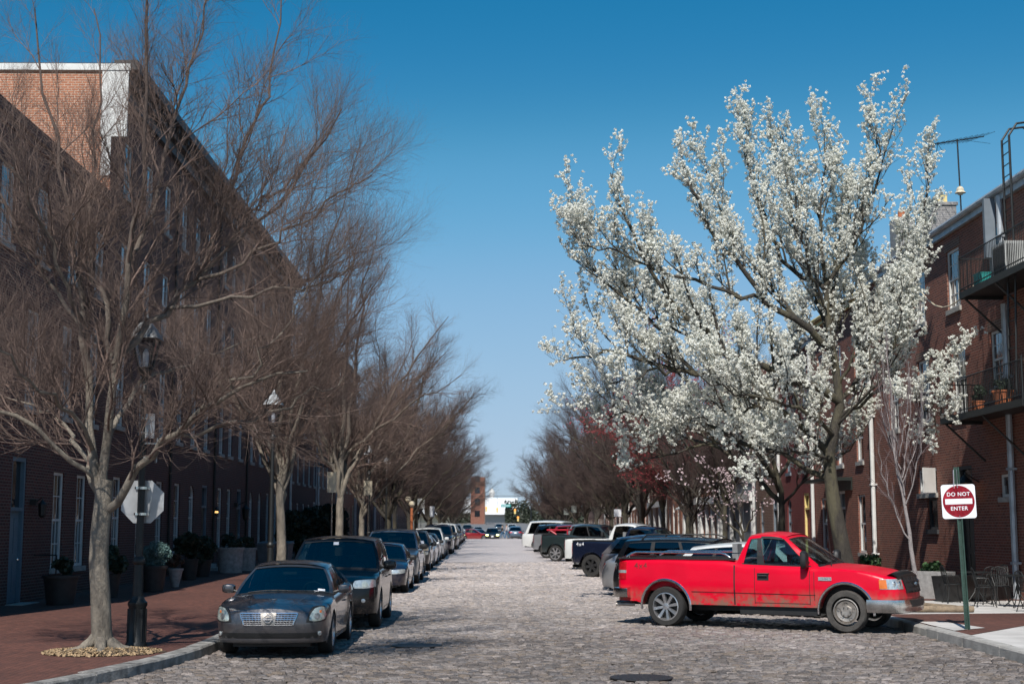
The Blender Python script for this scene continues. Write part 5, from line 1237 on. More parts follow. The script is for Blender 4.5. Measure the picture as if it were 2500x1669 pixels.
def branch(rs, P, R, c, t0, t1, length, ang, up, out, n, wob, grav, rr, cap, taper=.25, lexp=.55, center=None):
    Mn, N, _ = P.shape
    pi = np.repeat(np.arange(Mn), c); K = len(pi)
    t = (t0 + (t1 - t0) * ((np.tile(np.arange(c), Mn) + rs.rand(K)) / c)) * (N - 1)
    i = np.minimum(t.astype(int), N - 2); f = (t - i)[:, None]
    base = P[pi, i] * (1 - f) + P[pi, i + 1] * f; tg = norm(P[pi, i + 1] - P[pi, i])
    r0 = R[pi, i] * (1 - f[:, 0]) + R[pi, i + 1] * f[:, 0]
    rv = norm(rs.randn(K, 3)); pr = norm(rv - tg * (rv * tg).sum(1, keepdims=True))
    a = np.radians(ang * (1 + .3 * rs.randn(K)))[:, None]
    d = tg * np.cos(a) + pr * np.sin(a) + np.array([0, 0, up])
    if out and center is not None:
        o = base - center; o[:, 2] *= .3; d = d + norm(o) * out
    d = norm(d)
    plen = np.linalg.norm(P[:, -1] - P[:, 0], axis=1)[pi]
    L = length * (1 - lexp * t / (N - 1)) * (.55 + .7 * rs.rand(K))
    if length < 1: L = L  # absolute anyway
    Q = np.zeros((K, n, 3)); Q[:, 0] = base; dd = d
    for j in range(1, n):
        dd = norm(dd + rs.randn(K, 3) * wob + np.array([0, 0, grav]))
        Q[:, j] = Q[:, j - 1] + dd * (L / (n - 1))[:, None]
    rb = np.minimum(r0 * rr, cap); Rq = rb[:, None] * np.linspace(1, taper, n)[None]
    return Q, Rq
PW = 1.0
class Tree:
    def __init__(s, seed): s.rs = np.random.RandomState(seed); s.parts = []
    def limb(s, pts, r0, r1, n=14, jit=.03):
        P = resample(pts, n); P[1:-1] += s.rs.randn(n - 2, 3) * jit; t = np.linspace(0, 1, n)
        return P[None], (r0 * (1 - t) ** PW + r1 * (1 - (1 - t) ** PW))[None]
def cat_tubes(lst):
    Vs, Fs, o = [], [], 0
    for P, R, k in lst:
        V, F = tubes(P, R, k); Vs.append(V); Fs.append(F + o); o += len(V)
    return np.vstack(Vs), np.vstack(Fs)
def bark(name, c1, c2, patch=None, scale=6, stretch=.35, rough=.9, young=None):
    m, t, b, new, link = nodes(name); v = tc(t, new, link, (1, 1, stretch))
    col = mix(new, link, noise(new, link, v, scale, 5, .65), c1, c2)
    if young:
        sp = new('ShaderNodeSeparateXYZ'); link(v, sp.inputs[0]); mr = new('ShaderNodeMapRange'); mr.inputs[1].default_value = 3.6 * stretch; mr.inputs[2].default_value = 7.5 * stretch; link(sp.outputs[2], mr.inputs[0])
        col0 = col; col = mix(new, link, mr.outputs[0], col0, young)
    if patch: col = mix(new, link, noise(new, link, v, scale * .35, 4, .7, .45, .6), col, patch)
    link(col, b.inputs['Base Color']); b.inputs['Roughness'].default_value = rough
    bump(new, link, b, noise(new, link, v, scale * 4, 5, .7), .02); return m
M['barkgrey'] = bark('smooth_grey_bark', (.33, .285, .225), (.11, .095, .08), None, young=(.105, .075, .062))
M['twig'] = bark('brown_twigs', (.27, .185, .15), (.06, .042, .037), None, 5)
M['twigdark'] = bark('far_brown_twigs', (.10, .066, .056), (.045, .03, .027), None, 2)
M['barkdark'] = bark('rough_dark_bark', (.065, .056, .046), (.028, .024, .02), (.09, .08, .05), 5)
M['barkpale'] = bark('pale_sapling_bark', (.36, .32, .31), (.22, .195, .19))
M['twigpale'] = bark('pale_sapling_twigs', (.24, .19, .19), (.15, .115, .115), None, 3)
M['twigred'] = bark('budding_red_twigs', (.22, .06, .055), (.10, .04, .035), None, 2)
def tree_obj(name, label, loc, trunk, crown, group=None, tm='barkgrey', cm='twig', cat='tree', rz=0):
    t = thing(name, label, cat, loc, rz, group)
    V, F = cat_tubes(trunk); np_mesh('trunk', V, F, M[tm], t, True)
    V, F = cat_tubes(crown); np_mesh('crown', V, F, M[cm], t, True)
    return t
# ---- the near bare tree: limbs traced at their real places round a trunk at (-6, 22.3)
base = np.array([-6.05, 22.5, gz(22.5) + .15]); T_ = Tree(7)
def rel(p): return [tuple(np.array(q) - base) for q in p]
trunk = [(rel([(-6.0, 22.5, .2), (-6.02, 22.5, .45), (-6.05, 22.4, 1.06), (-6.07, 22.3, 1.93), (-6.03, 22.3, 2.6), (-6.0, 22.3, 2.95)]), .165, .13)]
limbs = [([(-6.03, 22.3, 2.6), (-6.21, 22.3, 3.27), (-6.37, 22.5, 4.31), (-6.5, 22.6, 5.3), (-6.75, 22.8, 6.47), (-7.1, 23.1, 7.84), (-7.48, 23.3, 9.32), (-7.87, 23.6, 11.03)], .115, .012),
 ([(-6.46, 22.6, 5.16), (-6.58, 22.1, 5.71), (-6.8, 21.5, 6.5), (-7.07, 20.8, 7.28), (-7.59, 20.3, 8.26), (-7.9, 20, 9.4)], .06, .01),
 ([(-6.03, 22.3, 2.6), (-5.96, 22.2, 3.33), (-5.87, 22.0, 4.13), (-5.84, 21.9, 4.8), (-5.63, 21.7, 5.58), (-5.46, 21.5, 6.5), (-5.3, 21.2, 7.38), (-5.17, 20.9, 8.52), (-5.2, 20.6, 9.78), (-5.3, 20.5, 11)], .11, .012),
 ([(-5.84, 21.9, 4.7), (-6.08, 22.0, 5.63), (-6.47, 22.7, 6.45), (-6.73, 23.3, 7.82), (-6.81, 23.9, 9.5), (-7.06, 24.3, 11.3)], .065, .01),
 ([(-5.99, 22.3, 2.45), (-5.52, 21.9, 3.0), (-4.89, 21.4, 3.46), (-4.34, 20.9, 3.81), (-3.77, 20.5, 4.16), (-3.2, 20.2, 4.3), (-2.6, 20.0, 4.39)], .10, .012),
 ([(-4.89, 21.4, 3.46), (-4.04, 21.0, 3.69), (-3.24, 20.8, 3.84), (-2.7, 20.8, 4.16), (-2.2, 21.1, 4.45)], .05, .008),
 ([(-5.85, 21.95, 4.4), (-5.51, 22.1, 5.2), (-5.14, 22.5, 5.67), (-4.77, 22.8, 6.29), (-4.36, 23.0, 6.77), (-3.71, 23.3, 7.46), (-3.15, 23.6, 8.28), (-2.6, 23.8, 9.34)], .09, .01),
 ([(-4.77, 22.8, 6.29), (-4.6, 23.1, 7.12), (-4.34, 23.5, 8.1), (-4.06, 23.9, 9.28), (-3.85, 24.3, 10.67), (-3.76, 24.5, 12.04)], .055, .01),
 ([(-4.76, 22.8, 6.19), (-3.84, 22.5, 6.49), (-3.1, 22.2, 6.93), (-2.4, 22.0, 7.4), (-1.9, 21.9, 7.7)], .045, .008),
 ([(-5.46, 21.5, 6.4), (-5.18, 21.8, 7.67), (-5.05, 22.3, 8.8), (-4.87, 22.6, 10.07), (-4.73, 22.8, 11.5)], .055, .01),
 ([(-6.1, 22.3, 2.7), (-6.58, 23.0, 3.37), (-7.16, 23.7, 3.92), (-7.87, 24.3, 4.29), (-9.03, 24.8, 4.6)], .07, .01),
 ([(-6.22, 22.3, 3.4), (-6.31, 21.3, 3.94), (-6.46, 20.3, 4.23), (-6.77, 19.5, 4.63), (-7.24, 19.1, 5.17)], .05, .01),
 ([(-5.96, 22.2, 3.6), (-5.76, 23.5, 4.55), (-5.39, 24.7, 5.05), (-4.67, 25.7, 5.49), (-3.49, 26.3, 5.98)], .06, .01),
 ([(-5.14, 22.5, 5.67), (-4.05, 21.5, 5.62), (-3.1, 20.9, 5.73), (-2.4, 20.5, 5.79), (-2.0, 20.3, 6.01)], .045, .008),
 ([(-6.1, 22.3, 2.9), (-6.9, 21.8, 3.6), (-7.8, 21.2, 4.3), (-8.6, 20.8, 5.4), (-9.2, 20.5, 6.8)], .06, .01),
 ([(-6.5, 22.6, 5.3), (-7.2, 22.9, 6.2), (-8.0, 23.2, 7.4), (-8.7, 23.4, 9.0), (-9.2, 23.6, 10.5)], .055, .01),
 ([(-4.36, 23.0, 6.77), (-4.0, 23.8, 7.6), (-3.4, 24.6, 8.5), (-2.9, 25.3, 9.6)], .04, .01),
 ([(-3.77, 20.5, 4.16), (-3.2, 20.3, 4.8), (-2.7, 20.3, 5.5), (-2.1, 20.4, 6.4)], .03, .008)]
def fanout(T, LP, LR, cen, spec):
    """spec: list of level dicts; returns tubes (with level) and the arrays"""
    P, R = LP, LR; res = []
    for (c, t0, ln, ang, up, out, n, wob, grav, rr, cap, k) in spec:
        Q, Rq = branch(T.rs, P, R, c, t0, .98, ln, ang, up, out, n, wob, grav, rr, cap, .35, .55, cen)
        res.append((Q, Rq, k)); P, R = Q, Rq
    return res
N0 = 16; LPs, LRs = [], []
tr = []
for p, a, b in trunk: P, Rr = T_.limb(p, a, b, 12, .008); Rr[0, 0] *= 1.55; Rr[0, 1] *= 1.2; tr.append((P, Rr, 14))
for p, a, b in limbs:
    P, Rr = T_.limb(rel(p), a * .72, b, N0, .05); tr.append((P, Rr, 9)); LPs.append(P); LRs.append(Rr)
# surface roots
for a in (.1, 1.3, 2.4, 3.7, 5.0, 5.9):
    d = np.array([math.cos(a), math.sin(a), 0]); P, Rr = T_.limb([tuple(d * .08 + [0, 0, .22]), tuple(d * .25 + [0, 0, .07]), tuple(d * .5 + [0, 0, .01]), tuple(d * .8 + [0, 0, -.06])], .10, .03, 8, .01); tr.append((P, Rr, 7))
LP, LR = np.concatenate(LPs), np.concatenate(LRs)
cen = np.array([0, 0, 3.0])
cr = fanout(T_, LP, LR, cen, [(14, .14, 2.15, 40, .34, .18, 9, .12, .05, .50, .022, 5), (11, .12, 1.25, 38, .18, .12, 7, .13, .05, .6, .009, 3), (8, .1, .68, 36, .12, .08, 5, .14, .04, .65, .0064, 3), (3, .12, .36, 34, .08, .03, 3, .12, .02, .7, .0045, 3)])
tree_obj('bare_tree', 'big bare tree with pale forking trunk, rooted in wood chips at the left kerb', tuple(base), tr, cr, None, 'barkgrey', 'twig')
# ---- generic bare trees
def bare_variant(seed, H=11.5, spread=4.6, fork=2.6, r0=.17, n1=9, steep=1.0, dens=1.0, droop=0.0):
    T = Tree(seed); rs = T.rs; tr = []; Ls = []; Rs = []
    lean = rs.uniform(-.12, .12, 2)
    P, Rr = T.limb([(0, 0, -.1), (lean[0] * .4, lean[1] * .4, fork * .5), (lean[0], lean[1], fork), (lean[0] * 1.4, lean[1] * 1.6, fork + 1.2)], r0, r0 * .6, 12, .012); Rr[0, 0] *= 1.35; tr.append((P, Rr, 10))
    for i in range(n1):
        a = 2 * math.pi * (i + rs.rand() * .6) / n1; q = rs.rand() ** .8; rad = spread * (.35 + .65 * q); top = fork + (H - fork) * (1 - .55 * q ** 1.5) * rs.uniform(.85, 1.0); z0 = fork + rs.uniform(-.5, 1.1) * min(1, fork / 2.5)
        s0 = np.array([lean[0], lean[1], z0]); e = np.array([math.cos(a) * rad, math.sin(a) * rad, top])
        m1 = s0 + (e - s0) * np.array([.22, .22, .30]) ; m2 = s0 + (e - s0) * np.array([.58, .58, .66])
        P, Rr = T.limb([s0, m1, m2, e], r0 * rs.uniform(.42, .62), .010, 14, .06); tr.append((P, Rr, 6)); Ls.append(P); Rs.append(Rr)
    LP, LR = np.concatenate(Ls), np.concatenate(Rs)
    cr = fanout(T, LP, LR, np.array([0, 0, fork]), [(int(13 * dens), .10, 2.5, 42, .24 * steep, .25, 8, .11, .05 - droop, .55, .024, 4), (9, .1, 1.3, 38, .14 * steep, .15, 6, .11, .04 - droop, .6, .012, 3), (7, .1, .7, 36, .1, .08, 4, .12, .02, .65, .0085, 3), (2, .1, .36, 36, .05, .05, 2, .15, .02, .7, .0065, 3)])
    return tr, cr
def pair(meshes, name, label, loc, rz, sc, group, tm, cm, cat='tree'):
    t = thing(name, label, cat, loc, rz, group); t.scale = (sc, sc, sc)
    for me, nm, mt in zip(meshes, ('trunk', 'crown'), (tm, cm)):
        o = bpy.data.objects.new(nm, me); COL.objects.link(o); o.parent = t
        o.material_slots[0].link = 'OBJECT'; o.material_slots[0].material = M[mt]
    return t
def var_mesh(trcr):
    out = []
    for i, q in enumerate(trcr):
        V, F = cat_tubes(q); o = np_mesh('tmp', V, F, M['twig'], None, True); out.append(o.data); bpy.data.objects.remove(o)
    return out
VA = [var_mesh(bare_variant(21, 12.2, 5.1, 2.6, .16, 12)), var_mesh(bare_variant(22, 12.6, 4.9, 2.9, .17, 12)), var_mesh(bare_variant(23, 11.8, 5.4, 2.5, .15, 12)), var_mesh(bare_variant(24, 12.2, 5.8, 1.9, .2, 16, .6, 1.25, .02))]
GL = 'bare trees along the left pavement'
tl = [(42.6, 0, 'second bare tree from the camera on the left, pale trunk behind the tall black car'), (55.5, 1, 'third bare tree on the left with a slim pale trunk bending right'), (68, 2, 'fourth bare tree on the left, beside the lamp over the middle of the parked row'),
      (80, 3, 'fifth bare tree on the left, dark trunk past the white pipes'), (92, 1, 'sixth bare tree on the left in the brown thicket'), (104, 3, 'seventh bare tree on the left in the brown thicket'), (117, 3, 'eighth bare tree on the left in the brown thicket'), (131, 3, 'ninth bare tree on the left shortly before the crest'), (146, 3, 'tenth bare tree on the left, at the crest'), (164, 3, 'eleventh bare tree on the left, just past the crest'), (185, 3, 'twelfth bare tree on the left in the dip'), (210, 3, 'thirteenth bare tree on the left, far end of the dip'), (245, 3, 'fourteenth and last bare tree on the left')]
for i, (y, v, lb) in enumerate(tl):
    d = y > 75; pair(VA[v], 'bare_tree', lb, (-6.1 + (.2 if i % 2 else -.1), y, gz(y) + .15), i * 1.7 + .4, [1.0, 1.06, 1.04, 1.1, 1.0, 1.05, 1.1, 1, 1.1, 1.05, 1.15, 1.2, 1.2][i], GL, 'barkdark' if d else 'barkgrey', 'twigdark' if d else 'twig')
GR = 'bare trees along the right pavement'
trr = [(59, 0, 'bare dark tree behind the second blossom tree, nearest bare one on the right'), (69, 2, 'second nearest bare tree on the right behind the blossom'), (80, 1, 'bare tree above the black green pickup on the right'), (91, 3, 'spreading bare tree above the far right row, leaning over the street'), (103, 3, 'bare tree with open crown standing over the large white vehicle'), (116, 3, 'bare tree in the brown thicket past the large white vehicle'), (130, 3, 'bare tree on the right close before the crest'), (146, 3, 'bare tree on the right at the crest'), (164, 3, 'bare tree on the right just past the crest'), (186, 3, 'bare tree on the right in the dip'), (212, 3, 'bare tree on the right at the far end of the dip'), (250, 3, 'last bare tree on the right before the white hall')]
for i, (y, v, lb) in enumerate(trr):
    pair(VA[v], 'bare_tree', lb, (9.6, y, gz(y) + .15), i * 2.3 + 1, [.82, .85, .9, 1.15, 1.2, 1.1, 1.12, 1.1, 1.15, 1.2, 1.2, 1.3][i], GR, 'barkdark', 'twigdark')
# red budding tree among them
t = pair(VA[2], 'budding_tree', 'tree with red buds between the open bare crown and the blossom tree', (10.6, 77, gz(77) + .15), .9, 1.08, None, 'barkdark', 'twigred')
rs = np.random.RandomState(3); co = np.zeros(len(VA[2][1].vertices) * 3, np.float32); VA[2][1].vertices.foreach_get('co', co); co = co.reshape(-1, 3)
def petals(C, J, rad, size, rs, squash=1.0):
    K = len(C); N = norm(rs.randn(K, J, 3)); c = C[:, None] + N * (rad * rs.rand(K, J, 1) ** .4) * np.array([1, 1, squash])
    n2 = norm(N + rs.randn(K, J, 3) * .35); a = norm(np.cross(n2, rs.randn(K, J, 3))); b = np.cross(n2, a); s_ = size * (.7 + .6 * rs.rand(K, J, 1))
    V = np.stack([c - a * s_, c + b * s_ * .9, c + a * s_, c - b * s_ * .9], 2).reshape(-1, 3)
    return V, np.arange(len(V)).reshape(-1, 4)
sel = co[rs.choice(len(co), 6000, False)]; V, F = petals(sel, 3, .05, .035, rs)
M['redbud'] = plain('red_buds', (.34, .05, .06), .8, 0, .3, 6, 10, 0)
np_mesh('buds', V, F, M['redbud'], t)
# ---- sapling
T = Tree(61); tr = []; P, R1 = T.limb([(0, 0, -.1), (-.06, 0, 1.0), (-.2, .05, 2.2), (-.38, .1, 3.6), (-.45, .1, 5.2), (-.5, .1, 6.3)], .062, .008, 16, .015); tr.append((P, R1, 9)); Ls, Rs = [P[:, 5:]], [R1[:, 5:]]
for (z, dx, dy, h, r) in ((1.55, -.55, .1, 2.3, .022), (2.4, .35, -.3, 2.6, .018), (2.6, -.4, -.2, 2.9, .02), (3.0, .3, .25, 2.6, .016), (3.2, -.35, .3, 2.4, .016), (3.5, .15, -.35, 2.2, .014), (2.9, .5, .1, 2.3, .013), (3.8, -.3, -.1, 2.0, .012)):
    x0 = -.06 - .1 * (z - 1); P, Rr = T.limb([(x0, 0, z), (x0 + dx * .6, dy * .6, z + h * .3), (x0 + dx, dy, z + h * .65), (x0 + dx * 1.15, dy * 1.1, z + h)], r, .004, 11, .02); tr.append((P, Rr, 5)); Ls.append(P); Rs.append(Rr)
cr = fanout(T, np.concatenate(Ls), np.concatenate(Rs), np.array([0, 0, 2.5]), [(12, .15, 1.0, 24, .3, .08, 6, .07, .06, .6, .008, 4), (5, .1, .5, 24, .2, .05, 4, .1, .03, .7, .005, 3)])
tree_obj('sapling', 'young bare sapling with a thin pale trunk between the red pickup and the cafe tables', (9.75, 32.9, gz(33) + .12), tr, cr, None, 'barkpale', 'twigpale')
# ---- blossom trees
M['petal'] = plain('white_petals', (.80, .80, .74), .75, 0, .12, 9, 10, 0)
M['petalpink'] = plain('pale_pink_petals', (.62, .48, .50), .75, 0, .15, 9, 10, 0)
def petal_translucent(m):
    t = m.node_tree; b = t.nodes['Principled BSDF']; new, link = t.nodes.new, t.links.new
    tl = new('ShaderNodeBsdfTranslucent'); tl.inputs[0].default_value = (.8, .8, .7, 1); mx = new('ShaderNodeMixShader'); mx.inputs[0].default_value = .3
    link(b.outputs[0], mx.inputs[1]); link(tl.outputs[0], mx.inputs[2]); link(mx.outputs[0], t.nodes['Material Output'].inputs[0])
petal_translucent(M['petal'])
M['petal'].node_tree.nodes['Principled BSDF'].inputs['Specular IOR Level'].default_value = .1
def blossom_tree(seed, name, label, base, trunkpts, limbs, r0, dens, spec, mt='petal', J=11, rad=.050, size=.023, group=None, zmin=0):
    T = Tree(seed); base = np.array(base); rel = lambda p: [tuple(np.array(q) - base) for q in p]
    tr = []; P, Rr = T.limb(rel(trunkpts), r0, .02, 24, .03); Rr = r0 * np.maximum(.05, (1 - np.linspace(0, 1, 24)) ** 1.5)[None]; Rr[0, 0] *= 1.3; tr.append((P, Rr, 12)); Ls, Rs = [P[:, 8:]], [Rr[:, 8:]]
    for p, a, b in limbs: P, Rr = T.limb(rel(p), a, b, 16, .05); tr.append((P, Rr, 7)); Ls.append(P); Rs.append(Rr)
    cr = fanout(T, np.concatenate(Ls), np.concatenate(Rs), np.array([0, 0, 3.]), spec) if False else None
    res = []
    for P, Rr in zip(Ls, Rs): res.append(fanout(T, P, Rr, np.array([0, 0, 4.]), spec))
    if len(spec) > 2:
        for P, Rr in zip(Ls, Rs):   # rising secondary limbs that fill the crown with upright spires
            Q, Rq = branch(T.rs, P, Rr, 5, .15, .80, 2.7, 36, .75, .06, 13, .06, .07, .6, .042, .2, .45, np.array([0, 0, 4.]))
            tr.append((Q, Rq, 6)); res.append(fanout(T, Q, Rq, np.array([0, 0, 4.]), [(9, .12, .95, 40, .45, .03, 7, .09, .08, .55, .014, 4), (5, .12, .48, 38, .4, .02, 4, .11, .06, .6, .008, 3)]))
    cr = [q for r in res for q in r]
    t = tree_obj(name, label, tuple(base), tr, cr, group, 'barkdark', 'barkdark', 'blossom tree')
    # flower clusters sit along the outer twigs
    pts = []
    for r in res:
        for li, (Q, Rq, k) in enumerate(r):
            Kk, n, _ = Q.shape; m_ = dens[li] if len(r) > 2 or len(spec) < 3 else (3, 2)[li]
            if m_ == 0: continue
            u = T.rs.rand(Kk, m_) ** .8 * (n - 1); i = np.minimum(u.astype(int), n - 2); f = (u - i)[..., None]
            pts.append((Q[np.arange(Kk)[:, None], i] * (1 - f) + Q[np.arange(Kk)[:, None], i + 1] * f).reshape(-1, 3))
            pts.append(Q[:, -1][T.rs.rand(Kk) < .42])
    C = np.vstack(pts); C = C + T.rs.randn(*C.shape) * .02
    V, F = petals(C, J, rad, size, T.rs, .85); np_mesh('blossom', V, F, M[mt], t)
    return t, len(C)
PT = [(9.45, 38.0, .35), (9.38, 38.0, 1.27), (9.13, 38.0, 2.76), (9.06, 38.0, 4.15), (9.33, 38.0, 5.56), (9.17, 38.0, 6.98), (9.03, 38.0, 8.65), (8.94, 38.0, 10.34), (9.04, 38.0, 11.4), (9.15, 38.0, 12.4), (9.15, 38.0, 13.0)]
PL_ = [([(9.05, 38.0, 8.2), (9.6, 38.6, 9.4), (9.95, 38.9, 10.6), (10.0, 39.0, 11.8)], .05, .01), ([(9.3, 38, 5.9), (10.0, 37.4, 7.2), (10.7, 37.1, 8.6), (11.0, 37.0, 10.0)], .05, .01), ([(9.15, 38, 7.2), (9.8, 39, 8.3), (10.6, 39.6, 9.6)], .045, .01), ([(9.03, 38.0, 8.0), (8.4, 37.2, 9.2), (8.1, 36.8, 10.6), (8.0, 36.7, 11.8)], .05, .01),
 ([(9.17, 38.0, 6.98), (8.3, 37.6, 7.63), (7.3, 37.2, 8.16), (6.58, 37.0, 8.94), (5.88, 36.8, 9.84), (5.3, 36.7, 10.99), (5.02, 36.6, 11.7)], .11, .012),
 ([(9.33, 38.0, 5.56), (7.72, 37.2, 6.24), (6.47, 36.6, 6.57), (5.18, 36.2, 7.42), (4.15, 36.0, 8.52), (3.38, 35.9, 10.1), (3.05, 35.9, 11.3)], .12, .012),
 ([(9.06, 38.0, 4.15), (7.56, 37.7, 5.41), (5.41, 37.2, 6.17), (3.43, 36.9, 6.71), (2.3, 36.7, 6.6), (1.75, 36.6, 6.5)], .10, .012),
 ([(9.09, 38.0, 3.46), (6.84, 39.0, 4.56), (4.98, 39.4, 5.19), (3.55, 39.6, 5.33), (2.89, 39.6, 4.96)], .08, .012),
 ([(9.03, 38.0, 8.65), (8.08, 38.6, 9.48), (7.47, 39.0, 11.04), (7.17, 39.2, 12.73), (7.11, 39.4, 13.8)], .07, .012),
 ([(9.33, 38.0, 5.56), (10.36, 38.4, 6.79), (11.22, 38.7, 8.28), (11.82, 38.9, 10.04), (12.16, 39.0, 11.69), (12.34, 39.0, 12.9)], .07, .012),
 ([(9.32, 38.0, 5.09), (10.18, 37.0, 5.7), (10.8, 36.4, 5.6), (11.3, 36.2, 5.0), (11.4, 36.1, 4.5)], .05, .012),
 ([(9.03, 38.0, 8.65), (9.75, 37.5, 9.75), (10.2, 37.3, 10.91), (10.45, 37.2, 12.08), (10.13, 37.2, 12.9)], .06, .012),
 ([(7.3, 37.2, 8.16), (5.85, 36.8, 8.44), (4.21, 36.4, 8.94), (3.0, 36.2, 9.3), (2.2, 36.0, 9.4)], .06, .01),
 ([(5.41, 37.2, 6.17), (4.03, 37.0, 7.77), (2.89, 37.0, 8.7), (2.3, 37.0, 9.6), (2.2, 37.0, 10.1)], .055, .01),
 ([(9.17, 38.0, 6.98), (9.11, 39.0, 8.32), (8.77, 40.0, 10.25), (8.57, 40.6, 12.45), (8.53, 40.8, 13.9)], .08, .012),
 ([(9.33, 38.0, 5.56), (10.7, 39.4, 6.69), (11.3, 39.8, 7.9), (11.5, 40.0, 8.9)], .05, .01),
 ([(8.3, 37.6, 7.63), (7.6, 38.4, 8.8), (6.7, 39, 10.1), (6.2, 39.2, 11.6), (6.0, 39.2, 12.6)], .05, .01),
 ([(9.2, 38, 4.6), (8.0, 36.6, 5.2), (6.9, 35.6, 5.4), (5.6, 35.0, 5.6), (4.6, 34.8, 6.4)], .06, .01),
 ([(9.2, 38, 4.9), (9.9, 36.4, 5.9), (10.2, 35.4, 7.0), (10.2, 34.9, 8.4)], .045, .01),
 ([(5.41, 37.2, 6.17), (4.4, 36.2, 6.2), (3.4, 35.6, 5.9), (2.9, 35.4, 5.8)], .05, .01), ([(6.84, 39.0, 4.56), (5.6, 38.2, 4.4), (4.4, 37.6, 4.0), (3.6, 37.2, 3.8)], .045, .01), ([(6.47, 36.6, 6.57), (5.0, 37.6, 7.4), (3.9, 38.4, 8.0), (3.1, 38.8, 8.8)], .05, .01), ([(7.56, 37.7, 5.41), (6.2, 36.6, 5.2), (4.8, 35.8, 4.8)], .045, .01),
 ([(9.1, 38, 3.9), (8.2, 37.0, 4.2), (7.2, 36.4, 4.0), (6.3, 36.2, 3.8)], .04, .01)]
SP = [(10, .10, 1.6, 44, .5, .08, 9, .09, .09, .5, .022, 4), (8, .12, .85, 40, .55, .04, 6, .10, .10, .55, .010, 3), (4, .15, .30, 40, .4, .03, 3, .12, .05, .6, .006, 3)]
blossom_tree(5, 'blossom_tree', 'large pear tree in full white blossom with dark mossy trunk behind the red pickup', (9.45, 38.0, gz(38) + .15), PT, PL_, .27, (2, 1, 1), SP, J=11)
o_ = np.array([9.5, 46.8, gz(47) + .15])
def sh(p, b=(0, 0, 0)): return [tuple(o_ + np.array(q)) for q in p]
QT = sh([(0, 0, 0), (.0, 0, 1.4), (-.05, 0, 2.8), (-.35, 0, 4.3), (-.7, 0, 6.0), (-1.2, 0, 7.7), (-1.5, 0, 9.2)])
QL = [(sh([(-.05, 0, 2.6), (-1.2, .3, 3.8), (-2.6, .5, 4.6), (-4.2, .6, 5.0), (-5.4, .4, 4.9)]), .09, .01), (sh([(-.2, 0, 3.4), (-1.6, -.6, 5.2), (-3.2, -1, 6.5), (-4.6, -1.2, 7.6), (-5.4, -1.2, 8.4)]), .09, .01),
      (sh([(-.4, 0, 4.6), (-1.2, .8, 6.2), (-2.3, 1.4, 7.9), (-3.0, 1.6, 9.4)]), .07, .01), (sh([(-.2, 0, 3.2), (.8, .6, 4.8), (1.6, 1.0, 6.6), (2.0, 1.2, 8.6)]), .07, .01), (sh([(-.6, 0, 5.5), (.2, -.8, 7.2), (.6, -1.4, 9.0)]), .05, .01),
      (sh([(-.05, 0, 2.4), (.9, -.7, 3.4), (1.9, -1.3, 4.2), (2.6, -1.6, 5.2)]), .05, .01), (sh([(-.1, 0, 2.9), (-.9, -1.4, 3.8), (-2.0, -2.2, 4.4), (-3.4, -2.6, 4.8)]), .05, .01), (sh([(-.9, 0, 6.6), (-2.4, .2, 8.0), (-3.4, .4, 9.6)]), .05, .01)]
blossom_tree(6, 'blossom_tree', 'second blossoming pear tree with a slim dark trunk, partly hidden behind the large one', tuple(o_), QT, QL, .17, (2, 1, 1), SP, J=11)
SPP = [(8, .15, 1.3, 42, .4, .1, 7, .12, .05, .5, .014, 3), (6, .12, .6, 42, .3, .08, 4, .13, .05, .55, .008, 3)]
o_ = np.array([9.9, 56.5, gz(56) + .15])
QT = sh([(0, 0, 0), (.05, 0, .9), (-.05, 0, 1.8), (-.2, 0, 2.8), (-.3, 0, 4.0), (-.3, 0, 5.2)])
QL = [(sh([(0, 0, 1.2), (-.9, .2, 2.2), (-2.0, .2, 3.2), (-2.8, .2, 3.6)]), .05, .008), (sh([(0, 0, 1.5), (.7, -.4, 2.6), (1.3, -.6, 3.8)]), .045, .008), (sh([(-.1, 0, 1.7), (-.8, -.6, 3.0), (-1.6, -1.0, 4.2)]), .04, .008), (sh([(-.2, 0, 2.4), (.3, .6, 3.6), (.5, .9, 4.6)]), .035, .008)]
blossom_tree(8, 'pink_blossom_tree', 'small dark tree with sparse pale pink blossom in front of the grey fronted house', tuple(o_), QT, QL, .09, (2, 1, 0), SPP, 'petalpink', 7, .05, .024)
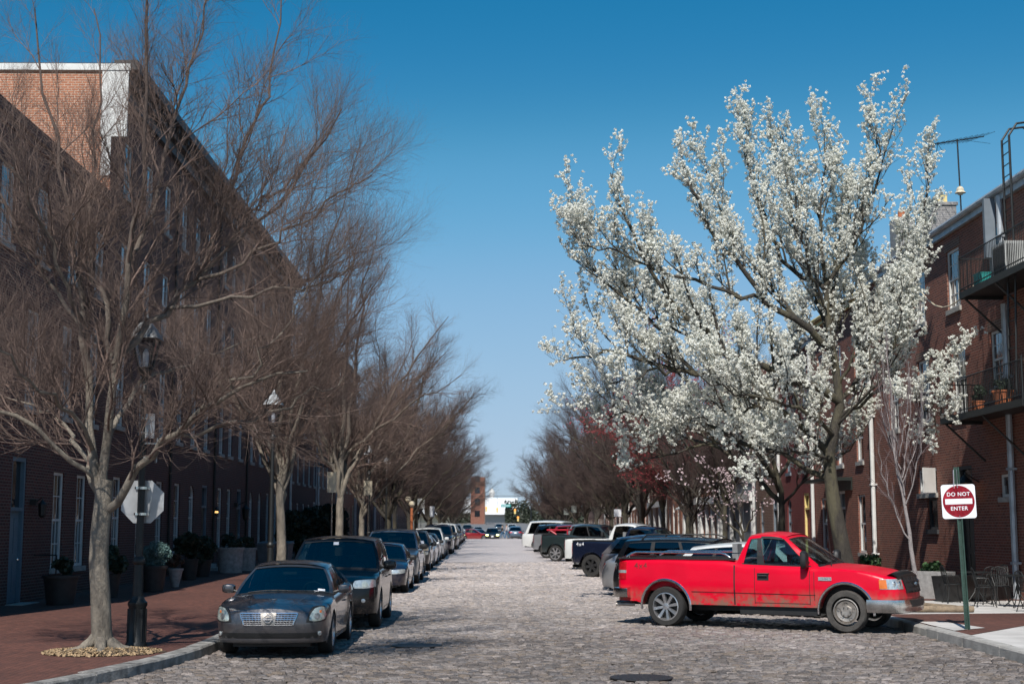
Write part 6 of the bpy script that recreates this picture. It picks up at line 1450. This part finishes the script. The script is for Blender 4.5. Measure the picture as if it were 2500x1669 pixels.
# ------------------------------------------------------------------ street lamps
M['lamproof'] = plain('grey_lantern_roof', (.17, .18, .19), .5, .3, .3)
def street_lamp(label, x, y, copy=None):
    t = thing('street_lamp', label, 'street lamp', (x, y, gz(y) + .15), 0, 'black lantern street lamps on the left pavement')
    m = MB(); m.lathe([(.175, 0), (.175, .05), (.155, .08), (.14, .62), (.16, .66), (.16, .70), (.12, .74), (.10, .80)], 12); m.lathe([(.085, .80), (.075, 1.3), (.10, 1.33), (.10, 1.38), (.065, 1.43)], 16)
    for k in range(8): a = k * math.pi / 4; m.box(.135 * math.cos(a) - .02, .135 * math.cos(a) + .02, .135 * math.sin(a) - .02, .135 * math.sin(a) + .02, .08, .6)
    m.build('base', M['iron'], t, 40)
    m = MB(); m.lathe([(.062, 1.40), (.05, 4.05), (.09, 4.08), (.09, 4.14), (.06, 4.18), (.055, 4.34), (.1, 4.4), (.13, 4.44), (.13, 4.48), (.06, 4.5)], 14); m.build('pole', M['iron'], t, 40)
    l = MB()
    for k in range(4):
        a = math.pi / 4 + k * math.pi / 2; l.tube([(.13 * math.cos(a), .13 * math.sin(a), 4.5), (.27 * math.cos(a), .27 * math.sin(a), 4.98)], .016, 4)
    for z, r in ((4.5, .13), (4.98, .27)):
        for k in range(4): a = math.pi / 4 + k * math.pi / 2; b = a + math.pi / 2; l.tube([(r * math.cos(a), r * math.sin(a), z), (r * math.cos(b), r * math.sin(b), z)], .018, 4)
    lt = l.build('lantern', M['iron'], t)
    m = MB(); m.lathe([(.115, 4.51), (.255, 4.97)], 4, ang=math.pi / 4, cap=False); m.build('lantern_glass', M['lampglass'], lt)
    m = MB(); m.lathe([(.33, 4.98), (.31, 5.03), (.12, 5.25), (.06, 5.28), (.05, 5.33), (.012, 5.42)], 4, ang=math.pi / 4); m.build('lantern_roof', M['lamproof'], lt)
    m = MB(); m.lathe([(.03, 4.5), (.05, 4.6), (.05, 4.75), (.02, 4.82)], 8); m.build('bulb', M['signwhite'], lt)
    return t
lamp0 = street_lamp('nearest black lantern lamp post, standing beside the big bare tree with signs on it', -5.72, 23.4)
for (y, lb) in ((37.2, 'black lantern lamp post in front of the planters, behind the dark grey sedan'), (66.5, 'third black lantern lamp post, amid the bare twigs halfway along the left row'), (77.5, 'fourth black lantern lamp post among the left trees'), (108, 'farthest black lantern lamp post in the left thicket')):
    c = copy_tree(lamp0); c.location = (-5.72, y, gz(y) + .15); c['label'] = lb
# octagonal sign seen from behind and small plates on the near lamp post
t = thing('stop_sign', 'octagonal traffic sign seen from its bare metal back, fixed to the nearest lamp post', 'traffic sign', (-5.72, 23.27, 2.62), 0)
m = MB(); pts = [(.36 * math.cos(math.pi / 8 + k * math.pi / 4) / math.cos(math.pi / 8) * .96, .36 * math.sin(math.pi / 8 + k * math.pi / 4) / math.cos(math.pi / 8) * .96) for k in range(8)]
m.add([(x, .24, z) for x, z in pts] + [(x, .245, z) for x, z in pts], [tuple(range(8)), tuple(range(15, 7, -1))] + [(k, (k + 1) % 8, 8 + (k + 1) % 8, 8 + k) for k in range(8)])
m.build('plate', M['signback'], t)
m = MB(); m.add([(x * .97, .247, z * .97) for x, z in pts], [tuple(range(8))]); m.build('red_face', M['signred'], t)
m = MB()
for z in (-.2, .22): m.box(-.12, .12, .2, .235, z - .02, z + .02); m.lathe([(.11, z - .02), (.11, z + .02)], 14, (0, .13, 0))
m.build('bracket', M['dullchrome'], t)
t = thing('parking_sign', 'narrow pale parking plate high on the nearest lamp post, above the octagonal sign', 'sign', (-5.5, 23.4, 3.45), R_(20))
m = MB(); m.box(-.005, .005, -.11, .11, -.2, .2); m.build('plate', M['signback'], t)
m = MB(); m.box(-.2, 0, -.015, .015, .1, .13); m.box(-.2, 0, -.015, .015, -.13, -.1); m.build('bracket', M['dullchrome'], t)
t2 = copy_tree(t); t2.location = (-5.62, 23.35, 3.85); t2.rotation_euler = (0, 0, R_(70)); t2['label'] = 'small plate edge on, topmost sign of the nearest lamp post'
# ------------------------------------------------------------------ do not enter sign
t = thing('do_not_enter_sign', 'white square do not enter sign with red disc on a leaning green post', 'traffic sign', (8.78, 26.6, gz(26.6) + .15), R_(-3)); t.rotation_euler = (R_(0), R_(-1.8), R_(-3))
m = MB()
m.box(-.032, -.028, -.02, .02, -.05, 3.0); m.box(.028, .032, -.02, .02, -.05, 3.0); m.box(-.028, .028, .012, .018, -.05, 3.0); m.box(-.05, -.032, -.022, -.018, -.05, 3.0); m.box(.032, .05, -.022, -.018, -.05, 3.0)
z = .1
m.build('post', M['postgreen'], t)
m = MB()
for k in range(60): z = .08 + k * .05; m.lathe([(.008, 0.0), (.008, .002)], 6, (0, .0095, z), 'y')
m.build('post_holes', M['darkplas'], t)
m = MB(); sz = .315; q = []
for cx, cz, a0 in ((1, 1, 0), (-1, 1, 90), (-1, -1, 180), (1, -1, 270)):
    for k in range(5): a = R_(a0 + k * 22.5); q.append((cx * (sz - .05) + .05 * math.cos(a), cz * (sz - .05) + .05 * math.sin(a) + 2.36))
n = len(q); m.add([(x, -.032, z) for x, z in q] + [(x, -.027, z) for x, z in q], [tuple(range(n)), tuple(range(2 * n - 1, n - 1, -1))] + [(k, (k + 1) % n, n + (k + 1) % n, n + k) for k in range(n)])
pl = m.build('plate', M['signwhite'], t)
m = MB(); m.lathe([(.295, -.0345), (.001, -.0345)], 48, (0, 0, 2.36), 'y'); m.build('red_disc', M['signred'], pl)
m = MB(); m.box(-.25, .25, -.0375, -.0355, 2.31, 2.41); m.build('white_bar', M['signwhite'], pl)
text_mesh('lettering', 'DO NOT', .10, M['signwhite'], pl, (0, -.0365, 2.492), (R_(90), 0, 0), .001, 1.1, .0012)
text_mesh('lettering', 'ENTER', .10, M['signwhite'], pl, (0, -.0365, 2.228), (R_(90), 0, 0), .001, 1.1, .0012)
m = MB()
for z in (2.09, 2.63): m.lathe([(.012, -.034), (.006, -.042)], 8, (0, 0, z), 'y')
m.build('bolt', M['chrome'], pl)
t = thing('small_plate_sign', 'narrow plate edge on at the top of the do not enter sign post', 'sign', (8.66, 26.6, 3.1), R_(75))
m = MB(); m.box(-.15, .15, -.03, -.026, -.17, .17); m.build('plate', M['signback'], t); m = MB(); m.box(-.15, .15, .026, .030, -.17, .17); m.build('plate', M['signwhite'], t)
# ------------------------------------------------------------------ leafy planters and pots
def leafm(name, c1, c2): 
    m, t, b, new, link = nodes(name); v = tc(t, new, link); link(mix(new, link, noise(new, link, v, 7, 3), c1, c2), b.inputs['Base Color']); b.inputs['Roughness'].default_value = .6; return m
M['spruce'] = leafm('blue_green_needles', (.16, .27, .26), (.05, .10, .09)); M['leafdark'] = leafm('dark_leaves', (.03, .05, .025), (.012, .02, .012)); M['leafgreen'] = leafm('green_leaves', (.06, .13, .04), (.02, .05, .02)); M['leafred'] = leafm('reddish_leaves', (.10, .05, .03), (.04, .03, .02))
def bush(parent, c, r, n, mt, seed, size=.035, sq=(1, 1, .9), nm='foliage', clumps=9):
    rs = np.random.RandomState(seed); cc = norm(rs.randn(clumps, 3)) * np.array(sq) * r * .62 + np.array(c); cc[:, 2] = np.maximum(cc[:, 2], c[2] - r * .4)
    C = np.concatenate([q + norm(rs.randn(n // clumps, 3)) * r * .42 * rs.rand(n // clumps, 1) ** .35 * np.array([1, 1, .8]) for q in cc])
    V, F = petals(C, 2, size * .4, size, rs); return np_mesh(nm, V, F, M[mt], parent)
PG = 'plant pots and planters along the left wall'
def potplant(x, y, r, h, mt, lb, leaf=None, lr=.4, lh=.3, n=1600, size=.035, clumps=9, flare=.75, seed=1):
    t = pot('plant_pot', lb, x, y, gz(y) + .15, r, h, mt, group=PG, flare=flare)
    if leaf: bush(t, (0, 0, h + lh), lr, n, leaf, seed, size, clumps=clumps)
    return t
potplant(-9.5, 40.6, .36, .72, 'darkpot', 'dark tub with a pale blue green conifer behind the nearest lamp post', 'spruce', .48, .3, 5200, .022, 22, seed=4)
potplant(-9.5, 43.4, .22, .55, 'stonepot', 'small white urn beside the conifer tub', 'leafred', .25, .2, 500, .04, flare=.45, seed=5)
potplant(-10.3, 34.6, .42, .7, 'darkpot', 'wide dark tub under the ground floor window of the near house', 'leafdark', .3, .2, 600, .05, seed=6)
potplant(-10.0, 37.8, .3, .6, 'darkpot', 'dark tub with a drooping dark shrub left of the two tall tubs', 'leafdark', .5, .3, 1600, .05, seed=7)
potplant(-10.1, 48.2, .3, .7, 'darkpot', 'tall dark tub with spiky shrub, middle one by the wall', 'leafdark', .55, .4, 1600, .05, seed=8)
potplant(-10.2, 50.8, .34, .6, 'darkpot', 'dark tub with trailing shrub just before the big stone planter', 'leafdark', .6, .3, 1800, .05, seed=9)
potplant(-9.9, 54.6, .5, .95, 'stonepot', 'big pale stone planter against the tall terrace', 'leafdark', .5, .1, 500, .05, seed=10, flare=.9)
potplant(-9.7, 56.6, .45, .9, 'stonepot', 'second big pale planter right behind the first one', 'leafdark', .4, .1, 500, .05, seed=11, flare=.9)
for i, (x, y, lb) in enumerate(((-9.3, 59.5, 'grey wheeled bin with a lid beside the pale planters'), (-8.7, 60.2, 'second grey wheeled bin, right of the first'))):
    t = thing('wheeled_bin', lb, 'bin', (x, y, gz(y) + .15), R_(-10), 'wheeled bins on the left pavement')
    m = MB(); m.hexa([(-.24, -.26, .1), (.24, -.26, .1), (.24, .26, .1), (-.24, .26, .1), (-.31, -.34, .98), (.31, -.34, .98), (.31, .34, .98), (-.31, .34, .98)]); m.build('container', M['bin'], t)
    m = MB(); m.hexa([(-.34, -.37, .985), (.34, -.37, .985), (.34, .4, .985), (-.34, .4, .985), (-.3, -.33, 1.04), (.3, -.33, 1.04), (.3, .38, 1.1), (-.3, .38, 1.1)]); m.build('lid', M['bin'], t)
    for s in (-.26, .26): m = MB(); m.lathe([(.11, -.03), (.11, .03)], 14, (0, 0, 0), 'x'); m.build('wheel', M['rubber'], t, 40, (s, .28, .11))
# shrubs on the left further on
for (x, y, r, lb) in ((-9.8, 72, 1.2, 'dark evergreen shrub against the left wall behind the second lamp post'), (-9.9, 79, 1.3, 'tall dark evergreen shrub on the left before the white pipes'), (-9.8, 87, 1.4, 'third dark evergreen shrub further along the left wall')):
    t = thing('evergreen_shrub', lb, 'shrub', (x, y, gz(y) + .15), 0, 'evergreen shrubs along the left wall')
    bush(t, (0, 0, r * 1.05), r, 5200, 'leafdark', int(y), .08, (.8, .8, 1.2), clumps=24)
    m = MB(); m.tube([(0, 0, -.05), (.03, .02, r)], .06, 6); m.build('stem', M['barkdark'], t)
# tree pit with wood chips
def pit(name, label, x, y, rx, ry, z, n, seed):
    t = thing(name, label, 'tree pit', (x, y, z)); rs = np.random.RandomState(seed)
    m = MB(); k = 28; o = [(rx * math.cos(2 * math.pi * i / k) * rs.uniform(.85, 1.1), ry * math.sin(2 * math.pi * i / k) * rs.uniform(.85, 1.1)) for i in range(k)]
    m.v = [(a, b, .004) for a, b in o] + [(a * .6, b * .6, .05) for a, b in o] + [(0, 0, .08)]
    m.f = [(i, (i + 1) % k, k + (i + 1) % k, k + i) for i in range(k)] + [(k + i, k + (i + 1) % k, 2 * k) for i in range(k)]
    m.build('soil', M['soil'], t)
    a = rs.rand(n) * 2 * np.pi; q = np.sqrt(rs.rand(n)); C = np.stack([rx * q * np.cos(a), ry * q * np.sin(a), .085 - .07 * q], 1)
    V, F = petals(C, 1, .02, .026, rs, .3); ch = np_mesh('wood_chips', V, F, M['chips'], t); ch['kind'] = 'stuff'
    return t
M['soil'] = plain('soil', (.08, .055, .035), .95, 0, .4, 8, 30, .01); M['chips'] = plain('wood_chips', (.40, .28, .16), .85, 0, .5, 30, 40, .002)
pit('tree_pit', 'ring of pale wood chips and soil round the foot of the big bare tree', -6.0, 22.4, .9, .75, gz(22.4) + .152, 1700, 4)
pit('tree_pit', 'tree pit with chips under the young sapling', 9.75, 32.9, .8, .8, gz(33) + .156, 900, 5)
# ------------------------------------------------------------------ right pavement things
def log_(label, p0, p1, r):
    t = thing('log', label, 'log', ((p0[0] + p1[0]) / 2, (p0[1] + p1[1]) / 2, gz(p0[1]) + .157), 0, 'logs round the sapling pit')
    a = np.array(p0) - np.array(t.location[:2]); b = np.array(p1) - np.array(t.location[:2]); m = MB()
    pts = [(a[0] + (b[0] - a[0]) * i / 8, a[1] + (b[1] - a[1]) * i / 8, r) for i in range(9)]; m.tube(pts, [r * (1 + .04 * math.sin(i * 2.1)) for i in range(9)], 12); m.build('timber', M['wood'], t, 50); return t
log_('weathered round log lying before the sapling, its end cut facing right', (8.9, 31.6), (10.55, 31.5), .07)
log_('second weathered log running back from the first one', (10.3, 31.9), (9.6, 33.9), .065)
t = thing('rubbish_bag', 'shiny green plastic bag lying behind the red pickup bumper', 'bag', (9.35, 32.4, gz(32) + .16)); m = MB(); m.ball((0, 0, .2), .2, 12, (.8, .8, 1.05)); m.tube([(0, 0, .38), (.02, 0, .48)], [.05, .02], 6)
rs = np.random.RandomState(1); m.v = [tuple(np.array(p) + rs.randn(3) * .012) for p in m.v]; m.build('bag', M['green'], t, 60)
def planter(name, label, x, y, rz, L, Wd, H, mt, leaf=None, seed=1, slope=0):
    t = thing(name, label, 'planter', (x, y, gz(y) + .155), rz); m = MB(); a, b, c, d = L / 2, Wd / 2, L / 2 - .07, Wd / 2 - .07; 
    e = .06
    m.v = [(-a + e, -b + e, 0), (a - e, -b + e, 0), (a - e, b - e, 0), (-a + e, b - e, 0), (-a, -b, H), (a, -b, H), (a, b, H), (-a, b, H), (-c, -d, H), (c, -d, H), (c, d, H), (-c, d, H), (-c, -d, H - .08), (c, -d, H - .08), (c, d, H - .08), (-c, d, H - .08)]
    m.f = [(3, 2, 1, 0)] + [(i, (i + 1) % 4, 4 + (i + 1) % 4, 4 + i) for i in range(4)] + [(4 + i, 4 + (i + 1) % 4, 8 + (i + 1) % 4, 8 + i) for i in range(4)] + [(8 + i, 8 + (i + 1) % 4, 12 + (i + 1) % 4, 12 + i) for i in range(4)]
    m.build('box', M[mt], t); m = MB(); m.box(-c, c, -d, d, H - .1, H - .07); m.build('soil', M['soil'], t)
    if leaf:
        rs = np.random.RandomState(seed)
        C = np.stack([rs.uniform(-c, c, 1800), rs.uniform(-d * 1.1, d * 1.1, 1800), H + rs.rand(1800) ** 1.3 * .45], 1); C[:, 2] += .12 * np.sin(C[:, 0] * 5)
        V, F = petals(C, 2, .03, .04, rs); np_mesh('foliage', V, F, M[leaf], t)
    return t
planter('planter_trough', 'pale concrete planter trough behind the sapling with sparse dark plants', 11.0, 37.2, R_(-42), 1.9, .55, .68, 'stonepot')
planter('planter_trough', 'long black planter trough with a white sticker between the sapling and the cafe tables', 12.1, 36.1, R_(30), 2.4, .5, .62, 'black')
planter('planter_trough', 'low planter full of green shrubs against the corner building', 11.6, 44.0, R_(80), 1.8, .6, .35, 'darkgran', 'leafgreen', 3)
t = thing('evergreen_shrub', 'small green shrub with brown stems at the wall behind the pale planter', 'shrub', (12.8, 41.5, gz(41) + .15)); bush(t, (0, 0, .45), .42, 1600, 'leafgreen', 33, .045, clumps=16); m = MB(); m.tube([(0, 0, -.03), (.02, 0, .7)], .03, 6); m.build('stem', M['barkdark'], t)
# cafe tables and chairs
def cafe_table(label, x, y, rz):
    t = thing('cafe_table', label, 'table', (x, y, gz(y) + .155), rz, 'black cafe tables on the right pavement')
    m = MB(); m.lathe([(.38, .715), (.385, .72), (.385, .735), (.37, .74)], 24); m.build('table_top', M['iron'], t, 40)
    m = MB(); m.tube([(0, 0, .3), (0, 0, .715)], .025, 8)
    m.build('column', M['iron'], t, 40)
    for k in range(4):
        a = k * math.pi / 2 + .4; c, s = math.cos(a), math.sin(a); m = MB(); m.tube([(c * .02, s * .02, .5), (c * .08, s * .08, .25), (c * .22, s * .22, .1), (c * .32, s * .32, .012)], .014, 6); m.lathe([(.03, 0), (.025, .012)], 8, (c * .32, s * .32, 0)); m.build('leg', M['iron'], t, 50)
    return t
def cafe_chair(label, x, y, rz):
    t = thing('cafe_chair', label, 'chair', (x, y, gz(y) + .155), rz, 'black wrought iron cafe chairs')
    m = MB(); m.lathe([(.20, .44), (.21, .45), (.20, .46)], 18, cap=False)
    for i in range(-4, 5): h = math.sqrt(max(.001, .2 ** 2 - (i * .045) ** 2)); m.tube([(i * .045, -h, .452), (i * .045, h, .452)], .006, 4)
    for i in range(-4, 5): h = math.sqrt(max(.001, .2 ** 2 - (i * .045) ** 2)); m.tube([(-h, i * .045, .449), (h, i * .045, .449)], .006, 4)
    m.build('seat', M['iron'], t, 50)
    m = MB(); pts = [(-.16, -.2, .45), (-.22, -.2, .7), (-.27, -.14, .86), (-.28, 0, .9), (-.27, .14, .86), (-.22, .2, .7), (-.16, .2, .45)]; m.tube(pts, .012, 6)
    for k in range(-3, 4): m.tube([(-.18, k * .04, .45), (-.24, k * .055, .7), (-.275, k * .035, .88)], .006, 5)
    m.tube([(-.22, -.2, .66), (.05, -.24, .66), (.16, -.2, .45)], .011, 6); m.tube([(-.22, .2, .66), (.05, .24, .66), (.16, .2, .45)], .011, 6)
    m.build('backrest', M['iron'], t, 50)
    for sx in (-1, 1):
        for sy in (-1, 1): m = MB(); m.tube([(sx * .14, sy * .14, .45), (sx * .17, sy * .17, .2), (sx * .22, sy * .21, .01)], .011, 6); m.lathe([(.02, 0), (.016, .012)], 6, (sx * .22, sy * .21, 0)); m.build('leg', M['iron'], t, 50)
    return t
tb = [(11.9, 35.2, 'round black cafe table, nearest to the long black planter'), (12.2, 33.3, 'round black cafe table in the middle, behind the do not enter post'), (12.6, 31.7, 'round black cafe table closest to the right picture edge')]
t0 = cafe_table(tb[0][2], tb[0][0], tb[0][1], 0)
for i, (x, y, lb) in enumerate(tb[1:]): c = copy_tree(t0); c.location = (x, y, gz(y) + .155); c.rotation_euler = (0, 0, .5 * (i + 1)); c['label'] = lb
chs = [(11.25, 35.0, 0, 'iron chair on the street side of the table nearest the black planter'), (12.5, 35.6, 200, 'iron chair on the wall side of the table nearest the black planter'), (11.9, 34.5, 95, 'iron chair pushed in before the table nearest the black planter'),
       (11.5, 33.5, -10, 'iron chair left of the middle cafe table'), (12.3, 32.6, 80, 'iron chair in front of the middle cafe table'), (12.9, 33.6, 190, 'iron chair at the wall side of the middle cafe table'), (12.1, 34.05, 265, 'iron chair behind the middle cafe table'),
       (11.85, 31.6, 10, 'iron chair left of the cafe table at the picture edge'), (12.5, 30.95, 85, 'iron chair nearest the camera by the picture edge'), (12.7, 32.45, 275, 'iron chair behind the cafe table at the picture edge')]
c0 = cafe_chair(chs[0][3], chs[0][0], chs[0][1], R_(chs[0][2]))
for (x, y, a, lb) in chs[1:]: c = copy_tree(c0); c.location = (x, y, gz(y) + .155); c.rotation_euler = (0, 0, R_(a)); c['label'] = lb
t = thing('chalkboard', 'white sticker plate leaning on the long black planter', 'plate', (11.35, 35.5, gz(35) + .5), R_(30)); m = MB(); m.box(-.06, .06, -.012, 0, -.1, .1); m.build('plate', M['signwhite'], t)
# pots on balconies
for i, (x, y, z, mt, lb) in enumerate(((12.6, 36.6, 5.15, 'terra', 'terracotta pot on the lower iron balcony, left one'), (12.6, 34.8, 5.15, 'terra', 'large terracotta pot at the right end of the lower iron balcony'), (12.9, 35.6, 5.15, 'leafpot', 'black tub with dark plants on the lower iron balcony'))):
    t = pot('balcony_pot', lb, x, y, z, .17 if i != 1 else .26, .3 if i != 1 else .4, 'darkpot' if mt == 'leafpot' else mt, group='pots on the lower balcony')
    bush(t, (0, 0, .5), .25, 500, 'leafdark', 40 + i, .03)
# ------------------------------------------------------------------ signs and lamps further down
def pole_sign(label, x, y, z, h, w, hh, mt='signwhite', rz=0, post='dullchrome', n=1):
    t = thing('street_sign', label, 'sign', (x, y, gz(y) + .15), rz); m = MB(); m.tube([(0, 0, -.02), (0, 0, h)], .03, 6); m.build('post', M[post], t)
    for k in range(n): m = MB(); m.box(-w / 2, w / 2, -.04, -.035, z - hh / 2 - k * hh * 1.1, z + hh / 2 - k * hh * 1.1); m.build('plate', M[mt], t)
    return t
pole_sign('pale parking sign on a post on the left pavement near the third lamp', -5.2, 46.5, 3.2, 3.5, .3, .66, 'cream')
pole_sign('second pale parking sign further down the left pavement', -5.2, 60, 3.3, 3.6, .35, .6, 'cream')
pole_sign('pair of grey plates on a post far down the left pavement', -5.15, 104, 3.1, 3.6, .5, .7, 'ac')
pole_sign('small white sign on the left pavement close to the crest', -5.1, 122, 2.6, 3.0, .4, .9)
for (y, lb) in ((166, 'pale green sign plate on the right pavement, left one of two'), (150, 'pale green sign plate on the right pavement, right one of two')): pole_sign(lb, 8.6, y, 3.0, 3.5, .55, .75, 'lensold')
pole_sign('small white sign on the right pavement beyond the green ones', 8.6, 98, 2.4, 2.8, .5, .5)
t = thing('orange_post', 'thin orange post with a yellow lamp on the left pavement far down', 'post', (-5.15, 92, gz(92) + .15)); m = MB(); m.tube([(0, 0, 0), (0, 0, 2.7)], .09, 8); m.build('pole', M['terra'], t); m = MB(); m.ball((0, 0, 2.95), .2, 8); m.ball((-.25, 0, 3.25), .2, 8); m.build('lamp', M['cream'], t)
# hanging traffic signals and street name board far away
def signal(label, x, y, z):
    t = thing('traffic_signal', label, 'traffic light', (x, y, z), 0, 'far traffic signals'); m = MB(); m.box(-.2, .2, -.15, .15, -.55, .55); m.build('housing', M['yellow'], t)
    m = MB(); m.ball((0, -.16, .34), .24, 8, (1, .4, 1)); m.build('lamp', M['orangelit'], t)
    m = MB(); m.tube([(0, 0, .55), (0, 0, 9.5 - 5 - (z - 5))], .03, 5) if z < 9.4 else 0; m.build('hanger', M['iron'], t)
signal('left amber signal hanging before the white hall', -1.3, 330, 6.4); signal('middle amber signal hanging before the white hall', 1.2, 330, 6.2); signal('right upper amber signal before the white hall', 5.3, 330, 5.9); signal('lowest amber signal, right of the street name board', 6.0, 330, 4.2)
t = thing('street_name_board', 'green street name board hung over the far crossing', 'sign', (3.2, 329, 7.2)); m = MB(); m.box(-1.1, 1.1, -.03, .03, -.32, .32); m.build('board', M['greentrimb'] if 'greentrimb' in M else M['teal'], t); m = MB()
for k in range(6): m.box(-.85 + k * .3, -.66 + k * .3, -.04, -.032, -.12, .12)
m.build('lettering', M['signwhite'], t)
m = MB(); m.tube([(-9, 330, 9.45), (9, 330, 9.45)], .06, 6); m.tube([(9, 330, 1.4), (9, 330, 9.6)], .15, 8)
t = thing('signal_gantry', 'thin cable and mast carrying the far signals', 'mast', (0, 0, 0)); m.build('cable_and_mast', M['iron'], t)
# low far greenery
def hedge(label, x0, x1, y, h, seed):
    t = thing('far_hedge', label, 'hedge', ((x0 + x1) / 2, y, gz(y))); rs = np.random.RandomState(seed); n = 9000 if x1 > 50 else 2600; w_ = (x1 - x0) / 2
    C = np.stack([rs.uniform(-w_, w_, n), rs.uniform(-1, 1, n), rs.rand(n) * h * (.7 + .3 * np.sin(np.arange(n) * .37))], 1); V, F = petals(C, 2, .3, .4, rs); np_mesh('foliage', V, F, M['leaffar'], t)
M['leaffar'] = leafm('far_leaves', (.05, .065, .04), (.03, .035, .025))
hedge('dark green hedge under the white hall on the right', 5, 60, 540, 8.5, 1); hedge('green hedge under the white hall on the left', -14, -6, 542, 3.6, 2)
# ------------------------------------------------------------------ pedestrian
def person(label, x, y, rz, shirt, trousers, hair, sc=1.0, step=.16):
    t = thing('person', label, 'person', (x, y, gz(y)), rz, 'people crossing beyond the crest'); t.scale = (sc, sc, sc)
    def skin_(nm, vs, es, rad, mt):
        me = bpy.data.meshes.new(nm); me.from_pydata(vs, es, []); me.update(); o = bpy.data.objects.new(nm, me); COL.objects.link(o)
        md = o.modifiers.new('skin', 'SKIN'); md.use_smooth_shade = True; 
        for i, r in enumerate(rad): me.skin_vertices[0].data[i].radius = (r, r * (.8 if .1 < r else 1))
        me.skin_vertices[0].data[0].use_root = True; o.modifiers.new('sub', 'SUBSURF').levels = 1
        dg = bpy.context.evaluated_depsgraph_get(); e = o.evaluated_get(dg); m2 = bpy.data.meshes.new_from_object(e); m2.name = nm; bpy.data.objects.remove(o)
        m2.materials.clear(); m2.materials.append(M[mt]); q = bpy.data.objects.new(nm, m2); COL.objects.link(q); q.parent = t; return q
    s = step
    V = [(0, 0, .95), (0, 0, 1.15), (0, 0, 1.38), (0, 0, 1.50), (0, 0, 1.64), (.02, 0, 1.72), (0, .17, 1.40), (.06, .24, 1.12), (.22, .22, .95), (0, -.17, 1.40), (-.08, -.24, 1.12), (.05, -.26, .88), (0, .09, .92), (s, .09, .50), (s * .9, .09, .09), (s * .9 + .16, .09, .04), (0, -.09, .92), (-s * .7, -.09, .50), (-s * 2, -.09, .12), (-s * 2 + .14, -.09, .04)]
    E_ = [(0, 1), (1, 2), (2, 3), (3, 4), (4, 5), (2, 6), (6, 7), (7, 8), (2, 9), (9, 10), (10, 11), (0, 12), (12, 13), (13, 14), (14, 15), (0, 16), (16, 17), (17, 18), (18, 19)]
    Rd = [.13, .125, .14, .055, .095, .08, .06, .045, .035, .06, .045, .035, .085, .065, .045, .035, .085, .065, .045, .035]
    skin_('body', V, E_, Rd, 'skin')
    skin_('shirt', [V[0], V[1], V[2], (0, 0, 1.45), V[6], V[7], (.18, .22, .99), V[9], V[10], (.02, -.26, .93)], [(0, 1), (1, 2), (2, 3), (2, 4), (4, 5), (5, 6), (2, 7), (7, 8), (8, 9)], [.15, .15, .165, .07, .075, .06, .05, .075, .06, .05], shirt)
    skin_('trousers', [(0, 0, .94), V[12], V[13], V[14], V[16], V[17], V[18]], [(0, 1), (1, 2), (2, 3), (0, 4), (4, 5), (5, 6)], [.145, .10, .08, .06, .10, .08, .06], trousers)
    m = MB(); m.ball((-.01, 0, 1.715), .105, 10, (1, .92, .8)); m.build('hair', M[hair], t, 60)
    for sg in (1, -1): m = MB(); bx = (s * .9 + .08, .09) if sg > 0 else (-s * 2 + .08, -.09); m.hexa([(bx[0] - .12, bx[1] - .05, 0), (bx[0] + .15, bx[1] - .045, 0), (bx[0] + .15, bx[1] + .045, 0), (bx[0] - .12, bx[1] + .05, 0), (bx[0] - .11, bx[1] - .045, .1), (bx[0] + .1, bx[1] - .04, .06), (bx[0] + .1, bx[1] + .04, .06), (bx[0] - .11, bx[1] + .045, .1)]); m.build('shoe', M['darkplas'], t)
    return t
M['shirtpale'] = plain('pale_shirt', (.45, .40, .42), .9); M['jeans'] = plain('blue_jeans', (.07, .16, .28), .9); M['hairdark'] = plain('dark_hair', (.02, .015, .012), .8); M['coat'] = plain('dark_coat', (.02, .025, .03), .9)
person('person in a pale top and blue jeans walking across just past the crest', 1.75, 172, R_(185), 'shirtpale', 'jeans', 'hairdark')
person('person in a dark coat walking left of the one in blue jeans', 1.25, 174, R_(170), 'coat', 'jeans', 'hairdark', .98)
person('person in a yellow top standing on the left beyond the crest', -2.9, 196, R_(-80), 'yellow', 'coat', 'hairdark', 1.0, .05)
